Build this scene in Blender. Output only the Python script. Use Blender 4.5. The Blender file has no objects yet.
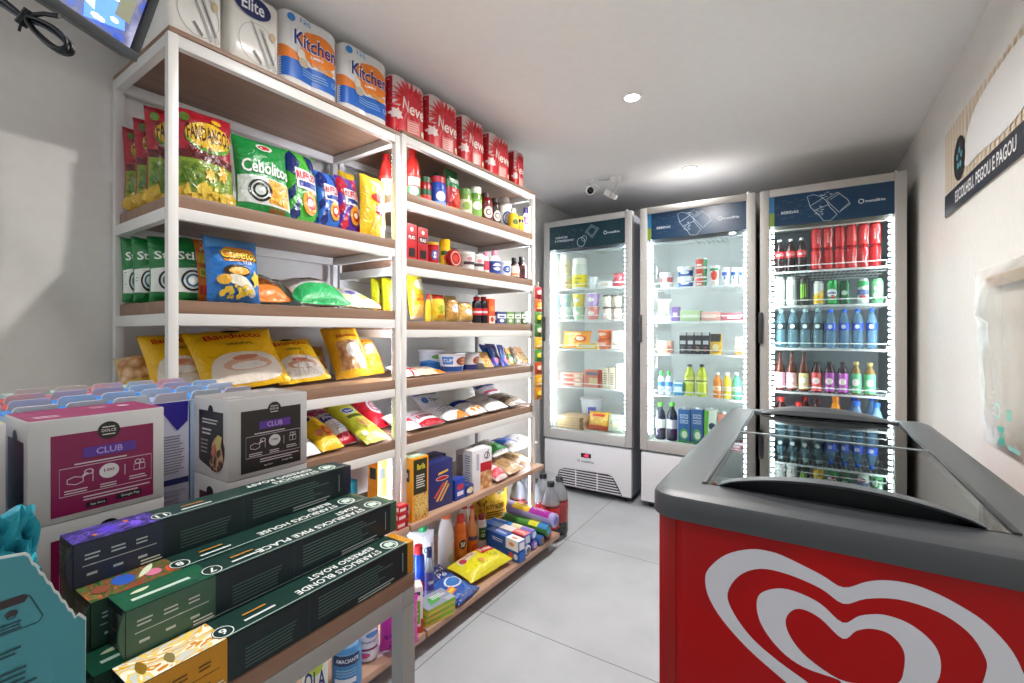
import bpy, bmesh, math, random
from math import sin, cos, pi, radians, atan2
from mathutils import Vector, Matrix, Euler, geometry, noise
random.seed(7)
scene = bpy.context.scene
COL = scene.collection

# ------------------------------------------------------------------ camera, world, lights, exposure
TH = radians(32.45); FPX = 462.2; V0 = 332.5; CH = 1.138
cam_data = bpy.data.cameras.new('camera'); cam_data.sensor_width = 36.0
cam_data.lens = 36.0 * FPX / 1024.0
cam_data.shift_y = -(341.5 - V0) / 1024.0
cam_data.clip_start = 0.01
cam = bpy.data.objects.new('camera', cam_data); COL.objects.link(cam)
cam.location = (0, 0, CH); cam.rotation_euler = (radians(90), 0, TH)
scene.camera = cam

world = bpy.data.worlds.new('world'); scene.world = world; world.use_nodes = True
world.node_tree.nodes['Background'].inputs[0].default_value = (0.80, 0.89, 1.0, 1)
world.node_tree.nodes['Background'].inputs[1].default_value = 1.3

scene.view_settings.view_transform = 'Standard'
scene.view_settings.look = 'None'
scene.view_settings.exposure = 0.62
scene.view_settings.gamma = 1.0
scene.view_settings.use_curve_mapping = False
CEIL = 2.14
XL, XR, YB, YF = -1.70, 0.470, 3.74, -1.6      # left wall, side wall, back wall, rear wall
LAMPS = [(-0.596, 2.957, 4.0), (-0.624, 1.933, 13.0), (-0.62, 0.909, 8.0), (-0.60, -0.11, 2.0)]      # x, y, watts
LED, FRIDGE_LED, FRIDGE_LED3 = 55.0, 24.0, 30.0

# ------------------------------------------------------------------ materials
def lin(c): return c / 12.92 if c <= 0.04045 else ((c + 0.055) / 1.055) ** 2.4
def rgb(h):
    h = h.lstrip('#'); return tuple(lin(int(h[i:i + 2], 16) / 255.0) for i in (0, 2, 4))
_mats = {}
def M(h, rough=0.45, metal=0.0, emit=0.0, coat=0.0, spec=0.5):
    key = (h, rough, metal, emit, coat, spec)
    if key in _mats: return _mats[key]
    m = bpy.data.materials.new('paint_' + h.strip('#')); m.use_nodes = True
    b = m.node_tree.nodes['Principled BSDF']; c = rgb(h) + (1,)
    b.inputs['Base Color'].default_value = c
    b.inputs['Roughness'].default_value = rough; b.inputs['Metallic'].default_value = metal
    b.inputs['Coat Weight'].default_value = coat; b.inputs['Coat Roughness'].default_value = 0.08
    b.inputs['Specular IOR Level'].default_value = spec
    if emit:
        b.inputs['Emission Color'].default_value = c; b.inputs['Emission Strength'].default_value = emit
    _mats[key] = m; return m
def FILM(h='#ffffff', opac=0.12, rough=0.08, ior=1.3):
    """clear plastic or glass: see-through with a shiny surface"""
    key = ('film', h, opac, rough, ior)
    if key in _mats: return _mats[key]
    m = bpy.data.materials.new('clear_' + h.strip('#')); m.use_nodes = True
    nt = m.node_tree; nt.nodes.clear(); N = nt.nodes.new; L = nt.links.new
    out = N('ShaderNodeOutputMaterial'); tr = N('ShaderNodeBsdfTransparent'); pr = N('ShaderNodeBsdfPrincipled')
    gl = N('ShaderNodeBsdfGlossy'); mx = N('ShaderNodeMixShader'); mx2 = N('ShaderNodeMixShader'); fr = N('ShaderNodeFresnel')
    c = rgb(h) + (1,)
    tr.inputs[0].default_value = tuple(0.35 + 0.65 * x for x in c[:3]) + (1,)
    pr.inputs['Base Color'].default_value = c; pr.inputs['Roughness'].default_value = 0.35
    gl.inputs['Roughness'].default_value = rough; gl.inputs['Color'].default_value = (1, 1, 1, 1)
    fr.inputs['IOR'].default_value = ior
    mx.inputs[0].default_value = opac
    L(tr.outputs[0], mx.inputs[1]); L(pr.outputs[0], mx.inputs[2])
    L(fr.outputs[0], mx2.inputs[0]); L(mx.outputs[0], mx2.inputs[1]); L(gl.outputs[0], mx2.inputs[2])
    L(mx2.outputs[0], out.inputs[0]); _mats[key] = m; return m
def noisy(name, c1, c2, scale=4.0, rough=0.5, stretch=(1, 1, 1), bump=0.0, detail=5.0, coat=0.0):
    m = bpy.data.materials.new(name); m.use_nodes = True; nt = m.node_tree; N = nt.nodes.new; L = nt.links.new
    b = nt.nodes['Principled BSDF']; tc = N('ShaderNodeTexCoord'); mp = N('ShaderNodeMapping'); nz = N('ShaderNodeTexNoise'); cr = N('ShaderNodeValToRGB')
    mp.inputs['Scale'].default_value = stretch; nz.inputs['Scale'].default_value = scale; nz.inputs['Detail'].default_value = detail
    cr.color_ramp.elements[0].position = 0.3; cr.color_ramp.elements[1].position = 0.7
    cr.color_ramp.elements[0].color = rgb(c1) + (1,); cr.color_ramp.elements[1].color = rgb(c2) + (1,)
    L(tc.outputs['Object'], mp.inputs[0]); L(mp.outputs[0], nz.inputs[0]); L(nz.outputs[0], cr.inputs[0]); L(cr.outputs[0], b.inputs['Base Color'])
    b.inputs['Roughness'].default_value = rough; b.inputs['Coat Weight'].default_value = coat
    if bump:
        bp = N('ShaderNodeBump'); bp.inputs['Strength'].default_value = bump; bp.inputs['Distance'].default_value = 0.01
        L(nz.outputs[0], bp.inputs['Height']); L(bp.outputs[0], b.inputs['Normal'])
    return m
WOOD = noisy('oak_laminate', '#7d604c', '#957560', 6, 0.45, (6, 0.5, 8))
WOOD_TAN = noisy('tan_laminate', '#a88670', '#bb9983', 6, 0.45, (6, 0.5, 8))
WALL = noisy('wall_paint', '#e2e0da', '#e6e4df', 30, 0.55, bump=0.02)
CEILM = noisy('ceiling_paint', '#f2f1ef', '#f5f4f2', 30, 0.8)
WHITE_METAL = M('#dcdad6', 0.35)
def tile_material():
    m = bpy.data.materials.new('porcelain_tile'); m.use_nodes = True; nt = m.node_tree; N = nt.nodes.new; L = nt.links.new
    b = nt.nodes['Principled BSDF']; tc = N('ShaderNodeTexCoord'); sx = N('ShaderNodeSeparateXYZ'); L(tc.outputs['Object'], sx.inputs[0])
    def joint(sock, off, size):
        a = N('ShaderNodeMath'); a.operation = 'SUBTRACT'; a.inputs[1].default_value = off; L(sock, a.inputs[0])
        p = N('ShaderNodeMath'); p.operation = 'PINGPONG'; p.inputs[1].default_value = size / 2; L(a.outputs[0], p.inputs[0])
        l = N('ShaderNodeMath'); l.operation = 'LESS_THAN'; l.inputs[1].default_value = 0.0022; L(p.outputs[0], l.inputs[0]); return l.outputs[0]
    mx = N('ShaderNodeMath'); mx.operation = 'MAXIMUM'
    L(joint(sx.outputs[0], -1.11, 0.778), mx.inputs[0]); L(joint(sx.outputs[1], 1.523, 0.778), mx.inputs[1])
    nz = N('ShaderNodeTexNoise'); nz.inputs['Scale'].default_value = 3.5; nz.inputs['Detail'].default_value = 8; L(tc.outputs['Object'], nz.inputs[0])
    cr = N('ShaderNodeValToRGB'); cr.color_ramp.elements[0].position = 0.35; cr.color_ramp.elements[1].position = 0.68
    cr.color_ramp.elements[0].color = rgb('#a9adb1') + (1,); cr.color_ramp.elements[1].color = rgb('#b7bbbf') + (1,); L(nz.outputs[0], cr.inputs[0])
    mc = N('ShaderNodeMix'); mc.data_type = 'RGBA'; L(mx.outputs[0], mc.inputs[0]); L(cr.outputs[0], mc.inputs[6]); mc.inputs[7].default_value = rgb('#77777a') + (1,)
    L(mc.outputs[2], b.inputs['Base Color']); b.inputs['Roughness'].default_value = 0.42
    return m
TILE = tile_material()
def glass_material(name, tint=(0.93, 0.97, 0.96), ior=1.5):
    m = bpy.data.materials.new(name); m.use_nodes = True; nt = m.node_tree; nt.nodes.clear(); N = nt.nodes.new; L = nt.links.new
    out = N('ShaderNodeOutputMaterial'); tr = N('ShaderNodeBsdfTransparent'); gl = N('ShaderNodeBsdfGlossy'); fr = N('ShaderNodeFresnel'); mx = N('ShaderNodeMixShader')
    tr.inputs[0].default_value = tint + (1,); gl.inputs['Roughness'].default_value = 0.0; fr.inputs['IOR'].default_value = ior
    L(fr.outputs[0], mx.inputs[0]); L(tr.outputs[0], mx.inputs[1]); L(gl.outputs[0], mx.inputs[2]); L(mx.outputs[0], out.inputs[0]); return m
GLASS = glass_material('door_glass'); LIDGLASS = glass_material('lid_glass', (0.86, 0.89, 0.88), 2.3)
def chips_material(name, c1, c2, c3, scale=40):
    m = bpy.data.materials.new(name); m.use_nodes = True; nt = m.node_tree; N = nt.nodes.new; L = nt.links.new
    b = nt.nodes['Principled BSDF']; tc = N('ShaderNodeTexCoord'); vo = N('ShaderNodeTexVoronoi'); vo.inputs['Scale'].default_value = scale
    cr = N('ShaderNodeValToRGB'); e = cr.color_ramp.elements; e[0].color = rgb(c1) + (1,); e[1].color = rgb(c3) + (1,); e[1].position = 0.85
    k = e.new(0.45); k.color = rgb(c2) + (1,)
    L(tc.outputs['Object'], vo.inputs[0]); L(vo.outputs['Distance'], cr.inputs[0]); L(cr.outputs[0], b.inputs['Base Color']); b.inputs['Roughness'].default_value = 0.35
    _mats[('x', name)] = m; return m
# pictures printed on the packs: names used as colours in the designs
SPECIAL = {
    'CHIP': chips_material('print_of_chips', '#f6d05a', '#e8a72c', '#b97a1a', 90),
    'BREAD': chips_material('print_of_bread', '#f3dcc0', '#d9a46a', '#a5683a', 40),
    'PASTA': chips_material('print_of_pasta', '#f2d489', '#d9a850', '#9a5d25', 160),
    'BERRY': chips_material('print_of_fruit', '#f1c0c0', '#c52a3a', '#5e1020', 120),
    'COFFEE': chips_material('print_of_coffee', '#2a1a16', '#5a3527', '#c9a27a', 130),
    'LEAF': chips_material('print_of_leaves', '#6d8f3a', '#33652f', '#a83a2a', 60),
    'BLUEMIX': chips_material('print_in_blue', '#e8f2fb', '#3a78c8', '#123a86', 70),
    'GREENMIX': chips_material('print_in_green', '#e6f2d8', '#67a83a', '#2d6a2a', 90),
    'PINKMIX': chips_material('print_in_pink', '#fbe6ee', '#e46a9a', '#b01a5e', 80),
    'REDMIX': chips_material('print_in_red', '#f6e6d8', '#d8402a', '#8c1016', 90),
    'ORANGEMIX': chips_material('print_in_orange', '#fbe3b0', '#f09a2c', '#b04a10', 90),
    'MARBLE': None,
    'NEBULA': chips_material('print_violet_cloud', '#4f3da8', '#2c2f5c', '#7a5ad6', 22),
    'NOODLE': chips_material('print_of_noodles', '#f3e3b0', '#e2bd62', '#b98a3c', 200),
    'SCREEN': None,
}
def marble(name, cols, scale):
    m = bpy.data.materials.new(name); m.use_nodes = True; nt = m.node_tree; N = nt.nodes.new; L = nt.links.new
    b = nt.nodes['Principled BSDF']; tc = N('ShaderNodeTexCoord'); nz = N('ShaderNodeTexNoise'); nz.inputs['Scale'].default_value = scale; nz.inputs['Detail'].default_value = 2; nz.inputs['Distortion'].default_value = 2.2
    cr = N('ShaderNodeValToRGB'); e = cr.color_ramp.elements; e[0].position = .30; e[0].color = rgb(cols[0]) + (1,); e[1].position = .70; e[1].color = rgb(cols[-1]) + (1,)
    for i, c in enumerate(cols[1:-1]): k = e.new(.30 + .40 * (i + 1) / (len(cols) - 1)); k.color = rgb(c) + (1,)
    cr.color_ramp.interpolation = 'CONSTANT'
    L(tc.outputs['Object'], nz.inputs[0]); L(nz.outputs[0], cr.inputs[0]); L(cr.outputs[0], b.inputs['Base Color']); b.inputs['Roughness'].default_value = .35; return m
SPECIAL['MARBLE'] = marble('print_marbled_yellow', ['#e0a01a', '#f2efdc', '#f0b428', '#cfd2cc', '#f4d060', '#f2efdc', '#d88a10', '#f3e6b0', '#e8a41c'], 16)
SPECIAL['NEBULA'] = marble('print_violet_cloud', ['#20244a', '#3a3478', '#2a2c58', '#5a48b0', '#34306c', '#7a62d0', '#2a2a54'], 30)
SPECIAL['LEAF'] = marble('print_of_leaves', ['#2a4a26', '#4d6a30', '#8a4a34', '#3a5a2c', '#b8603a', '#4d6a30', '#6f8a4a'], 34)
def mat(c):
    if not isinstance(c, str): return c
    if c in SPECIAL: return SPECIAL[c]
    return M(c, 0.38)

def FOIL(h, rough=0.24):
    """printed plastic film with fine creases"""
    key = ('foil', h, rough)
    if key in _mats: return _mats[key]
    m = (SPECIAL[h] if h in SPECIAL else M(h, rough)).copy(); m.name = 'film_' + h.strip('#'); nt = m.node_tree; N = nt.nodes.new; L = nt.links.new
    b = nt.nodes['Principled BSDF']; b.inputs['Roughness'].default_value = rough; b.inputs['Specular IOR Level'].default_value = .65
    tc = N('ShaderNodeTexCoord'); nz = N('ShaderNodeTexNoise'); nz.inputs['Scale'].default_value = 26; nz.inputs['Detail'].default_value = 3; nz.inputs['Distortion'].default_value = 1.6
    bp = N('ShaderNodeBump'); bp.inputs['Strength'].default_value = .55; bp.inputs['Distance'].default_value = .012
    L(tc.outputs['Object'], nz.inputs[0]); L(nz.outputs[0], bp.inputs['Height']); L(bp.outputs[0], b.inputs['Normal']); _mats[key] = m; return m
# ------------------------------------------------------------------ mesh building
class MB:
    """collects faces; build() links them as ONE mesh object"""
    def __init__(s): s.v = []; s.f = []; s.mi = []; s.mats = []; s.sm = []
    def slot(s, m):
        m = mat(m)
        if m not in s.mats: s.mats.append(m)
        return s.mats.index(m)
    def add(s, verts, faces, m, smooth=False):
        b = len(s.v); i = s.slot(m); s.v.extend(tuple(v) for v in verts)
        for f in faces: s.f.append([b + k for k in f]); s.mi.append(i); s.sm.append(smooth)
    def box(s, lo, hi, m, bev=0.0, T=None):
        x0, y0, z0 = lo; x1, y1, z1 = hi
        if bev <= 0:
            v = [(x0, y0, z0), (x1, y0, z0), (x1, y1, z0), (x0, y1, z0), (x0, y0, z1), (x1, y0, z1), (x1, y1, z1), (x0, y1, z1)]
            f = [(0, 3, 2, 1), (4, 5, 6, 7), (0, 1, 5, 4), (1, 2, 6, 5), (2, 3, 7, 6), (3, 0, 4, 7)]; sm = False
        else:
            bm = bmesh.new(); bmesh.ops.create_cube(bm, size=1.0)
            for q in bm.verts: q.co = Vector(((x0 + x1) / 2 + q.co.x * (x1 - x0), (y0 + y1) / 2 + q.co.y * (y1 - y0), (z0 + z1) / 2 + q.co.z * (z1 - z0)))
            bmesh.ops.bevel(bm, geom=list(bm.edges), offset=min(bev, (x1 - x0) / 2.1, (y1 - y0) / 2.1, (z1 - z0) / 2.1), segments=2, affect='EDGES', profile=0.6)
            bm.verts.index_update(); v = [q.co.copy() for q in bm.verts]; f = [[q.index for q in fc.verts] for fc in bm.faces]; bm.free(); sm = True
        if T: v = [T @ Vector(p) for p in v]
        s.add(v, f, m, sm)
    def lathe(s, prof, m, n=20, c=(0, 0, 0), cap0=True, cap1=True, T=None, smooth=True):
        """prof: [(radius, z)]"""
        v = []; f = []
        for r, z in prof:
            for k in range(n):
                a = 2 * pi * k / n; v.append((c[0] + r * cos(a), c[1] + r * sin(a), c[2] + z))
        for j in range(len(prof) - 1):
            for k in range(n):
                f.append((j * n + k, j * n + (k + 1) % n, (j + 1) * n + (k + 1) % n, (j + 1) * n + k))
        if cap0: f.append(tuple(range(n - 1, -1, -1)))
        if cap1: f.append(tuple((len(prof) - 1) * n + k for k in range(n)))
        if T: v = [T @ Vector(p) for p in v]
        s.add(v, f, m, smooth)
    def tube(s, pts, r, m, n=8, closed=False):
        pts = [Vector(p) for p in pts]; v = []; f = []; N = len(pts); up = None
        for i, p in enumerate(pts):
            d = (pts[min(i + 1, N - 1)] - pts[max(i - 1, 0)]) if not closed else (pts[(i + 1) % N] - pts[i - 1])
            d.normalize()
            if up is None: up = Vector((0, 0, 1)) if abs(d.z) < 0.9 else Vector((1, 0, 0))
            a = d.cross(up)
            if a.length < 1e-5: a = d.cross(Vector((1, 0, 0.3)))
            a.normalize(); b = a.cross(d); up = b
            rr = r[i] if isinstance(r, (list, tuple)) else r
            for k in range(n):
                t = 2 * pi * k / n; v.append(p + a * (rr * cos(t)) + b * (rr * sin(t)))
        for i in range(N if closed else N - 1):
            j = (i + 1) % N
            for k in range(n): f.append((i * n + k, i * n + (k + 1) % n, j * n + (k + 1) % n, j * n + k))
        if not closed: f.append(tuple(range(n - 1, -1, -1))); f.append(tuple((N - 1) * n + k for k in range(n)))
        s.add(v, f, m, True)
    def prism(s, poly, h0, h1, m, axis='x', smooth=False):
        """extrude a 2D outline along an axis: x -> (h, a, b); y -> (a, h, b); z -> (a, b, h)"""
        def P(a, b, h): return {'x': (h, a, b), 'y': (a, h, b), 'z': (a, b, h)}[axis]
        n = len(poly); v = [P(a, b, h0) for a, b in poly] + [P(a, b, h1) for a, b in poly]
        tris = geometry.tessellate_polygon([[Vector((a, b, 0)) for a, b in poly]])
        f = [tuple(reversed(t)) for t in tris] + [tuple(n + k for k in t) for t in tris] + [(k, (k + 1) % n, n + (k + 1) % n, n + k) for k in range(n)]
        s.add(v, f, m, smooth)
    def build(s, name, parent=None, loc=None, rot=None, angle=40):
        me = bpy.data.meshes.new(name); me.from_pydata(s.v, [], s.f)
        for m in s.mats: me.materials.append(m)
        me.polygons.foreach_set('material_index', s.mi); me.polygons.foreach_set('use_smooth', s.sm)
        bm = bmesh.new(); bm.from_mesh(me); bmesh.ops.recalc_face_normals(bm, faces=bm.faces); bm.to_mesh(me); bm.free()
        me.update()
        if any(s.sm): me.set_sharp_from_angle(angle=radians(angle))
        o = bpy.data.objects.new(name, me); COL.objects.link(o)
        if parent: o.parent = parent
        if loc is not None: o.location = loc
        if rot is not None: o.rotation_euler = rot
        return o

def tag(o, label=None, cat=None, group=None, kind=None):
    if label: o['label'] = label
    if cat: o['category'] = cat
    if group: o['group'] = group
    if kind: o['kind'] = kind
    return o
def empty(name, loc=(0, 0, 0), rot=(0, 0, 0)):
    o = bpy.data.objects.new(name, None); COL.objects.link(o); o.location = loc; o.rotation_euler = rot; o.empty_display_size = 0.05
    return o
KIDS = {}
def copy_tree(o, parent=None):
    c = o.copy(); COL.objects.link(c)
    if parent: c.parent = parent
    for ch in [x for x in o.children]: copy_tree(ch, c)
    return c

# ------------------------------------------------------------------ printing on surfaces
_txt = {}
def text_mesh(s):
    if s in _txt: return _txt[s]
    cu = bpy.data.curves.new('lettering', 'FONT'); cu.body = s; cu.size = 1.0; cu.offset = 0.018; cu.resolution_u = 2
    ob = bpy.data.objects.new('lettering', cu); COL.objects.link(ob)
    me = bpy.data.meshes.new_from_object(ob.evaluated_get(bpy.context.evaluated_depsgraph_get()))
    me.calc_loop_triangles()
    v = [(q.co.x, q.co.y) for q in me.vertices]; t = [tuple(k.vertices) for k in me.loop_triangles]
    bpy.data.objects.remove(ob); bpy.data.curves.remove(cu); bpy.data.meshes.remove(me)
    xs = [p[0] for p in v]; ys = [p[1] for p in v]
    x0, x1, y0, y1 = min(xs), max(xs), min(ys), max(ys)
    v = [((x - x0) / (x1 - x0) - 0.5, (y - y0) / (y1 - y0) - 0.5) for x, y in v]
    _txt[s] = (v, t, (x1 - x0) / (y1 - y0)); return _txt[s]
def shape2d(sh):
    """-> vertices, triangles, colour in unit face coordinates (x -0.5..0.5, y 0..1)"""
    k = sh[0]
    if k == 'R':
        _, x0, y0, x1, y1, c = sh; return [(x0, y0), (x1, y0), (x1, y1), (x0, y1)], [(0, 1, 2), (0, 2, 3)], c
    if k == 'E':
        _, cx, cy, rx, ry, c = sh; n = 20
        return [(cx, cy)] + [(cx + rx * cos(2 * pi * i / n), cy + ry * sin(2 * pi * i / n)) for i in range(n)], [(0, 1 + i, 1 + (i + 1) % n) for i in range(n)], c
    if k == 'O':    # ring
        _, cx, cy, rx, ry, w, c = sh; n = 24; v = []
        for i in range(n):
            a = 2 * pi * i / n; v += [(cx + rx * cos(a), cy + ry * sin(a)), (cx + rx * (1 - w) * cos(a), cy + ry * (1 - w) * sin(a))]
        t = []
        for i in range(n):
            a, b, c2, d = 2 * i, 2 * i + 1, 2 * ((i + 1) % n), 2 * ((i + 1) % n) + 1; t += [(a, c2, b), (b, c2, d)]
        return v, t, c
    if k == 'P':
        _, pts, c = sh; return list(pts), geometry.tessellate_polygon([[Vector((a, b, 0)) for a, b in pts]]), c
    if k == 'B':    # spiky flower or irregular blob
        _, cx, cy, rx, ry, n, c = sh; rnd = random.Random(n * 31 + int(cx * 100)); v = [(cx, cy)]
        for i in range(2 * n):
            q = (1.0 if i % 2 else 0.62) * (0.85 + 0.3 * rnd.random()); a = pi * i / n; v.append((cx + rx * q * cos(a), cy + ry * q * sin(a)))
        return v, [(0, 1 + i, 1 + (i + 1) % (2 * n)) for i in range(2 * n)], c
    if k == 'T':
        _, s, cx, cy, w, h, c = sh[:7]; rot = sh[7] if len(sh) > 7 else 0.0
        v, t, ar = text_mesh(s); ca, sa = cos(rot), sin(rot)
        return [(cx + w * x * ca - h * y * sa, cy + w * x * sa + h * y * ca) for x, y in v], t, c
    if k == 'L':    # lines of small print
        _, x0, y0, x1, y1, n, c = sh; v = []; t = []; rnd = random.Random(int(1000 * abs(x0 + y1)) + n); dy = (y1 - y0) / n
        for i in range(n):
            e = x1 - (x1 - x0) * (0.25 * rnd.random()); y = y0 + i * dy; b = len(v)
            v += [(x0, y), (e, y), (e, y + dy * 0.42), (x0, y + dy * 0.42)]; t += [(b, b + 1, b + 2), (b, b + 2, b + 3)]
        return v, t, c
    if k == 'S':    # scattered spots
        _, cx, cy, rx, ry, n, r, c = sh; v = []; t = []; rnd = random.Random(n + int(cx * 977))
        for i in range(n):
            a, q = rnd.random() * 2 * pi, rnd.random() ** 0.5; px, py = cx + rx * q * cos(a), cy + ry * q * sin(a); b = len(v); rr = r * (0.6 + 0.7 * rnd.random())
            v += [(px + rr * cos(j * pi / 3 + a), py + rr * 0.8 * sin(j * pi / 3 + a)) for j in range(6)]; t += [(b, b + j, b + j + 1) for j in range(1, 5)]
        return v, t, c
    raise ValueError(k)
def split_tris(v, t, L):
    v = list(v); out = []; st = list(t); mid = {}
    while st:
        a, b, c = st.pop(); e = []
        for p, q in ((a, b), (b, c), (c, a)): e.append(((v[p][0] - v[q][0]) ** 2 + (v[p][1] - v[q][1]) ** 2) ** 0.5)
        m = max(e)
        if m <= L or len(out) > 6000: out.append((a, b, c)); continue
        i = e.index(m); p, q, r = ((a, b, c), (b, c, a), (c, a, b))[i]; key = (min(p, q), max(p, q))
        if key not in mid: v.append(((v[p][0] + v[q][0]) / 2, (v[p][1] + v[q][1]) / 2)); mid[key] = len(v) - 1
        st += [(p, mid[key], r), (mid[key], q, r)]
    return v, out
def decals(mb, Mp, w, h, shapes, maxlen=None, off=0.0004, step=0.0001, conv=None):
    o = off
    for sh in shapes:
        v, t, c = shape2d(sh); v = [(x * w, y * h) for x, y in v]
        if maxlen: v, t = split_tris(v, t, maxlen)
        mb.add([Mp(x, y, o) for x, y in v], t, conv(c) if conv and isinstance(c, str) else c, bool(maxlen)); o += step
def front_map(d): return lambda x, y, o: (d / 2 + o, x, y)
def back_side_map(d, w): return None
def side_map_near(w, d): return lambda x, y, o: (x, -w / 2 - o, y)       # the -Y end, seen with +X to the right
def side_map_far(w, d): return lambda x, y, o: (-x, w / 2 + o, y)
def top_map(h): return lambda x, y, o: (-y, x, h + o)

# ------------------------------------------------------------------ where things stand
PHI = radians(-2.05); XS = -1.30
def ku(u):
    a = (u - 512) / FPX; return (-sin(TH) + cos(TH) * a) / (cos(TH) + sin(TH) * a)
def shelf_pt(lx, s, z=0.0):
    return Vector((XS + lx * cos(PHI) - s * sin(PHI), lx * sin(PHI) + s * cos(PHI), z))
def sp(u, lx):
    k = ku(u); return (XS + lx * cos(PHI) - k * lx * sin(PHI)) / (k * cos(PHI) + sin(PHI))
def depth(p): return -p.x * sin(TH) + p.y * cos(TH)
def zp(v, p): return CH + (V0 - v) / FPX * depth(p)
class Slot: pass
def SH(u0, u1, vt, lx, zb):
    """a place on the snack shelves: front at depth lx, between two columns, up to a row"""
    r = Slot(); s0, s1 = sp(u0, lx), sp(u1, lx); r.w = s1 - s0; r.s = (s0 + s1) / 2; r.lx = lx
    p = shelf_pt(lx, r.s); r.h = zp(vt, p) - zb; r.zb = zb; r.rz = PHI; r.front = p; return r
def FR(u0, u1, vt, y, zb):
    """a place in a fridge: front at y"""
    r = Slot(); x0, x1 = ku(u0) * y, ku(u1) * y; r.w = x1 - x0; p = Vector(((x0 + x1) / 2, y, 0)); r.h = zp(vt, p) - zb; r.zb = zb; r.rz = -pi / 2; r.front = p; return r
def seat(r, d, dz=0.0, turn=0.0):
    """location of a thing of depth d whose front middle is at the slot"""
    a = r.rz; return Vector((r.front.x - d / 2 * cos(a), r.front.y - d / 2 * sin(a), r.zb + dz + 0.0008))
_old_shape2d = shape2d
def shape2d(sh):
    if sh[0] == 'PL':      # line drawing: points, width, colour, closed, aspect (face width / face height)
        _, pts, wd, c, closed, ar = sh; P = [Vector((x * ar, y)) for x, y in pts]; n = len(P); v = []; t = []
        for i in range(n):
            a = P[i - 1] if (i or closed) else P[i]; b = P[(i + 1) % n] if (i < n - 1 or closed) else P[i]
            d = (b - a).normalized(); q = Vector((-d.y, d.x)) * wd / 2; v += [((P[i] + q).x / ar, (P[i] + q).y), ((P[i] - q).x / ar, (P[i] - q).y)]
        for i in range(n if closed else n - 1):
            j = (i + 1) % n; t += [(2 * i, 2 * i + 1, 2 * j), (2 * i + 1, 2 * j + 1, 2 * j)]
        return v, t, c
    return _old_shape2d(sh)
def loop2d(*anchors, n=6):
    """smooth closed outline through points (Catmull-Rom)"""
    P = [Vector(a) for a in anchors]; N = len(P); out = []
    for i in range(N):
        p0, p1, p2, p3 = P[i - 1], P[i], P[(i + 1) % N], P[(i + 2) % N]
        for k in range(n):
            t = k / n; q = 0.5 * ((2 * p1) + (p2 - p0) * t + (2 * p0 - 5 * p1 + 4 * p2 - p3) * t * t + (3 * p1 - p0 - 3 * p2 + p3) * t ** 3); out.append((q.x, q.y))
    return out

# ------------------------------------------------------------------ the room
def slab(name, lo, hi, m):
    b = MB(); b.box(lo, hi, m); o = b.build(name); tag(o, kind='structure'); return o
slab('floor', (XL - .1, YF, -.1), (XR + .1, YB + .1, 0), TILE)
slab('ceiling', (XL - .1, YF, CEIL), (XR + .1, YB + .1, CEIL + .1), CEILM)
slab('wall_left', (XL - .1, -.45, 0), (XL, YB, CEIL), WALL)     # open towards the street beyond its near end
slab('wall_front', (XL - .1, YF - .1, 0), (XR + .1, YF, CEIL), WALL)
slab('wall_right', (XR, YF, 0), (XR + .1, YB, CEIL), WALL)
slab('wall_back', (XL - .1, YB, 0), (XR + .1, YB + .1, CEIL), WALL)

# ------------------------------------------------------------------ ceiling downlights
def downlight(x, y, watts, label):
    t = empty('recessed_downlight', (x, y, CEIL)); tag(t, label, 'ceiling light', 'recessed ceiling lights')
    b = MB(); b.lathe([(.030, -.001), (.030, -.005), (.041, -.006), (.046, -.003), (.046, 0.0)], '#f4f4f2', 28, cap0=False, cap1=False); b.build('trim_ring', t)
    b = MB(); b.lathe([(.030, -.0015), (.030, -.0005)], M('#fffaf2', 0.5, emit=35.0), 24); b.build('lens', t)
    l = bpy.data.lights.new('downlight_beam', 'AREA'); l.shape = 'DISK'; l.size = .06; l.energy = watts; l.color = (1.0, .97, .94); l.spread = radians(165)
    lo = bpy.data.objects.new('beam', l); COL.objects.link(lo); lo.parent = t; lo.location = (0, 0, -.010)
    return t
downlight(*LAMPS[0], 'recessed downlight in the ceiling just above the middle glass fridge')
downlight(*LAMPS[1], 'recessed downlight shining brightly in the middle of the ceiling')
for L in LAMPS[2:]:  # unseen lamps, added along the row to brighten the shelf fronts
    downlight(*L, 'added unseen downlight in the ceiling over the near end of the aisle')

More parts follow.
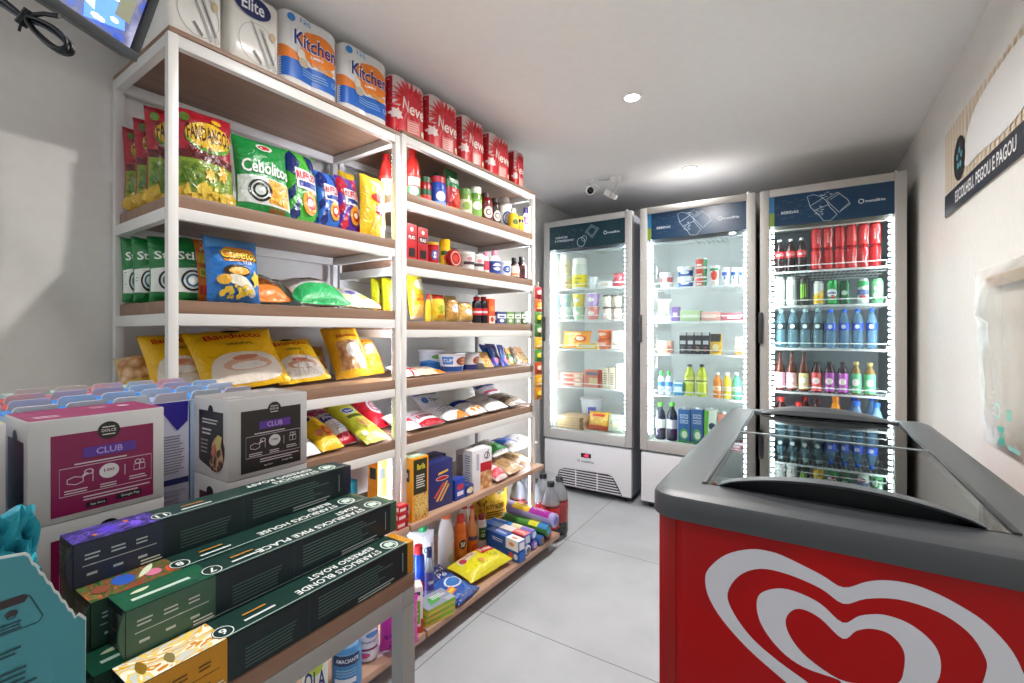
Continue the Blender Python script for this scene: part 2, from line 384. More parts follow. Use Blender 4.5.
# ------------------------------------------------------------------ shelving units
def shelf_unit(s0, s1, levels, low, label):
    t = empty('shelving_unit', (XS, 0, 0), (0, 0, PHI)); tag(t, label, 'shelving', 'white steel and wood shelving')
    D = .398; q = .022
    for lx in (0, -D + q):
        for s in (s0, s1 - q):
            b = MB(); b.box((lx - q, s, 0), (lx, s + q, levels[0] - .012), WHITE_METAL, .002); b.build('post', t)
    for i, z in enumerate(levels):
        th = .012 if i == 0 else .032
        b = MB(); b.box((-D + .001, s0 + .001 if i == 0 else s0 + q * .5, z - th), (.002 if i == 0 else -.004, s1 - .001 if i == 0 else s1 - q * .5, z), WOOD, .0015); b.build('board', t)
        zr = z - th; b = MB(); hr = .030
        b.box((-.022, s0 + q, zr - hr), (-.002, s1 - q, zr - .0005), WHITE_METAL, .0015); b.box((-D + .002, s0 + q, zr - hr), (-D + .022, s1 - q, zr - .0005), WHITE_METAL, .0015)
        b.box((-D + q, s0 + .001, zr - hr), (-q, s0 + .021, zr - .0005), WHITE_METAL, .0015); b.box((-D + q, s1 - .021, zr - hr), (-q, s1 - .001, zr - .0005), WHITE_METAL, .0015)
        b.build('rail_frame', t)
    # light strips run up the inner sides of the front posts, one length per bay
    zs = [z + .004 for z in levels[1:]] + [ZG + .004, ZH + .004]; tops = [z - .075 for z in levels] + [ZG - .035]
    for z0, z1 in zip(zs, tops):
        for s in ((s0 + .006, s1 - .016) if s0 > 1 else (s1 - .016,)):
            b = MB(); b.box((-q - .006, s, z0 + .01), (-q - .001, s + .010, z1), M('#e4ecff', .5, emit=LED)); b.build('led_strip', t)
    for z, lx, s_end in low:
        b = MB(); b.box((-D + .01, s0 + .001, z - .024), (lx, s_end, z), WOOD_TAN, .002); b.build('lower_board', t)
    z = low[-1][0] - .024; b = MB()
    b.box((-D + .02, s0 + .03, 0), (-.06, s1 - .05, z), '#4a3f37'); b.build('plinth', t)
    return t
S1B, S1C, S1D, S1E = 1.475, 1.217, .965, .746
S2B, S2C, S2D, S2E, S2F = 1.663, 1.418, 1.181, .962, .75
ZT1, ZT2 = 1.872, 1.886; ZG, ZH = .436, .085
shelf_unit(.490, 1.213, [ZT1, S1B, S1C, S1D, S1E], [(ZG, .047, 1.213), (ZH, .13, 1.213)], 'white steel shelving unit with wooden boards nearest the capsule table')
shelf_unit(1.222, 2.157, [ZT2, S2B, S2C, S2D, S2E, S2F], [(ZG, .047, 2.17), (ZH, .13, 2.19)], 'white steel shelving unit with wooden boards nearest the glass fridges')

# ------------------------------------------------------------------ glass door fridges
BOT = [(-.174, .87), (-.156, .646), (-.148, .527), (-.118, .382), (-.072, .209), (-.042, .03), (.019, .0), (.069, .18), (.011, .445), (-.019, .67), (-.064, .815), (-.122, .907)]
CANL = [(-.011, .70), (.072, .884), (.15, .62), (.171, .463), (.087, .232), (.0, .60)]
ICE = [(-.005, .62), (.075, .90), (.17, .70), (.09, .34)]; ICE2 = [(.02, .62), (.08, .82), (.145, .67), (.085, .43)]
def fridge(cx, w, col, side, head, label, shelves, kind):
    Y = 2.985; t = empty('glass_door_fridge', (cx, Y, 0)); tag(t, label, 'fridge', 'glass door display fridges')
    hw = w / 2; ZTp, ZD, DP = 1.943, .377, .68; bw = hw - .006
    c = MB(); cm = M(side, .4); inn = M('#f4f7f7' if kind < 3 else '#8f979b', .5)
    c.box((-bw, .058, .365), (-bw + .035, DP, 1.93), cm, .003); c.box((bw - .035, .058, .365), (bw, DP, 1.93), cm, .003)
    c.box((-bw + .035, DP - .04, .365), (bw - .035, DP, 1.93), cm); c.box((-bw + .035, .058, 1.895), (bw - .035, DP - .04, 1.93), cm); c.box((-bw, .03, .05), (bw, DP, .365), cm)
    c.box((-bw + .035, .0585, 1.72), (bw - .035, .10, 1.895), cm)
    c.build('cabinet', t)
    c = MB(); a = bw - .036
    c.box((-a, .12, .3655), (a, DP - .041, .43), inn); c.box((-a, DP - .046, .43), (a, DP - .041, 1.894), inn); c.box((-a, .101, 1.80), (a, DP - .046, 1.894), inn)
    c.box((-a, .07, .43), (-a + .004, DP - .046, 1.80), inn); c.box((a - .004, .07, .43), (a, DP - .046, 1.80), inn); c.build('liner', t)
    # lower panel with a vent
    c = MB(); c.box((-bw, 0.004, .045), (bw, .029, .362), '#e4e5e8', .006); p = c.build('lower_panel', t)
    xa, xb, xc, xd = (-.228, -.192, .192, .262)
    g = MB(); g.prism([(xa, .050), (xa + .012, .11), (xb - .010, .150), (xb + .004, .164), (xb + .03, .171), (xc - .03, .177), (xc - .004, .170), (xc + .012, .155), (xc + .04, .11), (xd, .050)], -.0015, .0035, '#2b2d31', 'y')
    p2 = g.build('vent_grille', p)
    g = MB()
    for i in range(7):
        z = .054 + i * .0175; f = (z - .05) / .125; l = xa + (xb - xa) * f + .003; r = xd + (xc - xd) * f - .005
        g.box((l, -.004, z), (r, -.0018, z + .0065), '#e2e3e6')
    for x in (-.075, .085): g.box((x, -.0045, .055), (x + .008, -.0018, .172), '#e2e3e6')
    g.build('vent_slats', p2)
    if kind == 1:
        g = MB(); g.box((-.033, -.001, .268), (.042, .003, .297), '#141416', .002); d = g.build('thermostat_display', p)
        g = MB(); decals(g, lambda x, y, o: (x, -.001 - o, y), .075, .029, [('T', '-18', .08, 9.75, .42, .62, M('#ff3355', .5, emit=3))]); g.build('display_digits', d)
        g = MB(); decals(g, lambda x, y, o: (x, .0035 - o, y), .13, .02, [('O', -.40, 12.05, .08, .5, .3, '#6b7076'), ('T', 'metalfrio', .12, 12.0, .72, .8, '#6b7076')]); g.build('maker_badge', p)
    for x in (-bw + .05, bw - .05):
        for y in (.08, DP - .06):
            g = MB(); g.lathe([(.022, 0), (.022, .03), (.012, .032), (.012, .048)], '#2a2a2c', 12, c=(x, y, 0)); g.build('foot', t)
    # the door
    d = MB(); fm = M(col, .38); fs, ft, fb = .047, .042, .066
    d.box((-hw, 0, ZD), (-hw + fs, .05, ZTp), fm, .004); d.box((hw - fs, 0, ZD), (hw, .05, ZTp), fm, .004)
    d.box((-hw + fs, 0, ZTp - ft), (hw - fs, .05, ZTp), fm, .004); d.box((-hw + fs, 0, ZD), (hw - fs, .05, ZD + fb), fm, .004)
    door = d.build('door', t)
    g = MB(); g.box((-hw + fs, .012, ZD + fb), (hw - fs, .018, ZTp - ft), GLASS); g.build('glass_pane', door)
    hz0, hz1 = 1.735, ZTp - ft; W, Hh = w - 2 * fs, hz1 - hz0
    g = MB(); g.box((-W / 2, .006, hz0), (W / 2, .0115, hz1), M(head, .25)); s = g.build('header_sign', door)
    g = MB(); mp = lambda x, y, o: (x, .006 - o, hz0 + y); ar = W / Hh; ln = '#bcd2e0'
    if kind == 1:
        ds = [('S', -.2, .5, .3, .45, 40, .02, '#1f4650'), ('PL', ICE, .015, ln, True, ar), ('PL', ICE2, .016, ln, True, ar), ('O', -.06, .22, .055, .20, .10, ln), ('O', -.02, .36, .035, .13, .12, ln),
              ('T', 'SORVETES', -.33, .50, .17, .085, '#d6e4ea'), ('T', 'E CONGELADOS', -.29, .36, .26, .085, '#d6e4ea')]
    else:
        ds = [('S', -.25, .5, .2, .45, 30, .02, '#0e3a62'), ('R', -.5, .45, -.455, 1, '#2478a8'), ('R', -.5, 0, -.455, .45, '#7f9a34'), ('PL', BOT, .015, ln, True, ar), ('PL', CANL, .015, ln, True, ar), ('PL', [(-.150, .54), (-.03, .78)], .015, ln, False, ar), ('PL', [(-.118, .38), (.0, .52)], .015, ln, False, ar), ('PL', [(.012, .67), (.09, .84)], .012, ln, False, ar), ('PL', [(.095, .28), (.165, .50)], .012, ln, False, ar),
              ('S', -.07, .3, .03, .25, 12, .012, ln), ('S', -.03, .85, .06, .1, 8, .012, ln), ('T', 'BEBIDAS', -.32, .42, .15, .09, '#d6e4ea')]
    ds += [('O', .255, .50, .022, .075, .3, '#d6e4ea'), ('T', 'metalfrio', .36, .49, .15, .085, '#d6e4ea')]
    decals(g, mp, W, Hh, ds); g.build('header_print', s)
    g = MB(); g.box((-hw - .006, -.022, 1.075), (-hw + .016, -.0005, 1.252), '#3a3a3c', .005); g.build('handle', door)
    g = MB(); g.lathe([(.009, 0), (.009, .006), (.005, .014)], '#c8c8c8', 10, c=(hw - .04, .025, ZTp)); g.build('hinge_pin', door)
    # lights up the inside of the door frame
    led = (FRIDGE_LED3 if kind == 3 else FRIDGE_LED); rr = random.Random(3)
    for sx in (-1, 1):
        g = MB(); x = sx * (hw - fs - .012)
        xo = x + sx * .009; g.box((min(xo, xo + sx * .002), .048, .47), (max(xo, xo + sx * .002), .066, 1.73), '#e8ecec')
        for k in range(42): z = .48 + k * .03; g.box((x - .006, .050, z), (x + .0085, .064, z + .014), M('#f2fbff', .5, emit=led))
        g.build('led_strip', t)
    if kind == 3:
        g = MB(); g.lathe([(.10, 0), (.10, .02), (.03, .03)], '#d5dcdc', 24, c=(.03, .30, 1.77)); g.build('fan_cover', t)
    else:
        g = MB(); g.lathe([(.15, .05), (.14, .02), (.09, 0)], '#e8ecea', 24, c=(.06, .28, 1.75)); f = g.build('fan_cover', t)
        g = MB()
        for i in range(7): g.box((.06 - .10 + i * .03, .14, 1.745), (.06 - .088 + i * .03, .40, 1.7495), '#cfd6d4')
        g.build('fan_slats', f)
    for z in shelves:
        g = MB(); wr = M('#f0f3f3', .3); a2 = a - .008; y0, y1 = .085, DP - .09
        g.box((-a2, y0, z - .012), (a2, y0 + .006, z - .001), wr)
        for y in (y0 + .003, .25, .42, y1): g.tube([(-a2, y, z - .008), (a2, y, z - .008)], .003, wr, 6)
        for k in range(25):
            x = -a2 + .01 + k * (2 * a2 - .02) / 24; g.tube([(x, y0, z - .004), (x, y1, z - .004)], .0016, wr, 5)
        g.build('wire_shelf', t)
        g = MB(); g.tube([(-a2 + .02, y0, z - .004), (-a2 + .02, y0 - .002, z + .028), (a2 - .02, y0 - .002, z + .028), (a2 - .02, y0, z - .004)], .003, wr, 6); g.build('front_guard', t)
    return t
F1S = [1.457, 1.232, 1.018, .744]; F2S = [1.430, 1.212, 1.0, .731]; F3S = [1.487, 1.292, 1.05, .803]
C1, C2, C3 = -1.2942, -.5779, .1010
fridge(C1, .658, '#b9b9b7', '#9498a2', '#1c3c46', 'freezer fridge with frozen food, standing nearest the snack shelves', F1S, 1)  # bluer greys put the cool light on this fridge into its colours
fridge(C2, .668, '#b7b5b0', '#9a9ca2', '#0d3a5c', 'middle glass door fridge stocked with yogurt, juice and water', F2S, 2)
fridge(C3, .645, '#b3b1ab', '#a09c95', '#0c3858', 'drinks fridge with soda cans and bottles, standing beside the side wall', F3S, 3)
FB = .4305   # floor of the fridges

# ------------------------------------------------------------------ red chest freezer
def chest_freezer():
    x0, x1, y0, y1 = -.246, .340, .925, 2.075; t = empty('chest_freezer', ((x0 + x1) / 2, (y0 + y1) / 2, 0))
    ox, oy = t.location.x, t.location.y
    tag(t, 'red chest freezer with a white double heart emblem and dark grey sliding glass top', 'freezer')
    L = lambda x, y, z: (x - ox, y - oy, z)
    red = M('#ac0003', .3, spec=.25); g = MB()
    def shell(a, b, cc, d, za, zb, m, bev): g.box(L(a, cc, za), L(b, d, zb), m, bev)
    shell(x0, x0 + .05, y0, y1, .06, .79, red, .008); shell(x1 - .05, x1, y0, y1, .06, .79, red, .008)
    shell(x0 + .045, x1 - .045, y0, y0 + .05, .06, .79, red, .003); shell(x0 + .045, x1 - .045, y1 - .05, y1, .06, .79, red, .003); shell(x0 + .045, x1 - .045, y0 + .045, y1 - .045, .06, .18, red, 0)
    g.build('body', t)
    # corner strips on the front panel
    for xx in (x0 + .010, x1 - .034):
        g = MB(); g.box(L(xx, y0 - .003, .07), L(xx + .024, y0 + .001, .789), M('#9c0c03', .25, spec=.4), .0015); g.build('corner_strip', t)
    g = MB(); li = M('#d2d4d2', .35)
    shell(x0 + .052, x0 + .058, y0 + .052, y1 - .052, .19, .79, li, 0); shell(x1 - .058, x1 - .052, y0 + .052, y1 - .052, .19, .79, li, 0)
    shell(x0 + .052, x1 - .052, y0 + .052, y0 + .058, .19, .79, li, 0); shell(x0 + .052, x1 - .052, y1 - .058, y1 - .052, .19, .79, li, 0); shell(x0 + .052, x1 - .052, y0 + .052, y1 - .052, .181, .20, li, 0); g.build('tub', t)
    # emblem
    hz = lambda x, y, o: L(x, y0 - .0007 - o, y)
    oo = loop2d((.0514, .7233), (.0205, .7358), (-.0262, .7508), (-.0507, .7552), (-.0837, .7515), (-.1237, .7313), (-.1516, .6998), (-.159, .6764), (-.1527, .6447), (-.1292, .6099), (-.0863, .5717), (-.031, .5374), (.02, .505), (.052, .478), (.085, .500), (.15, .540), (.205, .580), (.243, .622), (.2567, .6519), (.2542, .6673), (.2453, .689), (.2323, .7073), (.2156, .7235), (.1951, .7357), (.1666, .7475), (.1367, .7535), (.1055, .7505), (.0811, .7409), n=4)
    oi = loop2d((.0514, .6967), (.0205, .7125), (-.0262, .7228), (-.0683, .7208), (-.1021, .6985), (-.121, .6604), (-.1102, .6281), (-.0811, .594), (-.0408, .5686), (.0091, .5455), (.052, .520), (.10, .545), (.16, .580), (.205, .615), (.2183, .6532), (.2156, .6756), (.1986, .7025), (.1666, .7207), (.1213, .7252), (.0811, .7138), n=4)
    io = loop2d((.0506, .6656), (.0205, .687), (-.0119, .6962), (-.0408, .6943), (-.0683, .6764), (-.0734, .6488), (-.0632, .6175), (-.0359, .5874), (-.0025, .5722), (.0449, .5703), (.052, .562), (.10, .566), (.145, .585), (.1655, .6149), (.1695, .6487), (.1592, .6742), (.1329, .6923), (.1015, .6955), (.0727, .684), n=4)
    ii = loop2d((.0506, .6395), (.0205, .6625), (-.0048, .6696), (-.0214, .6609), (-.0296, .6403), (-.0214, .6151), (.0022, .5905), (.0449, .5719), (.08, .577), (.105, .585), (.1213, .597), (.1271, .6175), (.1271, .6476), (.1115, .6673), (.0893, .6688), (.0685, .6585), n=4)
    g = MB(); wm = M('#dcdce2', .35)
    for A, B in ((oo, oi), (io, ii)):
        tr = geometry.tessellate_polygon([[Vector((a, b, 0)) for a, b in A], [Vector((a, b, 0)) for a, b in B]])
        pts = A + B; g.add([hz(x, z, .0004) for x, z in pts], tr, wm)
    g.build('heart_emblem', t)
    # rim: cross-section lofted round a rounded rectangle
    prof = [(.000, .784), (.010, .785), (.012, .789), (.012, .822), (.009, .828), (-.004, .833), (-.020, .834), (-.062, .836), (-.075, .836), (-.078, .826), (-.078, .785)]
    g = MB(); cr = .035; cs = []
    xa, xb, ya, yb = x0, x1, y0 - .012, y1 + .004
    for cx, cy, a0 in ((xb, yb, 0), (xa, yb, 90), (xa, ya, 180), (xb, ya, 270)):
        for k in range(6):
            a = radians(a0 + 18 * k); cs.append((cx, cy, cos(a), sin(a)))
    v = []; f = []
    for (cx, cy, ca, sa) in cs:
        for off, z in prof:
            R = cr + off; ex = cx - (cr if ca > 0 or (abs(ca) < 1e-9 and cx == xb) else -cr) ; ey = cy - (cr if sa > 0 or (abs(sa) < 1e-9 and cy == yb) else -cr)
            ix = xb - cr if cx == xb else xa + cr; iy = yb - cr if cy == yb else ya + cr
            if R > 0: px, py = ix + R * ca, iy + R * sa
            else: px, py = ix + (R if cx == xb else -R), iy + (R if cy == yb else -R)
            v.append(L(px, py, z))
    n, m = len(cs), len(prof)
    for i in range(n):
        for k in range(m - 1): f.append((i * m + k, ((i + 1) % n) * m + k, ((i + 1) % n) * m + k + 1, i * m + k + 1))
    g.add(v, f, M('#46494c', .42), True); rim = g.build('top_rim', t, angle=30)
    # two glass lids, each with an arched handle
    gx0, gx1 = -.172, .268
    for i, (ya_, yb_, z) in enumerate(((.985, 1.56, .833), (1.50, 2.01, .826))):
        g = MB(); g.box(L(gx0, ya_, z), L(gx1, yb_, z + .004), LIDGLASS); lid = g.build('glass_lid', t)
        g = MB(); dk = M('#26282a', .4)
        g.box(L(gx0 - .004, ya_, z - .002), L(gx0 + .006, yb_, z + .007), dk, .002); g.box(L(gx1 - .006, ya_, z - .002), L(gx1 + .004, yb_, z + .007), dk, .002)
        if i == 0: g.box(L(gx0, yb_ - .008, z - .002), L(gx1, yb_, z + .006), M('#8d9496', .3), .002)
        g.build('lid_edge', lid)
        # arched handle: a raised grey lip over a solid strip coloured dark for the shaded grip gap
        N = 24; g = MB(); dkf = MB(); v = []; vd = []; xs0, xs1 = gx0 + .03, gx1 - .035; far = i == 1; yy = .982 if not far else 2.004; sg = -1 if not far else 1; zb = .8365
        for k in range(N + 1):
            u = k / N; x = xs0 + (xs1 - xs0) * u; b = (4 * u * (1 - u)) ** .8; hgt = .004 + (.034 if not far else .026) * b
            for dy, z in ((-.002 + .012 * b, hgt - .0035), (.000 + .013 * b, hgt), (-.016 + .006 * b, hgt + .0015), (-.030, hgt * .55 + .001), (-.034, 0), (-.030, 0)): v.append(L(x, yy + sg * dy, zb + z))
            for dy, z in ((-.004 + .012 * b, hgt - .0034), (-.012 + .006 * b, .0002), (-.020, .0002), (-.022 + .004 * b, hgt - .0034)): vd.append(L(x, yy + sg * dy, zb + z))
        for vv, q, mb, mm in ((v, 6, g, M('#4c5053', .4)), (vd, 4, dkf, M('#17191b', .5))):
            f = [(k * q + j, (k + 1) * q + j, (k + 1) * q + (j + 1) % q, k * q + (j + 1) % q) for k in range(N) for j in range(q)]; f += [tuple(range(q)), tuple(N * q + j for j in range(q - 1, -1, -1))]
            mb.add(vv, f, mm, True)
        h = g.build('lid_handle', lid, angle=40); dkf.build('grip_gap_shade', h, angle=40)
    for cx in (x0 + .07, x1 - .07):
        for cy in (y0 + .10, y1 - .10):
            g = MB(); Tm = Matrix.Translation(Vector(L(cx, cy, .031))) @ Matrix.Rotation(pi / 2, 4, 'X'); g.lathe([(.03, -.012), (.03, .012)], '#222224', 16, T=Tm); g.box(L(cx - .02, cy - .02, .055), L(cx + .02, cy + .02, .0605), '#555555'); g.build('caster', t)
    return t
chest_freezer()

# ------------------------------------------------------------------ wall sign
def wall_sign():
    ya, yb, z0, z1 = 2.46, 1.60, 1.588, 1.917; t = empty('wall_sign', (XR, (ya + yb) / 2, z0)); W, Hh = ya - yb, z1 - z0
    tag(t, 'long printed sign with a navy lettered band, hanging on the side wall above the freezer', 'sign')
    g = MB(); g.box((-.004, -W / 2, 0), (-.0008, W / 2, Hh), '#e6d8c4'); g.build('sign_board', t)
    mp = lambda x, y, o: (-.004 - o, -x, y); g = MB(); sh = []
    for i in range(22): sh.append(('P', [(-.5 + i * .046, .25), (-.5 + i * .046 + .018, .25), (-.5 + i * .046 + .018, 1.0), (-.5 + i * .046, 1.0)], '#d6c2a6'))
    sh += [('P', loop2d((-.16, .36), (-.20, .50), (-.14, .72), (.0, .88), (.3, .93), (.47, .85), (.48, .45), (.3, .33), (.0, .36), n=4), '#e9e8e6'), ('R', -.5, 0, .5, .26, '#1d2230')]
    sh += [('E', -.262, .53, .085, .24, '#15181c')]
    for q in range(5): sh.append(('E', -.262 + .03 * cos(q * 1.26 + .3), .53 + .09 * sin(q * 1.26 + .3), .013, .035, '#5fb3c4'))
    sh += [('T', 'ESCOLHEU, PEGOU E PAGOU', .02, .13, .68, .15, '#f2f2f2')]
    decals(g, mp, W, Hh, sh); g.build('sign_print', t)
wall_sign()

# ------------------------------------------------------------------ clear bag hanging on the side wall
def wall_bag():
    t = empty('plastic_bag', (XR, 1.81, 1.069)); t.scale = (.88, .88, .88); tag(t, 'clear plastic bag with teal print hanging on the side wall above the freezer', 'bag')
    g = MB(); v = []; f = []; nx, nz = 18, 22; rnd = random.Random(5)
    for side in (0, 1):
        for j in range(nz + 1):
            for i in range(nx + 1):
                u, w = i / nx - .5, j / nz - .5; e = (1 - (2 * u) ** 2) * (1 - (2 * w) ** 4)
                wr = .006 * noise.noise(Vector((u * 7, w * 7, 3.1 + side)))
                z = w * .60; y = u * (.52 + .16 * w) + (.02 * w)
                v.append((-.006 - (.034 * e * (1 - .5 * (w + .5)) + (.03 * e if w > .2 else 0) + wr * e * 2 if side else 0) , y, z))
    k = (nx + 1) * (nz + 1)
    for side in (0, 1):
        for j in range(nz):
            for i in range(nx): a = side * k + j * (nx + 1) + i; f.append((a, a + 1, a + nx + 2, a + nx + 1))
    g.add(v, f, FILM('#f1efec', .16, .30, 1.10), True); g.build('clear_film', t, angle=80)
    g = MB(); mp = lambda x, y, o: (-.052 - o, -x * .8 - .34, y * .8 - .075); sh = [('R', -.27, -.22, -.20, -.195, '#3fae9a'), ('R', -.24, -.22, -.22, -.15, '#3fae9a'), ('R', -.27, -.175, -.21, -.15, '#3fae9a'), ('O', -.28, -.10, .035, .03, .3, '#a9d3cb'), ('R', -.18, -.12, -.14, -.08, '#58b8a6'), ('R', -.17, -.22, -.06, -.205, '#7cc4b6'), ('T', 'BAG', -.10, -.10, .10, .04, '#7cc4b6'), ('L', -.33, -.2, -.31, -.02, 9, '#b5b5b5')]
    decals(g, mp, 1, 1, [s for s in sh if s[0] != 'T']); g.build('teal_print', t)
    g = MB(); v = []
    g.box((-.030, -.26, .225), (-.008, .10, .262), '#a08d72', .01); g.build('folded_contents', t)
wall_bag()

# ------------------------------------------------------------------ security camera with its cable and junction
def camera_thing():
    t = empty('security_camera', (-1.204, 2.854, CEIL)); t.scale = (.72, .72, .72); tag(t, 'small white security camera with a black lens on the ceiling above the freezer fridge', 'camera')
    g = MB(); g.lathe([(.045, 0), (.045, -.010), (.018, -.020)], '#efefec', 20, cap1=False); g.build('mount_base', t)
    g = MB(); g.lathe([(.014, -.018), (.012, -.045), (.020, -.055)], '#e4e4e0', 14); g.build('stem', t)
    d = Vector((.42, -.75, -.28)).normalized(); Tm = Matrix.Translation((0, 0, -.088)) @ d.to_track_quat('Z', 'Y').to_matrix().to_4x4()
    g = MB(); g.lathe([(.024, -.055), (.038, -.045), (.043, -.01), (.043, .03), (.038, .04)], '#f1f1ee', 24, T=Tm); h = g.build('camera_head', t)
    g = MB(); g.lathe([(.030, .0402), (.029, .0445), (.012, .047)], M('#08080a', .12), 22, T=Tm); g.build('lens', h)
    t2 = empty('junction_box', (-1.03, 2.86, CEIL)); t2.scale = (.8, .8, .8); tag(t2, 'white cable junction box on the ceiling beside the security camera', 'junction box')
    g = MB(); g.box((-.035, -.03, -.05), (.035, .03, 0), '#ececea', .006); g.build('box_body', t2)
    g = MB(); g.tube([(-.15, 0, -.004), (-.1, .02, -.01), (-.04, .01, -.012)], .004, '#d8d8d4', 6); g.build('conduit', t2)
    t3 = empty('power_adapter', (-1.03, 2.78, CEIL - .14)); tag(t3, 'white power adapter dangling on thin wires below the junction box', 'adapter')
    Tm = Matrix.Rotation(.6, 4, 'Y'); g = MB(); g.box((-.045, -.018, -.02), (.0, .018, .02), '#e8e8e5', .006, T=Tm); g.box((.004, -.015, -.016), (.04, .015, .016), '#dcdcd8', .006, T=Tm); g.build('adapter_body', t3)
    g = MB(); g.tube([(-.02, 0, .015), (-.06, .01, .05), (-.13, .03, .10)], .003, '#d8d8d4', 6); g.tube([(.02, 0, .01), (.03, .01, .05), (.03, .03, .09)], .003, '#d8d8d4', 6); g.build('wire', t3)
camera_thing()

# ------------------------------------------------------------------ television over the table, black cable loops
def screen_material():
    m = bpy.data.materials.new('lit_screen_picture'); m.use_nodes = True; nt = m.node_tree; N = nt.nodes.new; Lk = nt.links.new
    b = nt.nodes['Principled BSDF']; tc = N('ShaderNodeTexCoord'); vo = N('ShaderNodeTexVoronoi'); vo.inputs['Scale'].default_value = 26
    nz = N('ShaderNodeTexNoise'); nz.inputs['Scale'].default_value = 16; nz.inputs['Detail'].default_value = 6
    cr = N('ShaderNodeValToRGB'); e = cr.color_ramp.elements; e[0].color = rgb('#1a2a6a') + (1,); e[1].color = rgb('#f6f2ff') + (1,); e[0].position = .34; e[1].position = .72
    for p, c in ((.44, '#4668d8'), (.50, '#6a6a92'), (.57, '#8f8fb4'), (.64, '#c8c4e2')): k = e.new(p); k.color = rgb(c) + (1,)
    Lk(tc.outputs['Object'], nz.inputs[0]); Lk(nz.outputs[0], cr.inputs[0]); Lk(cr.outputs[0], b.inputs['Emission Color']); b.inputs['Emission Strength'].default_value = .75
    b.inputs['Base Color'].default_value = (.02, .02, .02, 1); b.inputs['Roughness'].default_value = .15; return m
def television():
    P = Vector((-1.022, .339, 1.626)); ang = radians(27.7); ex = Vector((-sin(ang), cos(ang), 0)); n0 = Vector((cos(ang), sin(ang), 0)); tau = radians(22)
    nz = (n0 * cos(tau) - Vector((0, 0, 1)) * sin(tau)).normalized(); ez = nz.cross(ex).normalized()
    if ez.z < 0: ez = -ez
    W, Hh = .62, .36; R = Matrix((nz, ex, ez)).transposed().to_4x4()
    base = P - ex * (W / 2); R.translation = base
    t = empty('wall_television'); t.matrix_world = R; tag(t, 'tilted television with a dark grey frame and bright picture above the capsule table', 'television')
    g = MB(); f = .016; gm = M('#17191b', .4)
    g.box((-.03, -W / 2, 0), (-.004, W / 2, Hh), '#141618', .006); g.box((-.006, -W / 2, 0), (.004, W / 2, f), gm, .002); g.box((-.006, -W / 2, Hh - f), (.004, W / 2, Hh), gm, .002)
    g.box((-.006, -W / 2, f), (.004, -W / 2 + f, Hh - f), gm, .002); g.box((-.006, W / 2 - f, f), (.004, W / 2, Hh - f), gm, .002); g.build('casing', t)
    g = MB(); g.box((-.0035, -W / 2 + f, f), (-.001, W / 2 - f, Hh - f), screen_material()); s = g.build('screen', t)
    g = MB(); E = lambda c, e=.8: M(c, .4, emit=e)
    ds = [('P', [(.36, .05), (.30, .42), (.40, .45), (.47, .10)], E('#5a8cf0')), ('P', [(.33, .12), (.29, .40), (.33, .42), (.38, .1)], E('#bcd4ff')), ('P', [(.37, .16), (.35, .36), (.37, .37), (.395, .17)], E('#2a4ad0')), ('R', .42, .30, .475, .42, E('#c8284a')), ('R', .43, .14, .475, .26, E('#6a6a58')),
          ('S', .40, .35, .1, .3, 26, .012, E('#ffffff', 2)), ('S', .2, .15, .15, .12, 20, .014, E('#dfe8ff', 1.2)), ('P', [(.05, .0), (.02, .3), (.14, .28), (.16, .02)], E('#2444b0')), ('P', [(.22, .30), (.22, .5), (.36, .6), (.36, .48)], E('#3a3560', .5))]
    decals(g, lambda x, y, o: (-.001 + o, x, y), W - 2 * f, Hh, ds); g.build('screen_picture', s)
    a = R.inverted() @ Vector((-1.25, .10, 1.95)); g = MB(); b0 = Vector((-.03, -.02, .2)); m_ = R.inverted()
    wl = m_ @ Vector((XL + .001, -.05, 1.90)); g.tube([b0, b0.lerp(wl, .5) + Vector((0, 0, .02)), wl], .014, '#2a2c2e', 8); g.build('wall_arm', t)
television()
def cables():
    g = MB(); bk = M('#0b0b0d', .5); c = Vector((-.972, .213, 1.592)); r = Vector((cos(TH), sin(TH), 0)); u = Vector((0, 0, 1)); n = Vector((sin(TH), -cos(TH), 0)); ea = (r * .81 - u * .586); eb = (r * .586 + u * .81)
    for k in range(4):
        L_, w_ = .043 - .0022 * k, .0105 - .0016 * (k % 3); o = c + n * (.004 * k - .006) + ea * (.0016 * k) + eb * (.003 * (k % 2) - .0015)
        g.tube([o + ea * (L_ * cos(2 * pi * i / 26)) + eb * (w_ * sin(2 * pi * i / 26) * (1.15 - .35 * cos(2 * pi * i / 26 + pi))) for i in range(26)], .0026, bk, 7, closed=True)
    t = c - ea * .040
    g.tube([t - ea * .10 + u * .01, t - ea * .05 + u * .004, t - ea * .01, t + ea * .02 + eb * .004], .0036, bk, 7)
    g.tube([t - ea * .10 - u * .012, t - ea * .05 - u * .006, t - ea * .008 - eb * .003, t + ea * .016 - eb * .004], .0036, bk, 7)
    g.tube([t + eb * .004, t + r * .03 + u * .006, t + r * .052 + u * .002], .0034, bk, 7)
    o = g.build('coiled_cable'); tag(o, 'coiled black cable tied in loops beside the television', 'cable')
    g = MB(); g.tube([t - eb * .013, t + eb * .013], .0075, bk, 8); g.tube([t - eb * .012, t - eb * .022 + ea * .004], .0018, bk, 6); g.build('cable_tie', o)
cables()

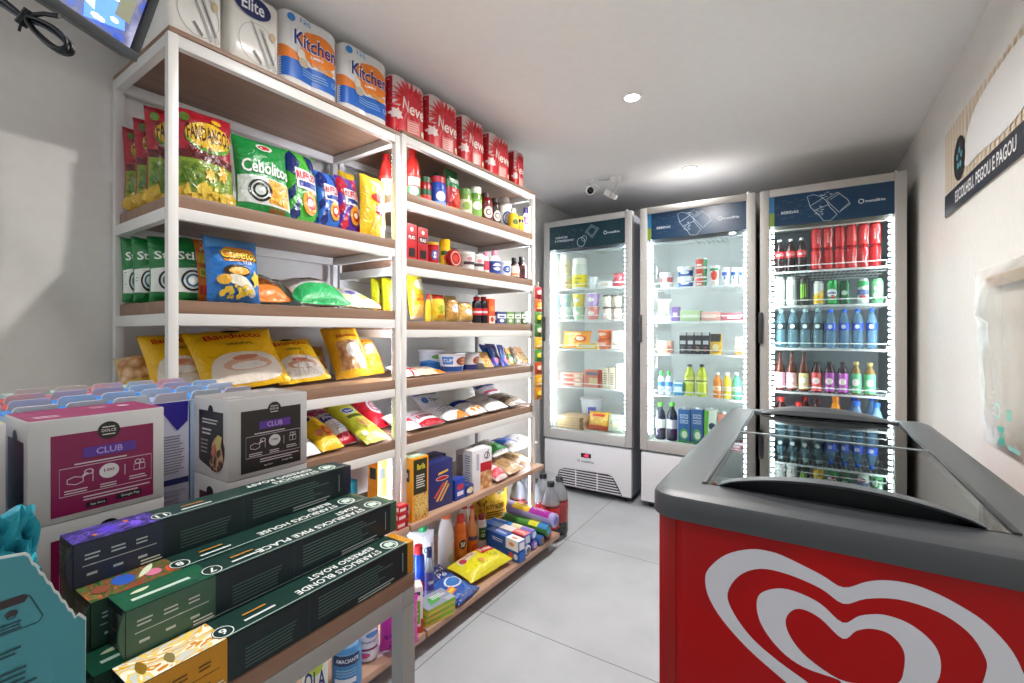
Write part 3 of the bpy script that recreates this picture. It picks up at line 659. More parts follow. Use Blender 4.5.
# ------------------------------------------------------------------ capsule table
TZ = .811
def capsule_table():
    t = empty('display_table', (-.80, 0.06, 0)); tag(t, 'grey steel table with a wooden top carrying the coffee capsule boxes', 'table'); ox, oy = -.80, .06
    x0, x1, y0, y1 = -1.17, -.452, -.55, .463; gm = M('#a3a19d', .4)
    g = MB(); g.box((x0 - ox, y0 - oy, TZ - .018), (x1 - ox, y1 - oy, TZ), WOOD, .0015); g.build('table_top', t)
    q = .022; g = MB(); z1 = TZ - .0185; z0 = z1 - .022
    for a, b in (((x0, y0), (x1, y0 + q)), ((x0, y1 - q), (x1, y1)), ((x0, y0 + q), (x0 + q, y1 - q)), ((x1 - q, y0 + q), (x1, y1 - q))): g.box((a[0] - ox, a[1] - oy, z0), (b[0] - ox, b[1] - oy, z1), gm, .001)
    g.build('apron_frame', t)
    for x in (x0, x1 - q):
        for y in (y0, y1 - q):
            g = MB(); g.box((x - ox, y - oy, 0), (x + q - ox, y + q - oy, z0 - .0005), gm, .001); g.build('leg', t)
capsule_table()
# ------------------------------------------------------------------ builders of goods (front = +X, right = +Y, up = +Z, origin under the middle)
ORD = ['first', 'second', 'third', 'fourth', 'fifth', 'sixth', 'seventh', 'eighth', 'ninth', 'tenth', 'eleventh', 'twelfth']
GOODS = []; SOFT = []
def place(o, loc, rz=0.0, lean=0.0, roll=0.0):
    """stand a thing up, leaning back and rolled sideways, its lowest point on the board"""
    o.location = loc; o.rotation_mode = 'XYZ'
    m = Matrix.Rotation(rz, 4, 'Z') @ Matrix.Rotation(-radians(lean), 4, 'Y') @ Matrix.Rotation(radians(roll), 4, 'X')
    o.rotation_euler = m.to_euler(); GOODS.append(o)
    if lean or roll: o.location.z -= min((m @ v.co).z for v in o.data.vertices)
    return o

def bag_surface(w, h, t, seed=0, crush=.004, neck=.06):
    def T(x, y):
        a = min(1.0, abs(2 * x / w)); b = min(1.0, abs(2 * y / h - 1))
        e = max(0.0, 1 - a ** 2.2) ** .6 * max(0.0, 1 - b ** 3.2) ** .75
        n = noise.noise(Vector((x * 32 + seed, y * 32, seed * 1.7))) + .6 * noise.noise(Vector((x * 75, y * 60 + seed, 4.2))) + .8 * noise.noise(Vector((x * 6 + seed, y * 60, 9.1))) * b ** 3
        return t / 2 * e + crush * n * (.25 + e)
    def X(x, y): b = 2 * y / h - 1; return x * (1 - neck * (1 - b * b))
    return (lambda x, y, o: (T(x, y) + o, X(x, y), y)), (lambda x, y, o: (-max(T(x, -y + h) * .85, 0) - o, X(x, y), y))
def bag(label, name, cat, group, loc, rz, w, h, t, base, design, lean=8, seed=1, crush=.003, roll=0, back=None, rough=.28, metal=0.0, neck=.06):
    F, Bk = bag_surface(w, h, t, seed, crush, neck); g = MB(); nx, ny = (24, 28) if w * h > .012 else (16, 18); m = FOIL(base, rough)
    for fn in (F, Bk):
        v = []; f = []
        for j in range(ny + 1):
            for i in range(nx + 1):
                x, y = w * (i / nx - .5), h * j / ny; ed = i in (0, nx) or j in (0, ny)
                p = fn(x, y, 0.0)
                if ed:
                    zz = .0025 * noise.noise(Vector((x * 40, y * 40, seed))); p = (zz, p[1], p[2] + (0.004 * noise.noise(Vector((x * 30, seed, 2))) if j in (0, ny) else 0))
                v.append(p)
        for j in range(ny):
            for i in range(nx): a = j * (nx + 1) + i; f.append((a, a + 1, a + nx + 2, a + nx + 1))
        g.add(v, f, m, True)
    o = g.build(name, angle=75); tag(o, label, cat, group); place(o, loc, rz, lean, roll); o.location.z += .0015; SOFT.append(o)
    if design:
        g = MB(); decals(g, F, w * .97, h, design, maxlen=max(w, h) / 18, off=.0013, step=.00045, conv=FOIL); g.build('printed_front', o, angle=75)
    return o
def shelf_bag(label, u0, u1, vt, lx, zb, base, design, t=.07, lean=10, yaw=0, name='snack_bag', cat='snack bag', group=None, seed=1, roll=0, dz=0, crush=.003, **k):
    h0 = SH(u0, u1, vt, lx - t / 2, zb).h; q = .45 * h0 * math.tan(radians(lean)) if lean < 60 else 0
    r = SH(u0, u1, vt, lx - t / 2 - q, zb); h = r.h / max(.3, cos(radians(lean))); r.front = shelf_pt(lx - t / 2, r.s)
    p = seat(r, 0, .002); return bag(label, name, cat, group, p, r.rz + radians(yaw), r.w, h, t, base, design, lean, seed, crush, roll, **k)
def flat_bag(label, u0, u1, lx, zb, length, t, base, design, tilt=80, yaw=0, name='food_bag', cat='food bag', group=None, seed=1, dz=0, crush=.003, w=None, **k):
    r = SH(u0, u1, 300, lx, zb); p = r.front.copy(); p.z = zb + dz + .0015
    return bag(label, name, cat, group, p, r.rz + radians(yaw), w or r.w, length, t, base, design, tilt, seed, crush, **k)

def carton(label, name, cat, group, loc, rz, w, d, h, base, front=(), near=(), top=(), lean=0, bev=.0012, far=(), rough=.4, roll=0):
    g = MB(); g.box((-d / 2, -w / 2, 0), (d / 2, w / 2, h), M(base, rough), bev); o = g.build(name); tag(o, label, cat, group); place(o, loc, rz, lean, roll)
    for nm, mp, a, b, ds in (('printed_front', front_map(d), w, h, front), ('printed_side', side_map_near(w, d), d, h, near), ('printed_top', lambda x, y, q: (d / 2 - y, x, h + q), w, d, top), ('printed_end', side_map_far(w, d), d, h, far)):
        if ds: g = MB(); decals(g, mp, a, b, ds); g.build(nm, o)
    return o
def shelf_carton(label, u0, u1, vt, lx, zb, d, base, front=(), near=(), top=(), name='food_box', cat='box', group=None, yaw=0, dz=0, lean=0, **k):
    r = SH(u0, u1, vt, lx, zb); return carton(label, name, cat, group, seat(r, d, dz), r.rz + radians(yaw), r.w, d, r.h - dz, base, front, near, top, lean, **k)

PROF = {
    'can': ([(.78, 0), (.97, .025), (1, .05), (1, .90), (.82, .965), (.84, .985), (.80, 1.0)], None),
    'jar': ([(.88, 0), (1, .04), (1, .70), (.88, .79), (.86, .82)], (.90, .80, 1.0)),
    'tub': ([(.80, 0), (.84, .02), (.98, .86), (1.0, .88)], (1.05, .88, 1.0)),
    'cup': ([(.72, 0), (.75, .02), (.97, .92), (1.0, .94)], (1.04, .94, 1.0)),
    'pet': ([(.72, 0), (.93, .02), (1, .08), (.94, .30), (1, .50), (1, .62), (.86, .72), (.50, .86), (.34, .905), (.34, .93)], (.42, .925, 1.0)),
    'water': ([(.80, 0), (1, .03), (1, .12), (.95, .15), (1, .18), (.95, .22), (1, .26), (.95, .30), (1, .34), (1, .66), (.90, .74), (.55, .86), (.36, .90), (.36, .93)], (.46, .915, 1.0)),
    'longneck': ([(.88, 0), (1, .03), (1, .52), (.86, .62), (.46, .74), (.38, .80), (.34, .95), (.40, .96)], (.44, .955, 1.0)),
    'stubby': ([(.88, 0), (1, .03), (1, .64), (.86, .74), (.48, .83), (.42, .92)], (.52, .90, 1.0)),
    'ketchup': ([(.86, 0), (1, .04), (.96, .30), (1, .52), (.88, .68), (.62, .82), (.46, .86)], (.52, .84, 1.0)),
    'sauce': ([(.90, 0), (1, .04), (1, .70), (.92, .80), (.62, .86)], (.66, .85, 1.0)),
    'squeeze': ([(.86, 0), (1, .05), (.98, .50), (.90, .68), (.55, .78), (.42, .80)], (.48, .78, 1.0)),
    'carafe': ([(.80, 0), (1, .04), (1, .60), (.8, .74), (.52, .86)], (.58, .84, 1.0)),
    'tin': ([(1, 0), (1.02, .03), (1, .06), (1, .94), (1.02, .97), (1, 1.0)], None),
}
def prof_r(P, y, h, r):
    for (r0, z0), (r1, z1) in zip(P, P[1:]):
        if z0 <= y / h <= z1 and z1 > z0: return r * (r0 + (r1 - r0) * (y / h - z0) / (z1 - z0))
    return r * P[-1][0]
def round_item(label, name, cat, group, loc, rz, kind, r, h, body, cap=None, band=None, design=(), n=18, body_mat=None, cap_rough=.4, lean=0, roll=0, flat=1.0):
    """band: (low, high, colour) of the wrap-round label; flat squeezes the front-to-back size"""
    P, cp = PROF[kind]; g = MB(); S = Matrix.Diagonal((flat, 1, 1, 1))
    metal = kind == 'can'
    bm = body_mat or (M(body, .22, 0.35) if metal else M(body, .25))
    g.lathe([(a * r, b * h) for a, b in P], bm, n, T=S); o = g.build(name); tag(o, label, cat, group); place(o, loc, rz, lean, roll)
    if metal:
        g = MB(); g.lathe([(.80 * r, h), (.78 * r, h * 1.001), (.74 * r, h * .99), (.02 * r, h * .99)], M('#cfd1d3', .3, .8), n, T=S, cap0=False); g.build('lid', o)
    if cp:
        cr, c0, c1 = cp; g = MB(); g.lathe([(cr * r, c0 * h), (cr * r, c1 * h - .002), (cr * r * .9, c1 * h)], M(cap or '#ffffff', cap_rough), n, T=S); g.build('cap', o)
    if band:
        b0, b1, bc = band; K = 5; g = MB(); pr = [(prof_r(P, (b0 + (b1 - b0) * k / K) * h, h, r) + .0006, (b0 + (b1 - b0) * k / K) * h) for k in range(K + 1)]
        g.lathe(pr, mat(bc), n, T=S, cap0=False, cap1=False); lb = g.build('label_band', o)
        H = (b1 - b0) * h; mp = lambda x, y, q: ((prof_r(P, b0 * h + y, h, r) + .001 + q) * cos(x / r) * flat, (prof_r(P, b0 * h + y, h, r) + .001 + q) * sin(x / r), b0 * h + y)
        if design: g = MB(); decals(g, mp, 2.0 * r, H, design, maxlen=r * .5, off=.0004); g.build('label_print', lb)
    return o
def shelf_round(label, u0, u1, vt, lx, zb, kind, body, cap=None, band=None, design=(), name='jar', cat='jar', group=None, dz=0, h=None, **k):
    R = SH(u0, u1, vt, lx, zb).w / 2; r = SH(u0, u1, vt, lx - R, zb); R = r.w / 2; return round_item(label, name, cat, group, seat(r, 0, dz), r.rz - .55, kind, R * .97, (h or r.h) - dz, body, cap, band, design, **k)

def soft_pack(label, name, cat, group, loc, rz, w, d, h, base, design, lobes=2, bulge=.10, near=(), rough=.25, lean=0):
    """shrink-wrapped pack of paper rolls"""
    def fx(x): return d / 2 * (1 - bulge * (1 - abs(cos(pi * (x / w + .5) * lobes - pi / 2)) ** .8)) * max(.0, 1 - abs(2 * x / w) ** 12) ** .35
    g = MB(); n = 60; xs = [w / 2 * sin(pi / 2 * max(-1, min(1, (-1 + 2 * i / n) * 1.0))) for i in range(n + 1)]
    ring = [(fx(x), x) for x in xs] + [(-fx(x), x) for x in reversed(xs[1:-1])]; N = len(ring); v = []; f = []
    lv = [(.93, 0), (1, .03 * h), (1, .30 * h), (1, .60 * h), (1, .93 * h), (.95, .975 * h), (.82, h)]
    for s, z in lv: v += [(a * s, b * s, z) for a, b in ring]
    for j in range(len(lv) - 1):
        for k in range(N): f.append((j * N + k, j * N + (k + 1) % N, (j + 1) * N + (k + 1) % N, (j + 1) * N + k))
    f.append(tuple(range(N - 1, -1, -1))); f.append(tuple((len(lv) - 1) * N + k for k in range(N)))
    g.add(v, f, M(base, rough), True); o = g.build(name, angle=50); tag(o, label, cat, group); place(o, loc, rz, lean)
    def sc(y): 
        for (s0, z0), (s1, z1) in zip(lv, lv[1:]):
            if z0 <= y <= z1: return s0 + (s1 - s0) * (y - z0) / (z1 - z0)
        return .82
    g = MB(); decals(g, lambda x, y, q: (fx(x) * sc(y) + q, x * sc(y), y), w * .985, h, design, maxlen=w / 30, off=.0010, step=.0003); g.build('printed_front', o, angle=60)
    if near: g = MB(); decals(g, lambda x, y, q: (x, -w / 2 - q, y), d * .8, h, near); g.build('printed_side', o)
    return o
def shelf_soft(label, u0, u1, vt, lx, zb, d, base, design, name='paper_pack', cat='paper pack', group=None, **k):
    r = SH(u0, u1, vt, lx - .022, zb); return soft_pack(label, name, cat, group, seat(r, d - .044), r.rz, r.w, d, r.h, base, design, **k)
def copy_to(o, loc, label, dz=None, turn=None):
    c = copy_tree(o); c.location = loc; c['label'] = label
    if turn is not None: c.rotation_euler = (o.rotation_euler[0], o.rotation_euler[1], o.rotation_euler[2] + turn)
    return c

# ------------------------------------------------------------------ top of the shelves: napkins and paper rolls
CUT = ('P', [(-.10, .62), (-.05, .60), (.30, .10), (.24, .06)], '#9b9b9b'); CUT2 = ('P', [(.06, .56), (.14, .55), (.42, .10), (.36, .06)], '#b1b1ae')
def napkins(u0, u1, vt, label):
    shelf_soft(label, u0, u1, vt, -.02, ZT1, .17, '#e9e6df', [('O', .05, .34, .36, .27, .035, '#b9b7b2'), CUT, CUT2, ('P', [(.10, .52), (.12, .52), (.36, .16), (.33, .14)], '#5a5a5a'), ('P', [(-.06, .22), (-.02, .24), (.12, .12), (.10, .08)], '#6c6c6c'),
        ('E', -.05, .80, .34, .15, '#16205e'), ('T', 'Elite', -.05, .81, .42, .17, '#f4f4f6'), ('E', .32, .52, .06, .06, '#cbb28a')], lobes=1, bulge=0, name='napkin_pack', cat='napkin pack', group='paper packs on top of the shelves')
napkins(160, 221, -38, 'white napkin pack at the very end of the top shelf, behind the television corner')
napkins(223, 277.5, -3, 'white napkin pack with a blue oval emblem beside the first kitchen roll pack')
def kitchen(u0, u1, vt, label):
    shelf_soft(label, u0, u1, vt, -.02, ZT1, .12, '#e8e6e4', [('R', -.5, .12, .5, .36, '#1d63c0'), ('P', [(-.5, .36), (-.5, .52), (-.22, .44), (-.22, .36)], '#e8802a'), ('P', [(-.22, .36), (.5, .36), (.5, .40), (.2, .37)], '#e9e7e4'), ('E', .12, .62, .36, .22, '#ee8322'), ('T', 'Kitchen', .06, .66, .80, .22, '#f5f5f8'), ('T', 'Kitchen', .065, .655, .76, .19, '#1b2f86'),
        ('T', 'JUMBO', .08, .50, .22, .05, '#ffffff'), ('E', -.36, .88, .06, .05, '#2f86d4'), ('T', '120', -.12, .90, .2, .06, '#5aa2d8'), ('E', -.20, .46, .07, .07, '#d9d3c8'), ('E', -.16, .36, .09, .06, '#b9ab95'), ('S', .22, .40, .22, .04, 12, .03, '#e89a45'), ('L', -.18, .20, .28, .30, 3, '#7fb0e6'), ('T', '120', .40, .24, .12, .07, '#a9cbf0')],
        lobes=2, bulge=.13, name='paper_towel_pack', cat='paper towel pack', group='paper packs on top of the shelves')
kitchen(278, 335.5, 23, 'two-roll kitchen towel pack with a blue base next to the napkins')
kitchen(337.5, 385.5, 54, 'two-roll kitchen towel pack with a blue base next to the red toilet paper')
def neve(u0, u1, vt, label, lx=-.02):
    shelf_soft(label, u0, u1, vt, lx, ZT2, .20, '#e6d8d6', [('R', -.5, .0, .5, .44, '#d01f2c'), ('R', -.5, .0, -.44, .93, '#c01826'), ('B', .02, .60, .50, .40, 24, '#e05a60'), ('B', .03, .60, .48, .37, 19, '#d11222'), ('B', -.36, .30, .16, .12, 7, '#ecd9d6'), ('B', .05, .58, .30, .24, 11, '#e03240'), ('T', 'Neve', .10, .50, .62, .22, '#fff4ea', -.12), ('R', -.08, .06, .26, .30, '#e27f7a'), ('L', -.05, .08, .23, .28, 5, '#f4c8be'), ('E', .38, .12, .07, .06, '#d9e0b8')],
        lobes=2, bulge=.08, near=[('R', -.5, 0, .5, .85, '#c81a28'), ('B', 0, .55, .4, .3, 9, '#e23a48')], name='toilet_paper_pack', cat='toilet paper pack', group='red toilet paper packs on top of the shelves')
neve(387.5, 423, 82, 'red toilet paper pack with a flower, next to the kitchen towels')
neve(424.5, 456, 101, 'second red toilet paper pack from the kitchen towels')
neve(458, 482.3, 120, 'third red toilet paper pack from the kitchen towels')
neve(485, 507.5, 137, 'fourth red toilet paper pack from the kitchen towels')
neve(511, 521.5, 152, 'narrow red toilet paper pack alone at the fridge end of the top shelf', -.03)

# ------------------------------------------------------------------ first unit, upper shelf: chips
G1 = 'chip bags on the upper shelf'
FAN = [('R', -.5, 0, .5, .46, '#7d962a'), ('P', loop2d((-.5, .0), (-.5, .14), (-.2, .19), (.1, .13), (.5, .17), (.5, 0), n=3), '#d0aa34'), ('P', [(-.5, .46), (.5, .42), (.5, .50), (-.5, .54)], '#5e1418'), ('E', .05, .70, .44, .17, '#5f982a'), ('E', .05, .72, .43, .145, '#e2b424'), ('T', 'FANDANGOS', .05, .735, .80, .17, '#4a0c0a'), ('E', .2, .90, .10, .03, '#f0b92e'), ('E', -.36, .88, .08, .05, '#57762a'),
       ('S', -.12, .53, .34, .06, 18, .028, '#6a1418'), ('B', .26, .34, .12, .10, 7, '#e2a82c'), ('B', .02, .30, .10, .08, 6, '#e6b83a'), ('S', -.1, .10, .4, .08, 26, .05, '#e2c244'), ('S', -.3, .28, .18, .12, 14, .035, '#4f741c'), ('P', [(-.46, .40), (-.38, .40), (-.20, .10), (-.30, .10)], '#5f7a22')]
for i, (lx, u0, u1, vt) in enumerate(((-.29, 123, 168, 133), (-.225, 134, 184, 124), (-.16, 145, 200, 113), (-.075, 174, 232, 114))):
    shelf_bag(['rearmost red and green corn snack bag of four standing at the post', 'red and green corn snack bag, third of four standing one behind another', 'red and green corn snack bag just behind the front one of four', 'front red and green corn snack bag with big yellow lettering at the post'][i], u0, u1, vt, lx, S1B, '#a3182a', FAN, .052, 7, -6 if i < 3 else -3, group='red corn snack bags', seed=11 + i)
shelf_bag('green onion ring chip bag with white lettering beside the red corn snacks', 231, 286, 142, -.05, S1B, '#0d8a3c', [('P', [(-.5, .12), (.5, .10), (.5, .44), (-.5, .46)], '#e7ece6'), ('P', [(-.5, .12), (-.1, .11), (-.1, .46), (-.5, .46)], '#c9d2cc'), ('P', [(.02, .14), (.46, .12), (.46, .42), (.02, .44)], 'CHIP'), ('O', -.14, .28, .22, .14, .22, '#151515'), ('O', -.14, .28, .14, .09, .3, '#1b1b1b'), ('E', 0, .86, .16, .05, '#d8e6da'), ('E', 0, .86, .12, .03, '#c23a2a'), ('T', 'Cebolitos', .02, .58, .92, .17, '#f6fbf4'), ('T', 'ELMA CHIPS', .20, .06, .3, .06, '#c23a2a')], .075, 10, -4, group=G1, seed=21)
def ruffles(u0, u1, vt, lx, c1, c2, label, seed, lean=16, roll=0, yaw=0):
    shelf_bag(label, u0, u1, vt, lx, S1B, c1, [('P', [(-.5, .9), (-.3, 1), (-.1, .8), (-.3, .62), (-.5, .7)], c2), ('P', [(.1, .98), (.4, .96), (.5, .75), (.25, .72)], c2), ('P', [(-.5, .12), (-.25, .32), (-.2, .10), (-.4, 0)], c2), ('P', [(-.5, .42), (-.3, .52), (-.32, .36), (-.5, .28)], c2), ('P', [(.2, 0), (.5, .2), (.5, .05)], c2), ('P', [(-.28, .46), (.42, .42), (.45, .70), (-.3, .74)], '#eef0f4'), ('T', 'RUFFLES', .06, .64, .66, .12, '#d0182e'), ('T', 'RUFFLES', .06, .635, .62, .10, '#e84a5a'), ('R', -.22, .48, .38, .56, '#1e3a8c'), ('E', .12, .28, .26, .16, '#e79a2a'), ('E', .14, .27, .17, .09, '#b3261e'), ('E', .12, .28, .10, .05, '#f2e2c0')], .055, lean, yaw, group=G1, seed=seed, roll=roll)
ruffles(284, 315, 153, -.07, '#3fae2f', '#15296b', 'green and navy ridged chip bag next to the green onion rings', 31, 12, -2)
ruffles(314, 336, 174, -.06, '#2a6fd0', '#1b2c7a', 'light blue ridged chip bag between the green and the red ridged chips', 33, 12, -2)
ruffles(335, 357, 177, -.05, '#5a2a9a', '#c81c36', 'red and purple ridged chip bag leaning beside the yellow chips', 35, 12, -2)
LAYS = [('E', .1, .62, .32, .08, '#c83a20'), ('P', [(-.1, .36), (.34, .32), (.30, .48), (-.05, .5)], '#b81c1c'), ('T', "Lay's", .12, .42, .34, .12, '#f6f0e6'), ('S', .1, .2, .3, .12, 12, .05, '#f5dc72')]
shelf_bag('yellow potato chip bag standing behind the front yellow one', 340, 356, 173, -.22, S1B, '#e5b81c', LAYS, .05, 10, -4, group='yellow potato chip bags', seed=41, roll=-4)
shelf_bag('front yellow potato chip bag at the end of the chip shelf', 358, 383, 178, -.025, S1B, '#f0c41e', LAYS, .055, 6, 0, group='yellow potato chip bags', seed=43, roll=-4)

# ------------------------------------------------------------------ first unit, second shelf
STK = [('P', [(-.5, .13), (.5, .10), (.5, .52), (-.5, .48)], '#e9eee8'), ('P', [(.12, .14), (.46, .12), (.46, .46), (.12, .46)], 'CHIP'), ('O', -.12, .30, .24, .16, .2, '#161616'), ('O', -.12, .30, .15, .10, .3, '#2a5a80'), ('T', 'Stiksy', .0, .66, .86, .17, '#f4faf2')]
for i, (lx, u0, u1, vt) in enumerate(((-.30, 121, 152, 240), (-.235, 132, 168, 240), (-.17, 148, 192, 240), (-.105, 170, 217, 240))):
    d = list(STK)
    if i == 3: d += [('P', [(-.06, .98), (.16, .98), (.22, .0), (.0, .0)], '#f08a34'), ('R', .0, .58, .17, .74, '#f6c93a'), ('R', .02, .36, .19, .5, '#e9e24a'), ('T', '20g', .10, .42, .10, .08, '#7a2a10'), ('R', .03, .1, .21, .24, '#e24a2a'), ('S', .08, .86, .06, .08, 6, .03, '#fbe0c0')]
    shelf_bag(['rearmost green pretzel stick bag on the second shelf', 'green pretzel stick bag second from the wall', 'green pretzel stick bag behind the striped one', 'front green pretzel stick bag with an orange sticker strip'][i], u0, u1, vt, lx, S1C, '#0e7a38', d, .058, 8, -5, group='green pretzel stick bags', seed=51 + i)
shelf_bag('bright blue cheese puff bag with yellow lettering on the second shelf', 204, 259, 241, -.03, S1C, '#1f76c8', [('P', [(-.5, .80), (.5, .86), (.5, 1), (-.5, 1)], '#5aa2e0'), ('P', [(-.34, .74), (-.2, .82), (.3, .80), (.42, .72), (.36, .62), (-.26, .58)], '#e08a1a'), ('T', 'Cheetos', .05, .70, .74, .17, '#2a1a10'), ('T', 'Cheetos', .04, .71, .71, .145, '#fbd636'), ('T', 'LUA', .18, .58, .2, .05, '#f5f5f5'), ('E', -.05, .44, .26, .10, '#2a1e1a'), ('E', -.02, .44, .2, .06, '#e8a93a'), ('P', loop2d((-.2, .38), (.1, .34), (.34, .12), (.24, .06), (.0, .2), (-.2, .26), n=3), '#e9e2cf'), ('S', -.1, .12, .36, .10, 18, .05, '#f0cf4a'), ('B', .34, .34, .12, .14, 5, '#f2ce3a'), ('E', -.3, .3, .12, .08, '#e9b03a')], .08, 9, 2, group='bags on the second shelf', seed=61)
def pop(u0, u1, lx, c, label, seed, L=.17, t=.075, tilt=62, dz=0):
    flat_bag(label, u0, u1, lx, S1C, L, t, '#e9e6e2', [('P', loop2d((-.5, 0), (-.5, .44), (0, .50), (.5, .36), (.5, 0), n=3), c), ('E', -.05, .70, .22, .06, '#8a6a50'), ('T', 'skinny', -.05, .70, .3, .06, '#e9e2da'), ('S', .1, .55, .35, .1, 10, .03, '#f8f6f2')], tilt, -4, 'snack_bag', 'snack bag', 'plump popcorn bags lying down', seed, dz)
pop(262, 300, -.20, '#bfe3d2', 'white and mint popcorn bag lying at the back', 70, .14, .08, 55)
pop(258, 303, -.03, '#f08a3c', 'white and orange popcorn bag lying beside the blue cheese puffs', 71)
pop(302, 350, -.03, '#39b56a', 'white and green popcorn bag lying in the middle of the second shelf', 72)
flat_bag('pale yellow and lilac cracker bag lying near the far post of the second shelf', 343, 388, -.03, S1C, .16, .05, '#dfe2a8', [('E', .05, .5, .3, .2, '#e9e6ef'), ('E', .0, .5, .12, .12, '#6a6ab0'), ('S', .2, .3, .2, .2, 9, .05, '#a9bf5a'), ('P', [(.2, .0), (.5, .0), (.5, .4)], '#e6e2ee')], 66, 2, 'snack_bag', 'snack bag', None, 73)

# ------------------------------------------------------------------ first unit, third shelf: bread
BRD = [('P', loop2d((-.40, .10), (-.34, .44), (.0, .50), (.38, .42), (.40, .10), (.0, .04), n=3), '#f0e6d6'), ('E', .02, .30, .30, .10, '#e2b79a'), ('E', .02, .27, .22, .06, '#f4efe6'), ('E', .0, .40, .16, .04, '#d98a70'), ('T', 'Bauducco', -.02, .80, .68, .10, '#c8321c'), ('E', -.02, .90, .12, .03, '#3a2416'), ('T', 'ORIGINAL', 0, .64, .34, .05, '#3f6a2a')]
G3 = 'yellow bread bags on the third shelf'
flat_bag('clear bag of brown sliced bread at the wall end of the third shelf', 120, 166, -.24, S1D, .12, .085, '#c9b183', [('R', -.5, .1, .5, .8, 'BREAD'), ('P', [(-.5, .0), (.5, .0), (.4, .2), (-.4, .2)], '#d9b23a')], 40, -4, 'bread_bag', 'bread bag', None, 81, rough=.15)
shelf_bag('yellow toast bag leaning behind the corner post', 144, 208, 339, -.12, S1D, '#f2be12', BRD, .06, 42, -8, 'bread_bag', 'bread bag', G3, 82, roll=4, dz=.006)
shelf_bag('largest yellow toast bag with a picture of sliced white bread', 195, 282, 335, -.06, S1D, '#f4c010', BRD, .07, 38, -4, 'bread_bag', 'bread bag', G3, 83, roll=5, dz=.006)
shelf_bag('yellow toast bag lying flat-faced right of the largest one', 274, 327, 344, -.04, S1D, '#f6c518', BRD, .055, 46, -4, 'bread_bag', 'bread bag', G3, 84, roll=4, dz=.004)
flat_bag('golden brown bread loaf bag at the back of the third shelf', 296, 328, -.25, S1D, .13, .09, '#c78a2a', [('R', -.5, .1, .5, .6, 'BREAD'), ('R', -.4, .55, .4, .8, '#d9b02a')], 30, -10, 'bread_bag', 'bread bag', None, 85)
shelf_bag('yellow sliced loaf bag with a tied neck near the far post', 330, 362, 330, -.07, S1D, '#eeb51c', [('R', -.36, .10, .36, .62, 'BREAD'), ('P', [(-.5, .62), (.5, .62), (.4, .86), (-.4, .86)], '#f6c722'), ('E', .05, .42, .22, .14, '#f3ede2'), ('T', 'Bauducco', 0, .72, .6, .07, '#b8321c'), ('R', -.2, .93, .2, 1, '#e0b030')], .10, 30, -14, 'bread_bag', 'bread bag', None, 86, roll=6)
shelf_bag('yellow and orange bun bag at the far post of the third shelf', 363, 386, 343, -.04, S1D, '#f0a91c', [('R', -.4, .10, .4, .34, '#d98218'), ('R', -.3, .42, .3, .72, 'BREAD'), ('E', .0, .6, .2, .1, '#f5ead2'), ('T', 'Bauducco', 0, .82, .6, .07, '#b8321c')], .10, 34, -8, 'bread_bag', 'bread bag', None, 87, roll=4)

# ------------------------------------------------------------------ first unit, fourth shelf
flat_bag('white bag with grey print lying beside the grey capsule box on the fourth shelf', 298, 322, -.03, S1E, .20, .055, '#e6e8e8', [('B', 0, .6, .25, .2, 7, '#8fb5a8'), ('L', -.2, .2, .2, .4, 4, '#b9bec0')], 70, 0, 'food_bag', 'food bag', None, 91)
flat_bag('magenta pack lying at the back of the fourth shelf', 312, 350, -.20, S1E, .16, .07, '#c2184a', [('S', 0, .5, .4, .3, 20, .04, '#e0507a'), ('B', -.2, .9, .2, .1, 5, '#7aa83a')], 62, 0, 'food_bag', 'food bag', None, 92)
flat_bag('yellow bag with an orange round biscuit picture on the fourth shelf', 320, 344, -.03, S1E, .19, .06, '#f4c21c', [('E', -.25, .82, .2, .1, '#3a2a6a'), ('E', .12, .36, .22, .16, '#e8822a'), ('O', .12, .36, .16, .11, .3, '#c83a1e'), ('E', -.26, .34, .12, .08, '#e88a6a')], 64, 2, 'food_bag', 'food bag', None, 93)
flat_bag('white and red bag with blue lettering on the fourth shelf', 341, 361, -.03, S1E, .19, .06, '#e4e4ea', [('R', -.5, 0, .5, .2, '#b8142e'), ('R', -.42, .6, .42, .76, '#2a3a8c'), ('T', 'Piraque', 0, .68, .7, .12, '#f0f0f4'), ('L', -.3, .3, .3, .5, 3, '#b9bdd0'), ('R', -.5, .86, .5, 1, '#b83a5a')], 64, 3, 'food_bag', 'food bag', None, 94)
flat_bag('olive green cracker bag with a blue oval at the far post', 358, 390, -.02, S1E, .27, .06, '#b4b81e', [('E', -.02, .64, .26, .07, '#e9ecf2'), ('E', -.02, .64, .23, .055, '#2a4a9a'), ('T', 'Vitao', -.02, .64, .3, .05, '#f0f3fa'), ('R', -.3, .48, .3, .54, '#4a5a1a'), ('E', .08, .34, .26, .10, '#d8b25a'), ('E', .08, .34, .2, .07, '#b08a3a'), ('P', [(-.5, .8), (.5, .8), (.4, 1), (-.5, 1)], '#8a9a2a'), ('E', -.3, .16, .1, .05, '#e3e6d0')], 62, 10, 'food_bag', 'food bag', None, 95)
flat_bag('red and white bag behind the far post of the fourth shelf', 373, 390, -.17, S1E, .18, .08, '#c8182a', [('E', .05, .5, .3, .26, '#ece6e6'), ('O', .05, .5, .22, .18, .3, '#d88a90'), ('T', 'Club', .05, .5, .3, .1, '#c8182a')], 58, 0, 'food_bag', 'food bag', None, 96)
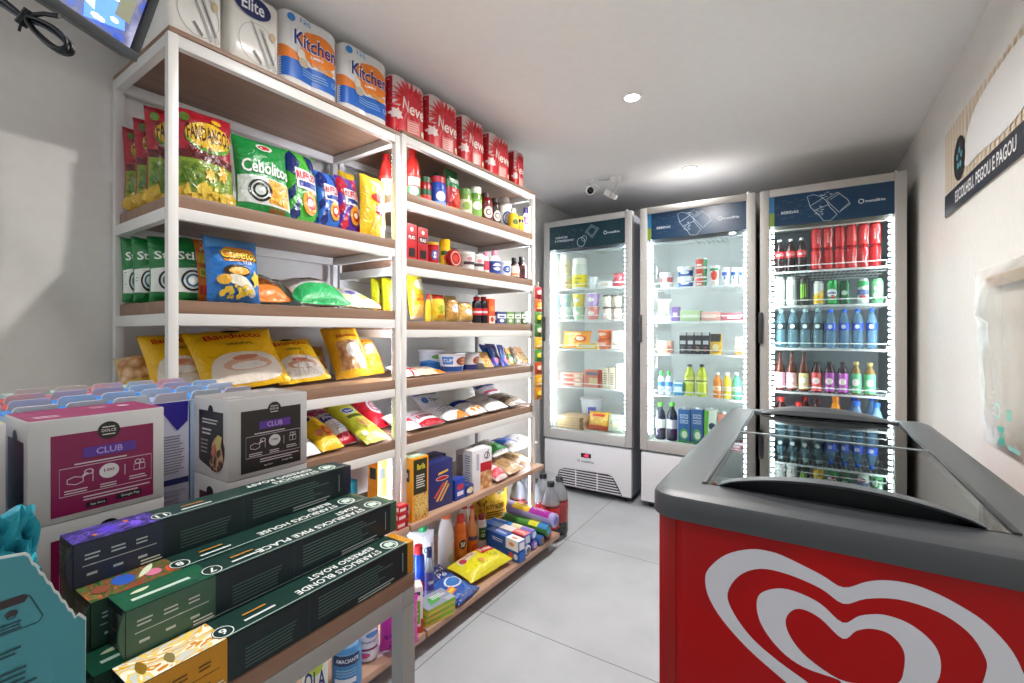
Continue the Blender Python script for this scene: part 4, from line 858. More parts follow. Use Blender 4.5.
# ------------------------------------------------------------------ second unit, upper shelf (jars and sauces)
GS = 'jars and sauces on the upper shelf by the fridges'
PA = dict(name='sauce_bottle', cat='bottle')
def ketchup(u0, u1, vt, lx, label): shelf_round(label, u0, u1, vt, lx, S2B, 'ketchup', '#b3241c', '#a01414', (.06, .50, '#c9301f'), [('R', -.5, 0, .5, .45, '#1f7a3a'), ('R', -.4, .5, .5, .85, '#f0e6dc'), ('E', .0, .25, .3, .2, '#dfe8d8')], group='ketchup bottles', **PA)
ketchup(380, 392, 155, -.13, 'red ketchup bottle set back on the upper shelf beside the middle posts')
ketchup(407, 418.5, 150, -.05, 'tall red ketchup bottle at the front beside the middle posts')
shelf_round('jar with a dark green lid and red contents beside the ketchup', 419.5, 429.5, 178, -.06, S2B, 'jar', '#a8201c', '#1d5a32', (.12, .55, '#1f5a34'), [('R', -.5, .1, .5, .5, '#d23a2a')], group=GS)
shelf_round('blue jar with a red lid beside the green-lidded jar', 431, 443.5, 178, -.05, S2B, 'jar', '#2a4aa8', '#b02030', (.1, .62, '#2446a8'), [('E', .1, .5, .3, .3, '#d8e0f0'), ('R', -.5, .0, .5, .2, '#7aa0e0')], group=GS)
shelf_bag('small green pouch standing behind the blue jar', 436, 446, 175, -.13, S2B, '#3fae7a', [('R', -.4, .5, .4, .8, '#e6f0ea')], .04, 6, 0, 'sauce_pouch', 'pouch', None, 101)
shelf_bag('red and green tomato sauce pouch standing between the jars', 444.5, 458.5, 171, -.05, S2B, '#b81c2a', [('R', -.5, .55, .5, 1, '#2a7a46'), ('T', 'Pomarola', 0, .72, .7, .14, '#f2f2ec'), ('E', .1, .3, .3, .18, '#d8402a'), ('R', -.5, 0, .5, .1, '#e8a02a')], .05, 5, 0, 'sauce_pouch', 'pouch', None, 103)
shelf_round('green olive jar with a pale label beside the sauce pouch', 459.5, 469.5, 190, -.05, S2B, 'jar', '#7a9a4a', '#6a9a4a', (.15, .6, '#d8dcb8'), [('E', 0, .5, .3, .3, '#8aa84a')], group=GS)
shelf_round('taller green jar with a white cap, second of the two green jars', 470.5, 479.5, 188, -.05, S2B, 'jar', '#6a9a3c', '#e6e6da', (.12, .62, '#7fae4a'), [('E', 0, .6, .35, .25, '#eaeedd')], group=GS)
shelf_round('dark red squeeze bottle of sauce, first of the dark pair', 481, 490, 194, -.05, S2B, 'sauce', '#6a1418', '#3a0c10', (.1, .62, '#6e161a'), [('E', .05, .5, .34, .36, '#e6ddd6'), ('O', .05, .5, .2, .2, .3, '#6a1418')], group=GS, **PA)
shelf_round('dark brown squeeze bottle of sauce, second of the dark pair', 491, 498.5, 199, -.05, S2B, 'sauce', '#2e1814', '#241210', (.1, .62, '#321a16'), [('E', .05, .5, .34, .36, '#dcd6d2'), ('O', .05, .5, .2, .2, .3, '#2e1814')], group=GS, **PA)
shelf_round('white mayonnaise squeeze bottle with a blue oval', 499.5, 508.8, 198, -.075, S2B, 'sauce', '#eeeae0', '#f4f2ec', (.12, .62, '#efebe2'), [('E', .05, .5, .36, .40, '#27408c'), ('E', .05, .5, .28, .30, '#e6e6ec')], group=GS, **PA)
shelf_round('small yellow mustard bottle in front of the mayonnaise', 510.2, 516.3, 209, -.015, S2B, 'squeeze', '#efc21e', '#f2ece0', (.14, .56, '#f0c41e'), [('E', .05, .5, .3, .3, '#4a6a2a')], group=GS, **PA)
shelf_round('short dark jar with a yellow cap near the end post', 516.8, 522.3, 217, -.03, S2B, 'jar', '#3a2416', '#e6c02a', (.1, .6, '#d8b02a'), group=GS)
shelf_round('small white bottle with a violet cap near the end post', 522.8, 528.6, 208, -.06, S2B, 'squeeze', '#e9e6ea', '#3a2a5a', (.4, .68, '#4a2a6a'), [('R', -.5, .3, .5, .6, '#c84a6a')], group=GS, **PA)

# ------------------------------------------------------------------ second unit, second shelf
GT = 'small tins and bottles on the second shelf by the fridges'
def redbox(u0, u1, vt, label, dk): shelf_carton(label, u0, u1, vt, -.04, S2C, .05, '#a8141c', [('R', -.4, .55, .4, .72, dk), ('R', -.3, .1, .3, .34, '#1c1414'), ('E', 0, .85, .15, .06, '#e8c8c0'), ('T', 'PILAO', 0, .63, .6, .10, '#f4efe8')], [('R', -.3, .2, .3, .7, '#8a1016')], name='coffee_pack', group='red coffee packs')
redbox(406.5, 417, 224, 'red coffee brick pack standing at the middle posts', '#8a1018'); redbox(418, 428, 228, 'red coffee brick pack with a black band, second from the posts', '#1a1414')
shelf_round('red tub with a yellow rim beside the coffee packs', 428.6, 437, 243, -.06, S2C, 'tub', '#c01a24', '#e2b02a', (.1, .8, '#c01a24'), [('E', .05, .5, .34, .3, '#3a62b0'), ('E', .05, .5, .2, .2, '#f0e6e0')], name='drink_powder_tub', cat='tub', group=GT)
shelf_round('yellow cocoa powder tin beside the red tub', 441.2, 448.6, 240, -.07, S2C, 'tin', '#f0c21c', None, (.1, .72, '#f0c21c'), [('R', -.5, .55, .5, .78, '#2a5a2a'), ('E', .05, .4, .3, .2, '#c8421e')], name='cocoa_tin', cat='tin', group=GT)
def round_tin():
    r = SH(449.8, 462, 252, -.03, S2C); R = r.w / 2; T = Matrix.Translation((0, 0, R)) @ Matrix.Rotation(pi / 2, 4, 'Y'); g = MB(); g.lathe([(R * .96, -.012), (R, -.008), (R, .008), (R * .96, .012)], M('#8e1416', .3), 22, T=T); o = g.build('round_tin'); tag(o, 'round red tin standing on its edge beside the cocoa tin', 'tin', GT); place(o, seat(r, .026), r.rz)
    g = MB(); decals(g, lambda x, y, q: (.012 + q, x, y), 2 * R, 2 * R, [('O', 0, .5, .40, .40, .18, '#d8a090'), ('E', 0, .5, .22, .2, '#c23a2a')]); g.build('printed_lid', o)
round_tin()
for i, (u0, u1, vt) in enumerate(((463, 472.5, 253), (473.2, 482, 255.5))):
    shelf_round(['white spice tub with a dark band beside the round tin', 'white spice tub with a dark band, farther of the two'][i], u0, u1, vt, -.05, S2C, 'tub', '#e6e4e2', '#eeecea', (.15, .8, '#dfdcda'), [('R', -.5, .3, .5, .55, '#4a3a44'), ('E', 0, .75, .2, .15, '#c88a8a')], name='spice_tub', cat='tub', group='white spice tubs')
shelf_round('small white bottle with a pink cap on the second shelf', 482.6, 487.8, 252, -.07, S2C, 'squeeze', '#efeaec', '#e27a9a', (.2, .6, '#d84a5a'), group=GT, **PA)
shelf_round('white milk syrup bottle with a blue label and pink cap', 490.4, 498.3, 251, -.04, S2C, 'squeeze', '#eef0f4', '#e08aa4', (.06, .56, '#2a4a9c'), [('E', .05, .55, .36, .3, '#eef2fa'), ('R', -.3, .45, .4, .62, '#2a4a9c')], group=GT, **PA)
shelf_round('short white tub with a blue oval label on the second shelf', 500.5, 508.5, 262, -.03, S2C, 'tub', '#eef0f4', '#e6e8f0', (.15, .8, '#eef0f6'), [('E', .05, .5, .36, .34, '#2f56ac'), ('E', .05, .5, .24, .16, '#eef2fa')], name='milk_tub', cat='tub', group=GT)
for i, (u0, u1, vt) in enumerate(((511, 517, 258), (518.3, 524.6, 257))):
    shelf_round(['dark coffee bottle with a white band near the end post', 'black sauce bottle with a white dotted cap nearest the end post'][i], u0, u1, vt, -.04, S2C, 'squeeze', '#2a1a18', '#1a1416', (.1, .6, ['#e4d4c6', '#5a1a1e'][i]), [('R', -.5, .1, .5, .3, '#d88a5a')] if i == 0 else [('E', .05, .5, .3, .3, '#2a1a18')], group=GT, **PA)

# ------------------------------------------------------------------ second unit, third shelf
G23 = 'packs on the third shelf by the fridges'
for i, (u0, u1, vt, lx) in enumerate(((372, 383, 280, -.20), (383, 394, 279, -.13))):
    shelf_bag(['yellow and green pouch seen through the post frame, farther back', 'yellow and green pouch seen through the post frame, nearer one'][i], u0, u1, vt, lx, S2D, '#c9c81c', [('R', -.5, .0, .5, .42, '#d8921c'), ('S', 0, .3, .3, .2, 12, .05, '#f0c84a'), ('R', -.2, .62, .3, .74, '#5a8a2a')], .06, 5, 0, 'snack_pouch', 'pouch', 'tall yellow pouches', 111 + i)
shelf_bag('large yellow pouch with orange snack picture standing behind the middle posts', 411, 424.5, 275, -.05, S2D, '#f0d82a', [('R', -.5, .28, .5, .52, '#eea01c'), ('P', loop2d((-.4, .05), (-.4, .26), (.3, .28), (.4, .06), n=3), 'NOODLE'), ('E', 0, .72, .34, .12, '#f8f2d8'), ('R', -.5, .0, .5, .06, '#e8d8c8'), ('T', 'MILHO', 0, .4, .6, .07, '#b0401c')], .07, 6, 0, 'snack_pouch', 'pouch', None, 113)
shelf_round('slim yellow bottle with a red cap beside the large pouch', 426, 430.3, 294, -.04, S2D, 'squeeze', '#f0c41c', '#c8281e', (.1, .5, '#f0c41c'), group=G23, **PA)
shelf_bag('yellow seasoning pouch with a red top on the third shelf', 431.5, 443.8, 296, -.04, S2D, '#efd02a', [('R', -.5, .82, .5, 1, '#c8301e'), ('B', 0, .45, .3, .25, 7, '#a8b02a'), ('R', -.3, .1, .3, .2, '#d8901c')], .05, 5, 0, 'seasoning_pouch', 'pouch', None, 114)
for i, (u0, u1, vt) in enumerate(((445, 456.5, 297), (457.5, 471, 303))):
    shelf_bag(['clear bag of pasta shells beside the yellow seasoning pouch', 'clear bag of pale snack rings beside the pasta shells'][i], u0, u1, vt, -.05, S2D, ['#c8b06a', '#dcc69a'][i], [('R', -.5, .1, .5, .86, ['PASTA', 'NOODLE'][i]), ('E', 0, .48, .3, .16, '#cfd4dc')], .06, 6, 0, 'pasta_bag', 'food bag', None, 116 + i, rough=.12)
for i, (u0, u1, vt) in enumerate(((473.4, 479.7, 297), (480.6, 486.4, 297))):
    shelf_round(['dark soy sauce bottle with a red cap, first of two', 'dark soy sauce bottle with a red cap, second of two'][i], u0, u1, vt, -.05, S2D, 'sauce', '#20202e', '#c41c2a', (.3, .56, '#c4262e'), [('R', -.5, .3, .5, .6, '#d8d8e0')], group='dark bottles with red caps', **PA)
shelf_carton('tall orange box beside the dark soy bottles', 489.3, 495, 299, -.04, S2D, .05, '#d8541c', [('R', -.5, 0, .5, .3, '#e8d8c8'), ('R', -.3, .5, .3, .7, '#f08a3a'), ('E', 0, .16, .3, .1, '#b83a1c')], [('R', -.3, .1, .3, .9, '#c2461a')], group=None)
for i, (u0, u1, c, ds) in enumerate(((497.5, 506.3, '#2a3a7a', '#e6eaf4'), (507.2, 513.8, '#6a9a4a', '#e2ecd8'), (514.8, 521.2, '#7a8a7a', '#dfe4da'), (521.9, 527.6, '#4a6a3c', '#d2dcc4'))):
    shelf_carton(['small navy and white tea box on the third shelf', 'small green tea box beside the navy one', 'small grey-green tea box, second from the end post', 'small dark green tea box nearest the end post'][i], u0, u1, 312, -.03, S2D, .07, c, [('R', -.5, .45, .5, .8, ds), ('E', 0, .25, .25, .14, ds), ('R', -.3, .55, .3, .68, c)], [('R', -.4, .3, .4, .7, ds)], [('R', -.4, .2, .4, .8, ds)], name='tea_box', group='small tea boxes')

# ------------------------------------------------------------------ second unit, fourth shelf
flat_bag('pile-topped white sweets bag with red ribbons lying by the middle posts', 405, 424, -.03, S2E, .12, .03, '#e9dccb', [('R', -.5, .3, .5, .45, '#c8242a'), ('P', [(-.4, .6), (.4, .8), (.4, .9), (-.4, .7)], '#d8a02a'), ('R', -.1, 0, .0, 1, '#c8242a')], 74, 0, 'sweets_bag', 'sweets', 'sweets bags', 121)
flat_bag('flat white and tan sweets bag lying in front of the round tubs', 425, 446, -.03, S2E, .11, .02, '#e6d0b0', [('S', 0, .5, .4, .3, 12, .06, '#f0e6d6'), ('R', .1, 0, .5, .3, '#d88a2a')], 78, 0, 'sweets_bag', 'sweets', 'sweets bags', 122)
TUB = [('R', -.7, 0, .7, .45, '#2a7ac8'), ('P', [(-.7, .45), (-.2, .58), (.3, .42), (.7, .55), (.7, .4), (-.7, .4)], '#5aa2e0'), ('E', .1, .75, .2, .12, '#7ab04a')]
shelf_round('large white ice cream tub with a blue wave, set back', 421.5, 440.5, 349, -.19, S2E, 'tub', '#e6eaf0', '#eef0f4', (.04, .84, '#e9edf2'), TUB, name='food_tub', cat='tub', group='white tubs with blue print')
NOD = [('R', -.8, 0, .8, .30, '#24509c'), ('R', -.55, .42, -.1, .9, '#4a8ad8'), ('E', .35, .62, .32, .26, '#8a4a3a'), ('E', .36, .62, .2, .16, '#c88a5a'), ('T', 'CUP', -.3, .66, .36, .2, '#f0f4fa')]
shelf_round('white noodle cup with blue print, nearer of two', 442, 461.3, 353, -.04, S2E, 'cup', '#e9ebf0', '#dfe2e8', (.04, .92, '#eceef2'), NOD, name='noodle_cup', cat='cup', group='noodle cups')
shelf_round('white noodle cup with blue print, next to the yellow packets', 462.3, 476, 353, -.05, S2E, 'cup', '#e9e7ea', '#dfe2e8', (.04, .92, '#e6e4e8'), [('R', -.8, 0, .8, .34, '#2a3a7a')] + NOD[2:4], name='noodle_cup', cat='cup', group='noodle cups')
for i, (u0, u1, c, lean, d) in enumerate(((477, 489, '#e8b04a', 32, 'ORANGEMIX'), (483, 492.3, '#3a3aa8', 28, None), (488.5, 497.3, '#35309c', 27, None), (493.5, 501.6, '#3d34ac', 25, None), (498.5, 507, '#2c48b8', 22, None), (505, 514.5, '#e0b21c', 28, 'GREENMIX'), (511.5, 519.3, '#7a4a26', 34, 'LEAF'), (517, 525.5, '#8a5a30', 38, 'LEAF'))):
    ds = [('R', -.4, .1, .4, .6, d)] if d else [('R', -.5, .35, -.1, .8, '#2a6ac8'), ('P', [(-.2, .1), (.4, .2), (.4, .4), (-.2, .3)], '#c24a8a'), ('R', .1, .6, .4, .9, '#5a5ad0')]
    nm = ['yellow orange biscuit packet at the near end of the tilted row', 'violet wafer packet, first of the blue ones', 'violet wafer packet, second of the blue ones', 'violet wafer packet, third of the blue ones', 'bright blue wafer packet, last of the blue ones', 'yellow and green packet after the blue wafers', 'brown and green seed packet, second from the end', 'brown and green seed packet at the end of the tilted row'][i]
    shelf_bag(nm, u0, u1, 346 + (8 if i == 0 else 0) + (3 if i > 4 else 0), -.05 - .012 * (i % 2), S2E, c, ds, .014, lean, 10, 'wafer_packet', 'packet', 'tilted packets on the fourth shelf', 130 + i, roll=-4)

# ------------------------------------------------------------------ second unit, fifth shelf: flour, sugar and rice bags lying flat
GF = 'flat bags on the fifth shelf'
def sack(label, u0, u1, lx, L, t, ds, dz=0, seed=1, yaw=0, tilt=80, base='#e8e6e6', w=None): flat_bag(label, u0, u1, lx, S2F, L, t, base, ds, tilt, yaw, 'staple_bag', 'food bag', GF, seed, dz, w=w)
sack('white flour bag with pink lettering at the near end of the fifth shelf', 407, 421, -.02, .17, .05, [('R', -.4, .2, .4, .34, '#d83a4a'), ('R', -.4, .42, .2, .50, '#e88a90'), ('R', .42, 0, .5, 1, '#b8141e')], 0, 141)
sack('white flour bag with a bright red hem beside the pink lettered bag', 422.5, 446, -.015, .17, .05, [('R', -.5, 0, .5, .16, '#b8182e'), ('T', 'FINNA', 0, .34, .7, .16, '#c8304a'), ('R', -.4, .5, .3, .56, '#e8a0a8')], 0, 142)
sack('white bag with blue lettering propped behind the flour bags', 426, 450, -.21, .13, .05, [('T', 'Tipo 1', .1, .55, .5, .2, '#2a3a6a'), ('E', -.3, .6, .1, .15, '#5a8ac8'), ('R', -.5, .9, .5, 1, '#8ab0d8')], 0, 143, tilt=48)
sack('grey-white bag with orange bowl picture in the middle of the shelf', 447.5, 470, -.02, .17, .055, [('P', [(-.1, .0), (.5, .0), (.5, .22), (.1, .18)], '#e08a2a'), ('L', -.4, .3, .2, .6, 3, '#b0b4bc'), ('E', .3, .7, .14, .1, '#e8a84a')], 0, 144)
sack('white sugar bag with a blue stripe and golden print', 471, 488, -.02, .18, .06, [('P', [(-.5, .6), (.5, .35), (.5, .5), (-.5, .8)], '#2448a0'), ('S', 0, .12, .34, .08, 12, .06, '#e0922a'), ('T', 'UNIAO', -.1, .7, .5, .12, '#2448a0')], 0, 145)
sack('white rice bag with pink lettering propped behind the plain one', 486, 506, -.21, .13, .06, [('R', -.4, .4, .3, .52, '#d8607a'), ('R', -.5, .75, .5, .9, '#4a5aa8'), ('L', -.4, .1, .3, .3, 3, '#c8b0b8')], 0, 146, tilt=48)
sack('plain white rice bag near the end of the fifth shelf', 489.5, 509, -.02, .18, .06, [('L', -.3, .3, .3, .5, 2, '#c0c2cc'), ('R', -.5, .85, .5, 1, '#d8b0c0')], 0, 147)
sack('grey-brown seed bag at the end post of the fifth shelf', 510.5, 526, -.02, .17, .055, [('R', -.5, .1, .5, .5, '#8a7a68'), ('S', 0, .3, .4, .2, 20, .04, '#b5a896'), ('R', -.4, .6, .4, .9, '#c8bfb0')], 0, 148, base='#b0a69a')

# ------------------------------------------------------------------ the deep lower board: pasta boxes, cereal, rice
LG = .045
shelf_carton('small cyan box alone on the deep board behind the capsule boxes', 350, 357.5, 481, -.24, ZG, .04, '#2aa8cc', [('R', -.3, .3, .3, .6, '#a8e0f0')])
PAS_F = [('R', -.42, .02, .5, .42, 'PASTA'), ('R', -.5, .0, -.42, 1, '#f0a21c'), ('R', -.42, .42, .42, .97, '#2a3320'), ('R', .42, .42, .5, 1, '#f0a21c'), ('T', 'Barilla', .05, .85, .5, .09, '#e8d83a'), ('L', -.26, .52, .30, .74, 6, '#e8e6dc'), ('E', .03, .24, .40, .17, 'NOODLE')]
PAS_S = [('R', -.3, .62, .3, .82, '#2a2a28'), ('R', -.3, .12, .3, .26, '#e8e4dc'), ('E', 0, .72, .2, .05, '#c8c8c0')]
shelf_carton('narrow orange pasta box seen left of the middle posts', 378, 392.5, 455, -.10, ZG, .06, '#f2a31c', [('R', .12, 0, .5, 1, '#e9e6e2'), ('R', -.4, .62, .0, .8, '#2a3a3a'), ('R', -.4, .1, .0, .2, '#e9e6e2'), ('R', -.4, .3, .0, .34, '#f8c860')], [('R', -.3, .62, .3, .8, '#2a3a3a')], name='pasta_box', cat='pasta box', group='orange pasta boxes')
r = SH(413, 428.5, 457, .035, ZG); carton('tall orange pasta box with a black panel and spaghetti picture', 'pasta_box', 'pasta box', 'orange pasta boxes', seat(r, .075), r.rz - .08, r.w * .96, .075, r.h, '#f2a31c', PAS_F, PAS_S, [('R', -.45, .1, .45, .9, '#9ec8a8'), ('R', -.2, .3, .3, .6, '#e6ece2')])
def red_packets():
    for i in range(3):
        r = SH(397.5 + i * 1.2, 408 + i * .3, 300, .040, ZG); h = .026
        carton(['red and white yeast packet at the bottom of the small stack', 'red and white yeast packet in the middle of the small stack', 'red and white yeast packet on top of the small stack'][i], 'yeast_packet', 'packet', 'red yeast packets', Vector((r.front.x - .018, r.front.y, ZG + .001 + i * (h + .001))), r.rz, r.w * .95, .038, h, '#c0161e', [('R', -.5, .3, .2, .7, '#e8c8c4'), ('R', .2, .1, .5, .9, '#8a0e14')], [('R', -.4, .2, .3, .8, '#ead4d0')], [('R', -.4, .2, .4, .8, '#d8606a')])
red_packets()
r = SH(429.5, 452.5, 461, .012, ZG); carton('navy blue pasta box with a red emblem beside the orange pasta box', 'pasta_box', 'pasta box', None, seat(r, .07), r.rz - .10, r.w * .97, .07, r.h, '#26306e', [('E', .06, .62, .26, .05, '#e8e2dc'), ('E', .06, .62, .24, .04, '#b81c24'), ('P', [(-.2, .16), (-.12, .14), (.30, .52), (.24, .54)], '#e0b25a'), ('P', [(-.05, .14), (.04, .14), (.36, .44), (.3, .47)], '#d8a24a'), ('P', [(-.3, .24), (-.22, .22), (.16, .5), (.1, .53)], '#c84a3a'), ('P', [(-.1, .70), (.3, .74), (.3, .79), (-.1, .75)], '#e6b84a')], [('R', -.3, .3, .3, .7, '#1e2658')])
shelf_carton('navy blue pasta box standing behind the front one', 428, 446, 456, -.09, ZG, .07, '#24306a', [('R', -.3, .3, .3, .5, '#3a4684')], [('R', -.3, .3, .3, .7, '#1e2658')], name='pasta_box', cat='pasta box')
shelf_carton('small blue pudding box with a red emblem on the deep board', 455.2, 465.3, 479, .02, ZG, .04, '#2440a0', [('E', 0, .62, .34, .14, '#c8303a'), ('R', -.3, .2, .3, .4, '#d8dcea')], [('R', -.3, .2, .3, .8, '#1c3488')], name='pudding_box')
shelf_carton('small blue and cream box lying beside the pudding box', 466, 473.6, 485, .022, ZG, .05, '#2a3c78', [('E', .1, .5, .34, .3, '#d8cfa0'), ('E', -.2, .5, .2, .2, '#e6e4d8')], [('R', -.3, .2, .3, .8, '#1c2c60')], name='pudding_box')
CER = [('R', -.1, .44, .5, .66, '#c01c2a'), ('R', -.1, .0, .5, .44, 'BREAD'), ('R', -.3, .5, -.16, .9, '#b8bcc8'), ('P', [(.2, .74), (.3, .95), (.34, .95), (.26, .74)], '#2a2a30'), ('O', .24, .82, .14, .09, .25, '#4a4a52')]
shelf_carton('white cereal box with a red band, rear one of the pair', 464.5, 477.5, 450, -.11, ZG, .055, '#e6e6ea', [('R', -.3, .1, .3, .9, '#b8c0d4')], [('L', -.3, .1, .3, .9, 14, '#8a94b0')], name='cereal_box', cat='cereal box')
r = SH(474.2, 491, 449, .02, ZG); carton('white cereal box with a red band and biscuit picture, front one', 'cereal_box', 'cereal box', None, seat(r, .06), r.rz - .12, r.w, .06, r.h, '#e9e9ec', CER, [('L', -.3, .1, .3, .9, 14, '#8a94b0')], [('R', -.4, .2, .4, .8, '#eeeef0')])
def grain(label, u0, u1, lx, L, t, base, ds, dz, seed, yaw=0, tilt=80): flat_bag(label, u0, u1, lx, ZG, L, t, base, ds, tilt, yaw, 'grain_bag', 'food bag', 'grain bags at the end of the deep board', seed, dz)
grain('red and white bean bag at the front of the deep board', 497, 509, .035, .15, .06, '#e4d2d0', [('R', -.5, .1, .5, .36, '#c82a3a'), ('T', 'KICALDO', 0, .55, .8, .14, '#c82a3a'), ('R', -.5, .8, .5, 1, '#d85a64')], 0, 151, 4, 70)
grain('tan bean bag at the bottom of the far grain bags', 509.5, 525, .03, .18, .055, '#c8a880', [('R', -.4, .2, .4, .6, '#a88458'), ('L', -.3, .65, .3, .9, 3, '#e6dccc')], 0, 152)
grain('tan bean bag at the far corner of the deep board', 526.5, 541, .03, .18, .055, '#c2a27a', [('R', -.4, .2, .4, .6, '#b0905f'), ('L', -.3, .65, .3, .9, 3, '#e6dccc')], 0, 153)
grain('white and green rice bag lying on top of the grain bags', 494, 512, -.06, .17, .06, '#e2e4de', [('R', -.5, .1, .5, .5, '#4ab85a'), ('L', -.4, .6, .4, .9, 3, '#a8c0a8')], .07, 154)
grain('blue and white rice bag on top of the grain bags', 513, 526, -.03, .17, .05, '#dfe4ea', [('R', -.5, .45, .5, .95, '#2464c8'), ('R', -.4, .1, .4, .3, '#d8cfc0')], .072, 155)
grain('plain white rice bag on top at the far corner', 528, 541, -.01, .16, .05, '#e6e2da', [('E', -.2, .4, .2, .14, '#c8b8a8'), ('R', -.5, .8, .5, 1, '#a8b8d8')], .072, 156)

# ------------------------------------------------------------------ strip of little snack packets hanging at the end post
def hanging_strip():
    o = shelf_pt(.036, 2.130); t = empty('snack_strip', (o.x, o.y, 1.315), (0, 0, PHI - .35)); tag(t, 'hanging strip of small colourful snack packets at the fridge end of the shelves', 'snack strip')
    cs = ['#c8303a', '#d8602a', '#5a8a3a', '#3f7a34', '#d8a82a', '#4a8a3c', '#b8481c', '#d89a1c', '#c8801a']
    for i, c in enumerate(cs):
        h, w = .062, .05; F, Bk = bag_surface(w, h, .018, i + 3, .002); g = MB(); v = []; f = []
        for s, fn in ((0, F), (1, Bk)):
            b = len(v)
            for j in range(9):
                for k in range(8):
                    p = fn(w * (k / 7 - .5), h * j / 8, 0); v.append((p[0], p[1], p[2] - i * .066))
            for j in range(8):
                for k in range(7): a = b + j * 8 + k; f.append((a, a + 1, a + 9, a + 8))
        g.add(v, f, M(c, .28), True); pk = g.build('packet', t, angle=75)
        g = MB(); decals(g, lambda x, y, q: (F(x, y, q)[0], F(x, y, q)[1], F(x, y, q)[2] - i * .066), w, h, [('E', 0, .55, .3, .2, ['#f0d8c8', '#f2c84a', '#e8d83a'][i % 3]), ('R', -.3, .2, .3, .32, ['#5a1a14', '#f0e6d0', '#2a4a1a'][i % 3]), ('S', .1, .7, .25, .15, 6, .05, '#f4ead0')], maxlen=.012, off=.0012); g.build('packet_print', pk)
    g = MB(); g.box((-.004, -.004, -.55), (-.002, .004, .09), '#d8d4c8'); g.box((-.03, -.006, .066), (-.002, .006, .075), '#c8c8c8'); g.build('hanger_tape', t)
hanging_strip()
# ------------------------------------------------------------------ bottom board: cleaning things, rolls, big bags
def FL(u0, u1, vt, vb, zb=ZH):
    """a place whose lower front edge shows at row vb on the surface zb"""
    r = Slot(); a = ((u0 + u1) / 2 - 512) / FPX; b = (V0 - vb) / FPX; d = (zb - CH) / b
    r.front = Vector(((-sin(TH) + cos(TH) * a) * d, (cos(TH) + sin(TH) * a) * d, 0)); r.w = (u1 - u0) / FPX * d; r.h = (V0 - vt) / FPX * d + CH - zb; r.zb = zb; r.rz = -.62; return r
GB = 'cleaning bottles on the bottom board'
def clean(label, u0, u1, vt, vb, kind, body, cap=None, band=None, design=(), name='cleaning_bottle', cat='bottle', group=GB, **k):
    r = FL(u0, u1, vt, vb); R = r.w / 2; return round_item(label, name, cat, group, seat(r, 2 * R), r.rz, kind, R, r.h, body, cap, band, design, **k)
clean('blue cleaner bottle with a red cap behind the table corner', 413, 426, 548, 604, 'sauce', '#1f4fc0', '#c01c28', (.08, .48, '#2a3a9a'), [('E', .1, .5, .3, .3, '#d8243a'), ('R', -.4, .1, .4, .3, '#e6e8f4')])
clean('clear liquid bottle with a dark blue cap and violet label', 425.5, 435, 550, 607, 'carafe', '#aeb8c2', '#18245a', (.15, .6, '#3a3a8a'), [('T', 'ajax', .1, .6, .6, .2, '#e6e6f2'), ('R', -.5, .0, .5, .3, '#8a8ac0')], body_mat=FILM('#c8d4dc', .35))
def stop_pouch():
    r = FL(410, 437, 536, 578); o = bag('white refill pouch with a green cap and green lettering', 'refill_pouch', 'pouch', None, seat(r, .07), r.rz, r.w, r.h, .08, '#dfe8ee', [('T', 'STOP', .05, .60, .66, .12, '#2f8a6a'), ('P', [(-.5, .2), (.5, .3), (.5, .0), (-.5, 0)], '#cfdfe6'), ('P', [(.3, .3), (.42, .7), (.36, .75), (.22, .3)], '#d8a8b8'), ('E', .2, .2, .1, .1, '#7aa88a')], 4, 161)
    g = MB(); g.lathe([(.017, 0), (.017, .022), (.014, .026)], '#1f9a5a', 14, c=(0, .005, r.h * .98)); g.build('cap', o)
stop_pouch()
r = FL(402, 418, 538, 575); bag('white refill pouch half hidden behind the capsule boxes', 'refill_pouch', 'pouch', None, seat(r, .20), r.rz, r.w * 1.1, r.h * 1.05, .07, '#d9e3ea', [('T', 'FC', .1, .62, .4, .12, '#2f8a6a')], 4, 163)
clean('white softener bottle with an orange cap behind the orange cleaner', 440, 456, 511, 573, 'carafe', '#e2e3e0', '#e8743a', (.1, .5, '#dcdcd8'), [('P', [(.3, 0), (.5, .2), (.45, .9), (.35, .9)], '#d89aa8'), ('E', .2, .3, .2, .2, '#c0c8b8')])
clean('bright orange cleaner bottle with a red trigger cap', 456, 468, 517, 566, 'sauce', '#e8741c', '#c83418', (.06, .66, '#ea7a1e'), [('E', .1, .62, .34, .16, '#1c1c2a'), ('T', 'Sif', .1, .62, .4, .16, '#f4f2ec'), ('R', -.5, 0, .5, .2, '#d85a14'), ('E', -.1, .35, .2, .1, '#f0a04a')])
clean('orange and clear cleaner bottle with a red cap, beside the bright orange one', 468.5, 479, 508, 560, 'longneck', '#e09a5a', '#c0241c', (.05, .45, '#e07a1e'), [('E', .1, .4, .3, .25, '#c83a1c'), ('R', -.5, .8, .5, 1, '#4a4a6a')])
clean('white bottle with a dark red cap and green label', 478, 488, 516, 549, 'sauce', '#dfe0d8', '#8a1a16', (.10, .74, '#e3e4dc'), [('R', -.4, .25, .5, .85, '#2f6a34'), ('R', -.2, .4, .3, .55, '#c8d8c0'), ('R', -.1, .62, .3, .72, '#c8d8c0')])
clean('red capped bottle standing behind the orange cleaners', 461, 470, 503, 548, 'sauce', '#e8e0d8', '#c81c22', (.2, .7, '#d8b0a0'))
clean('dark red bottle in the shade behind the white and green one', 470, 478, 512, 541, 'sauce', '#7a1a16', '#6a1412', (.2, .7, '#8a2a1c'))
r = FL(429, 434.5, 572, 592); carton('small light blue brush box between bottle and pouch', 'brush_box', 'box', None, seat(r, .03), r.rz, r.w, .03, r.h, '#4a90d8', [('R', -.4, .1, .4, .3, '#a8c8e8')])
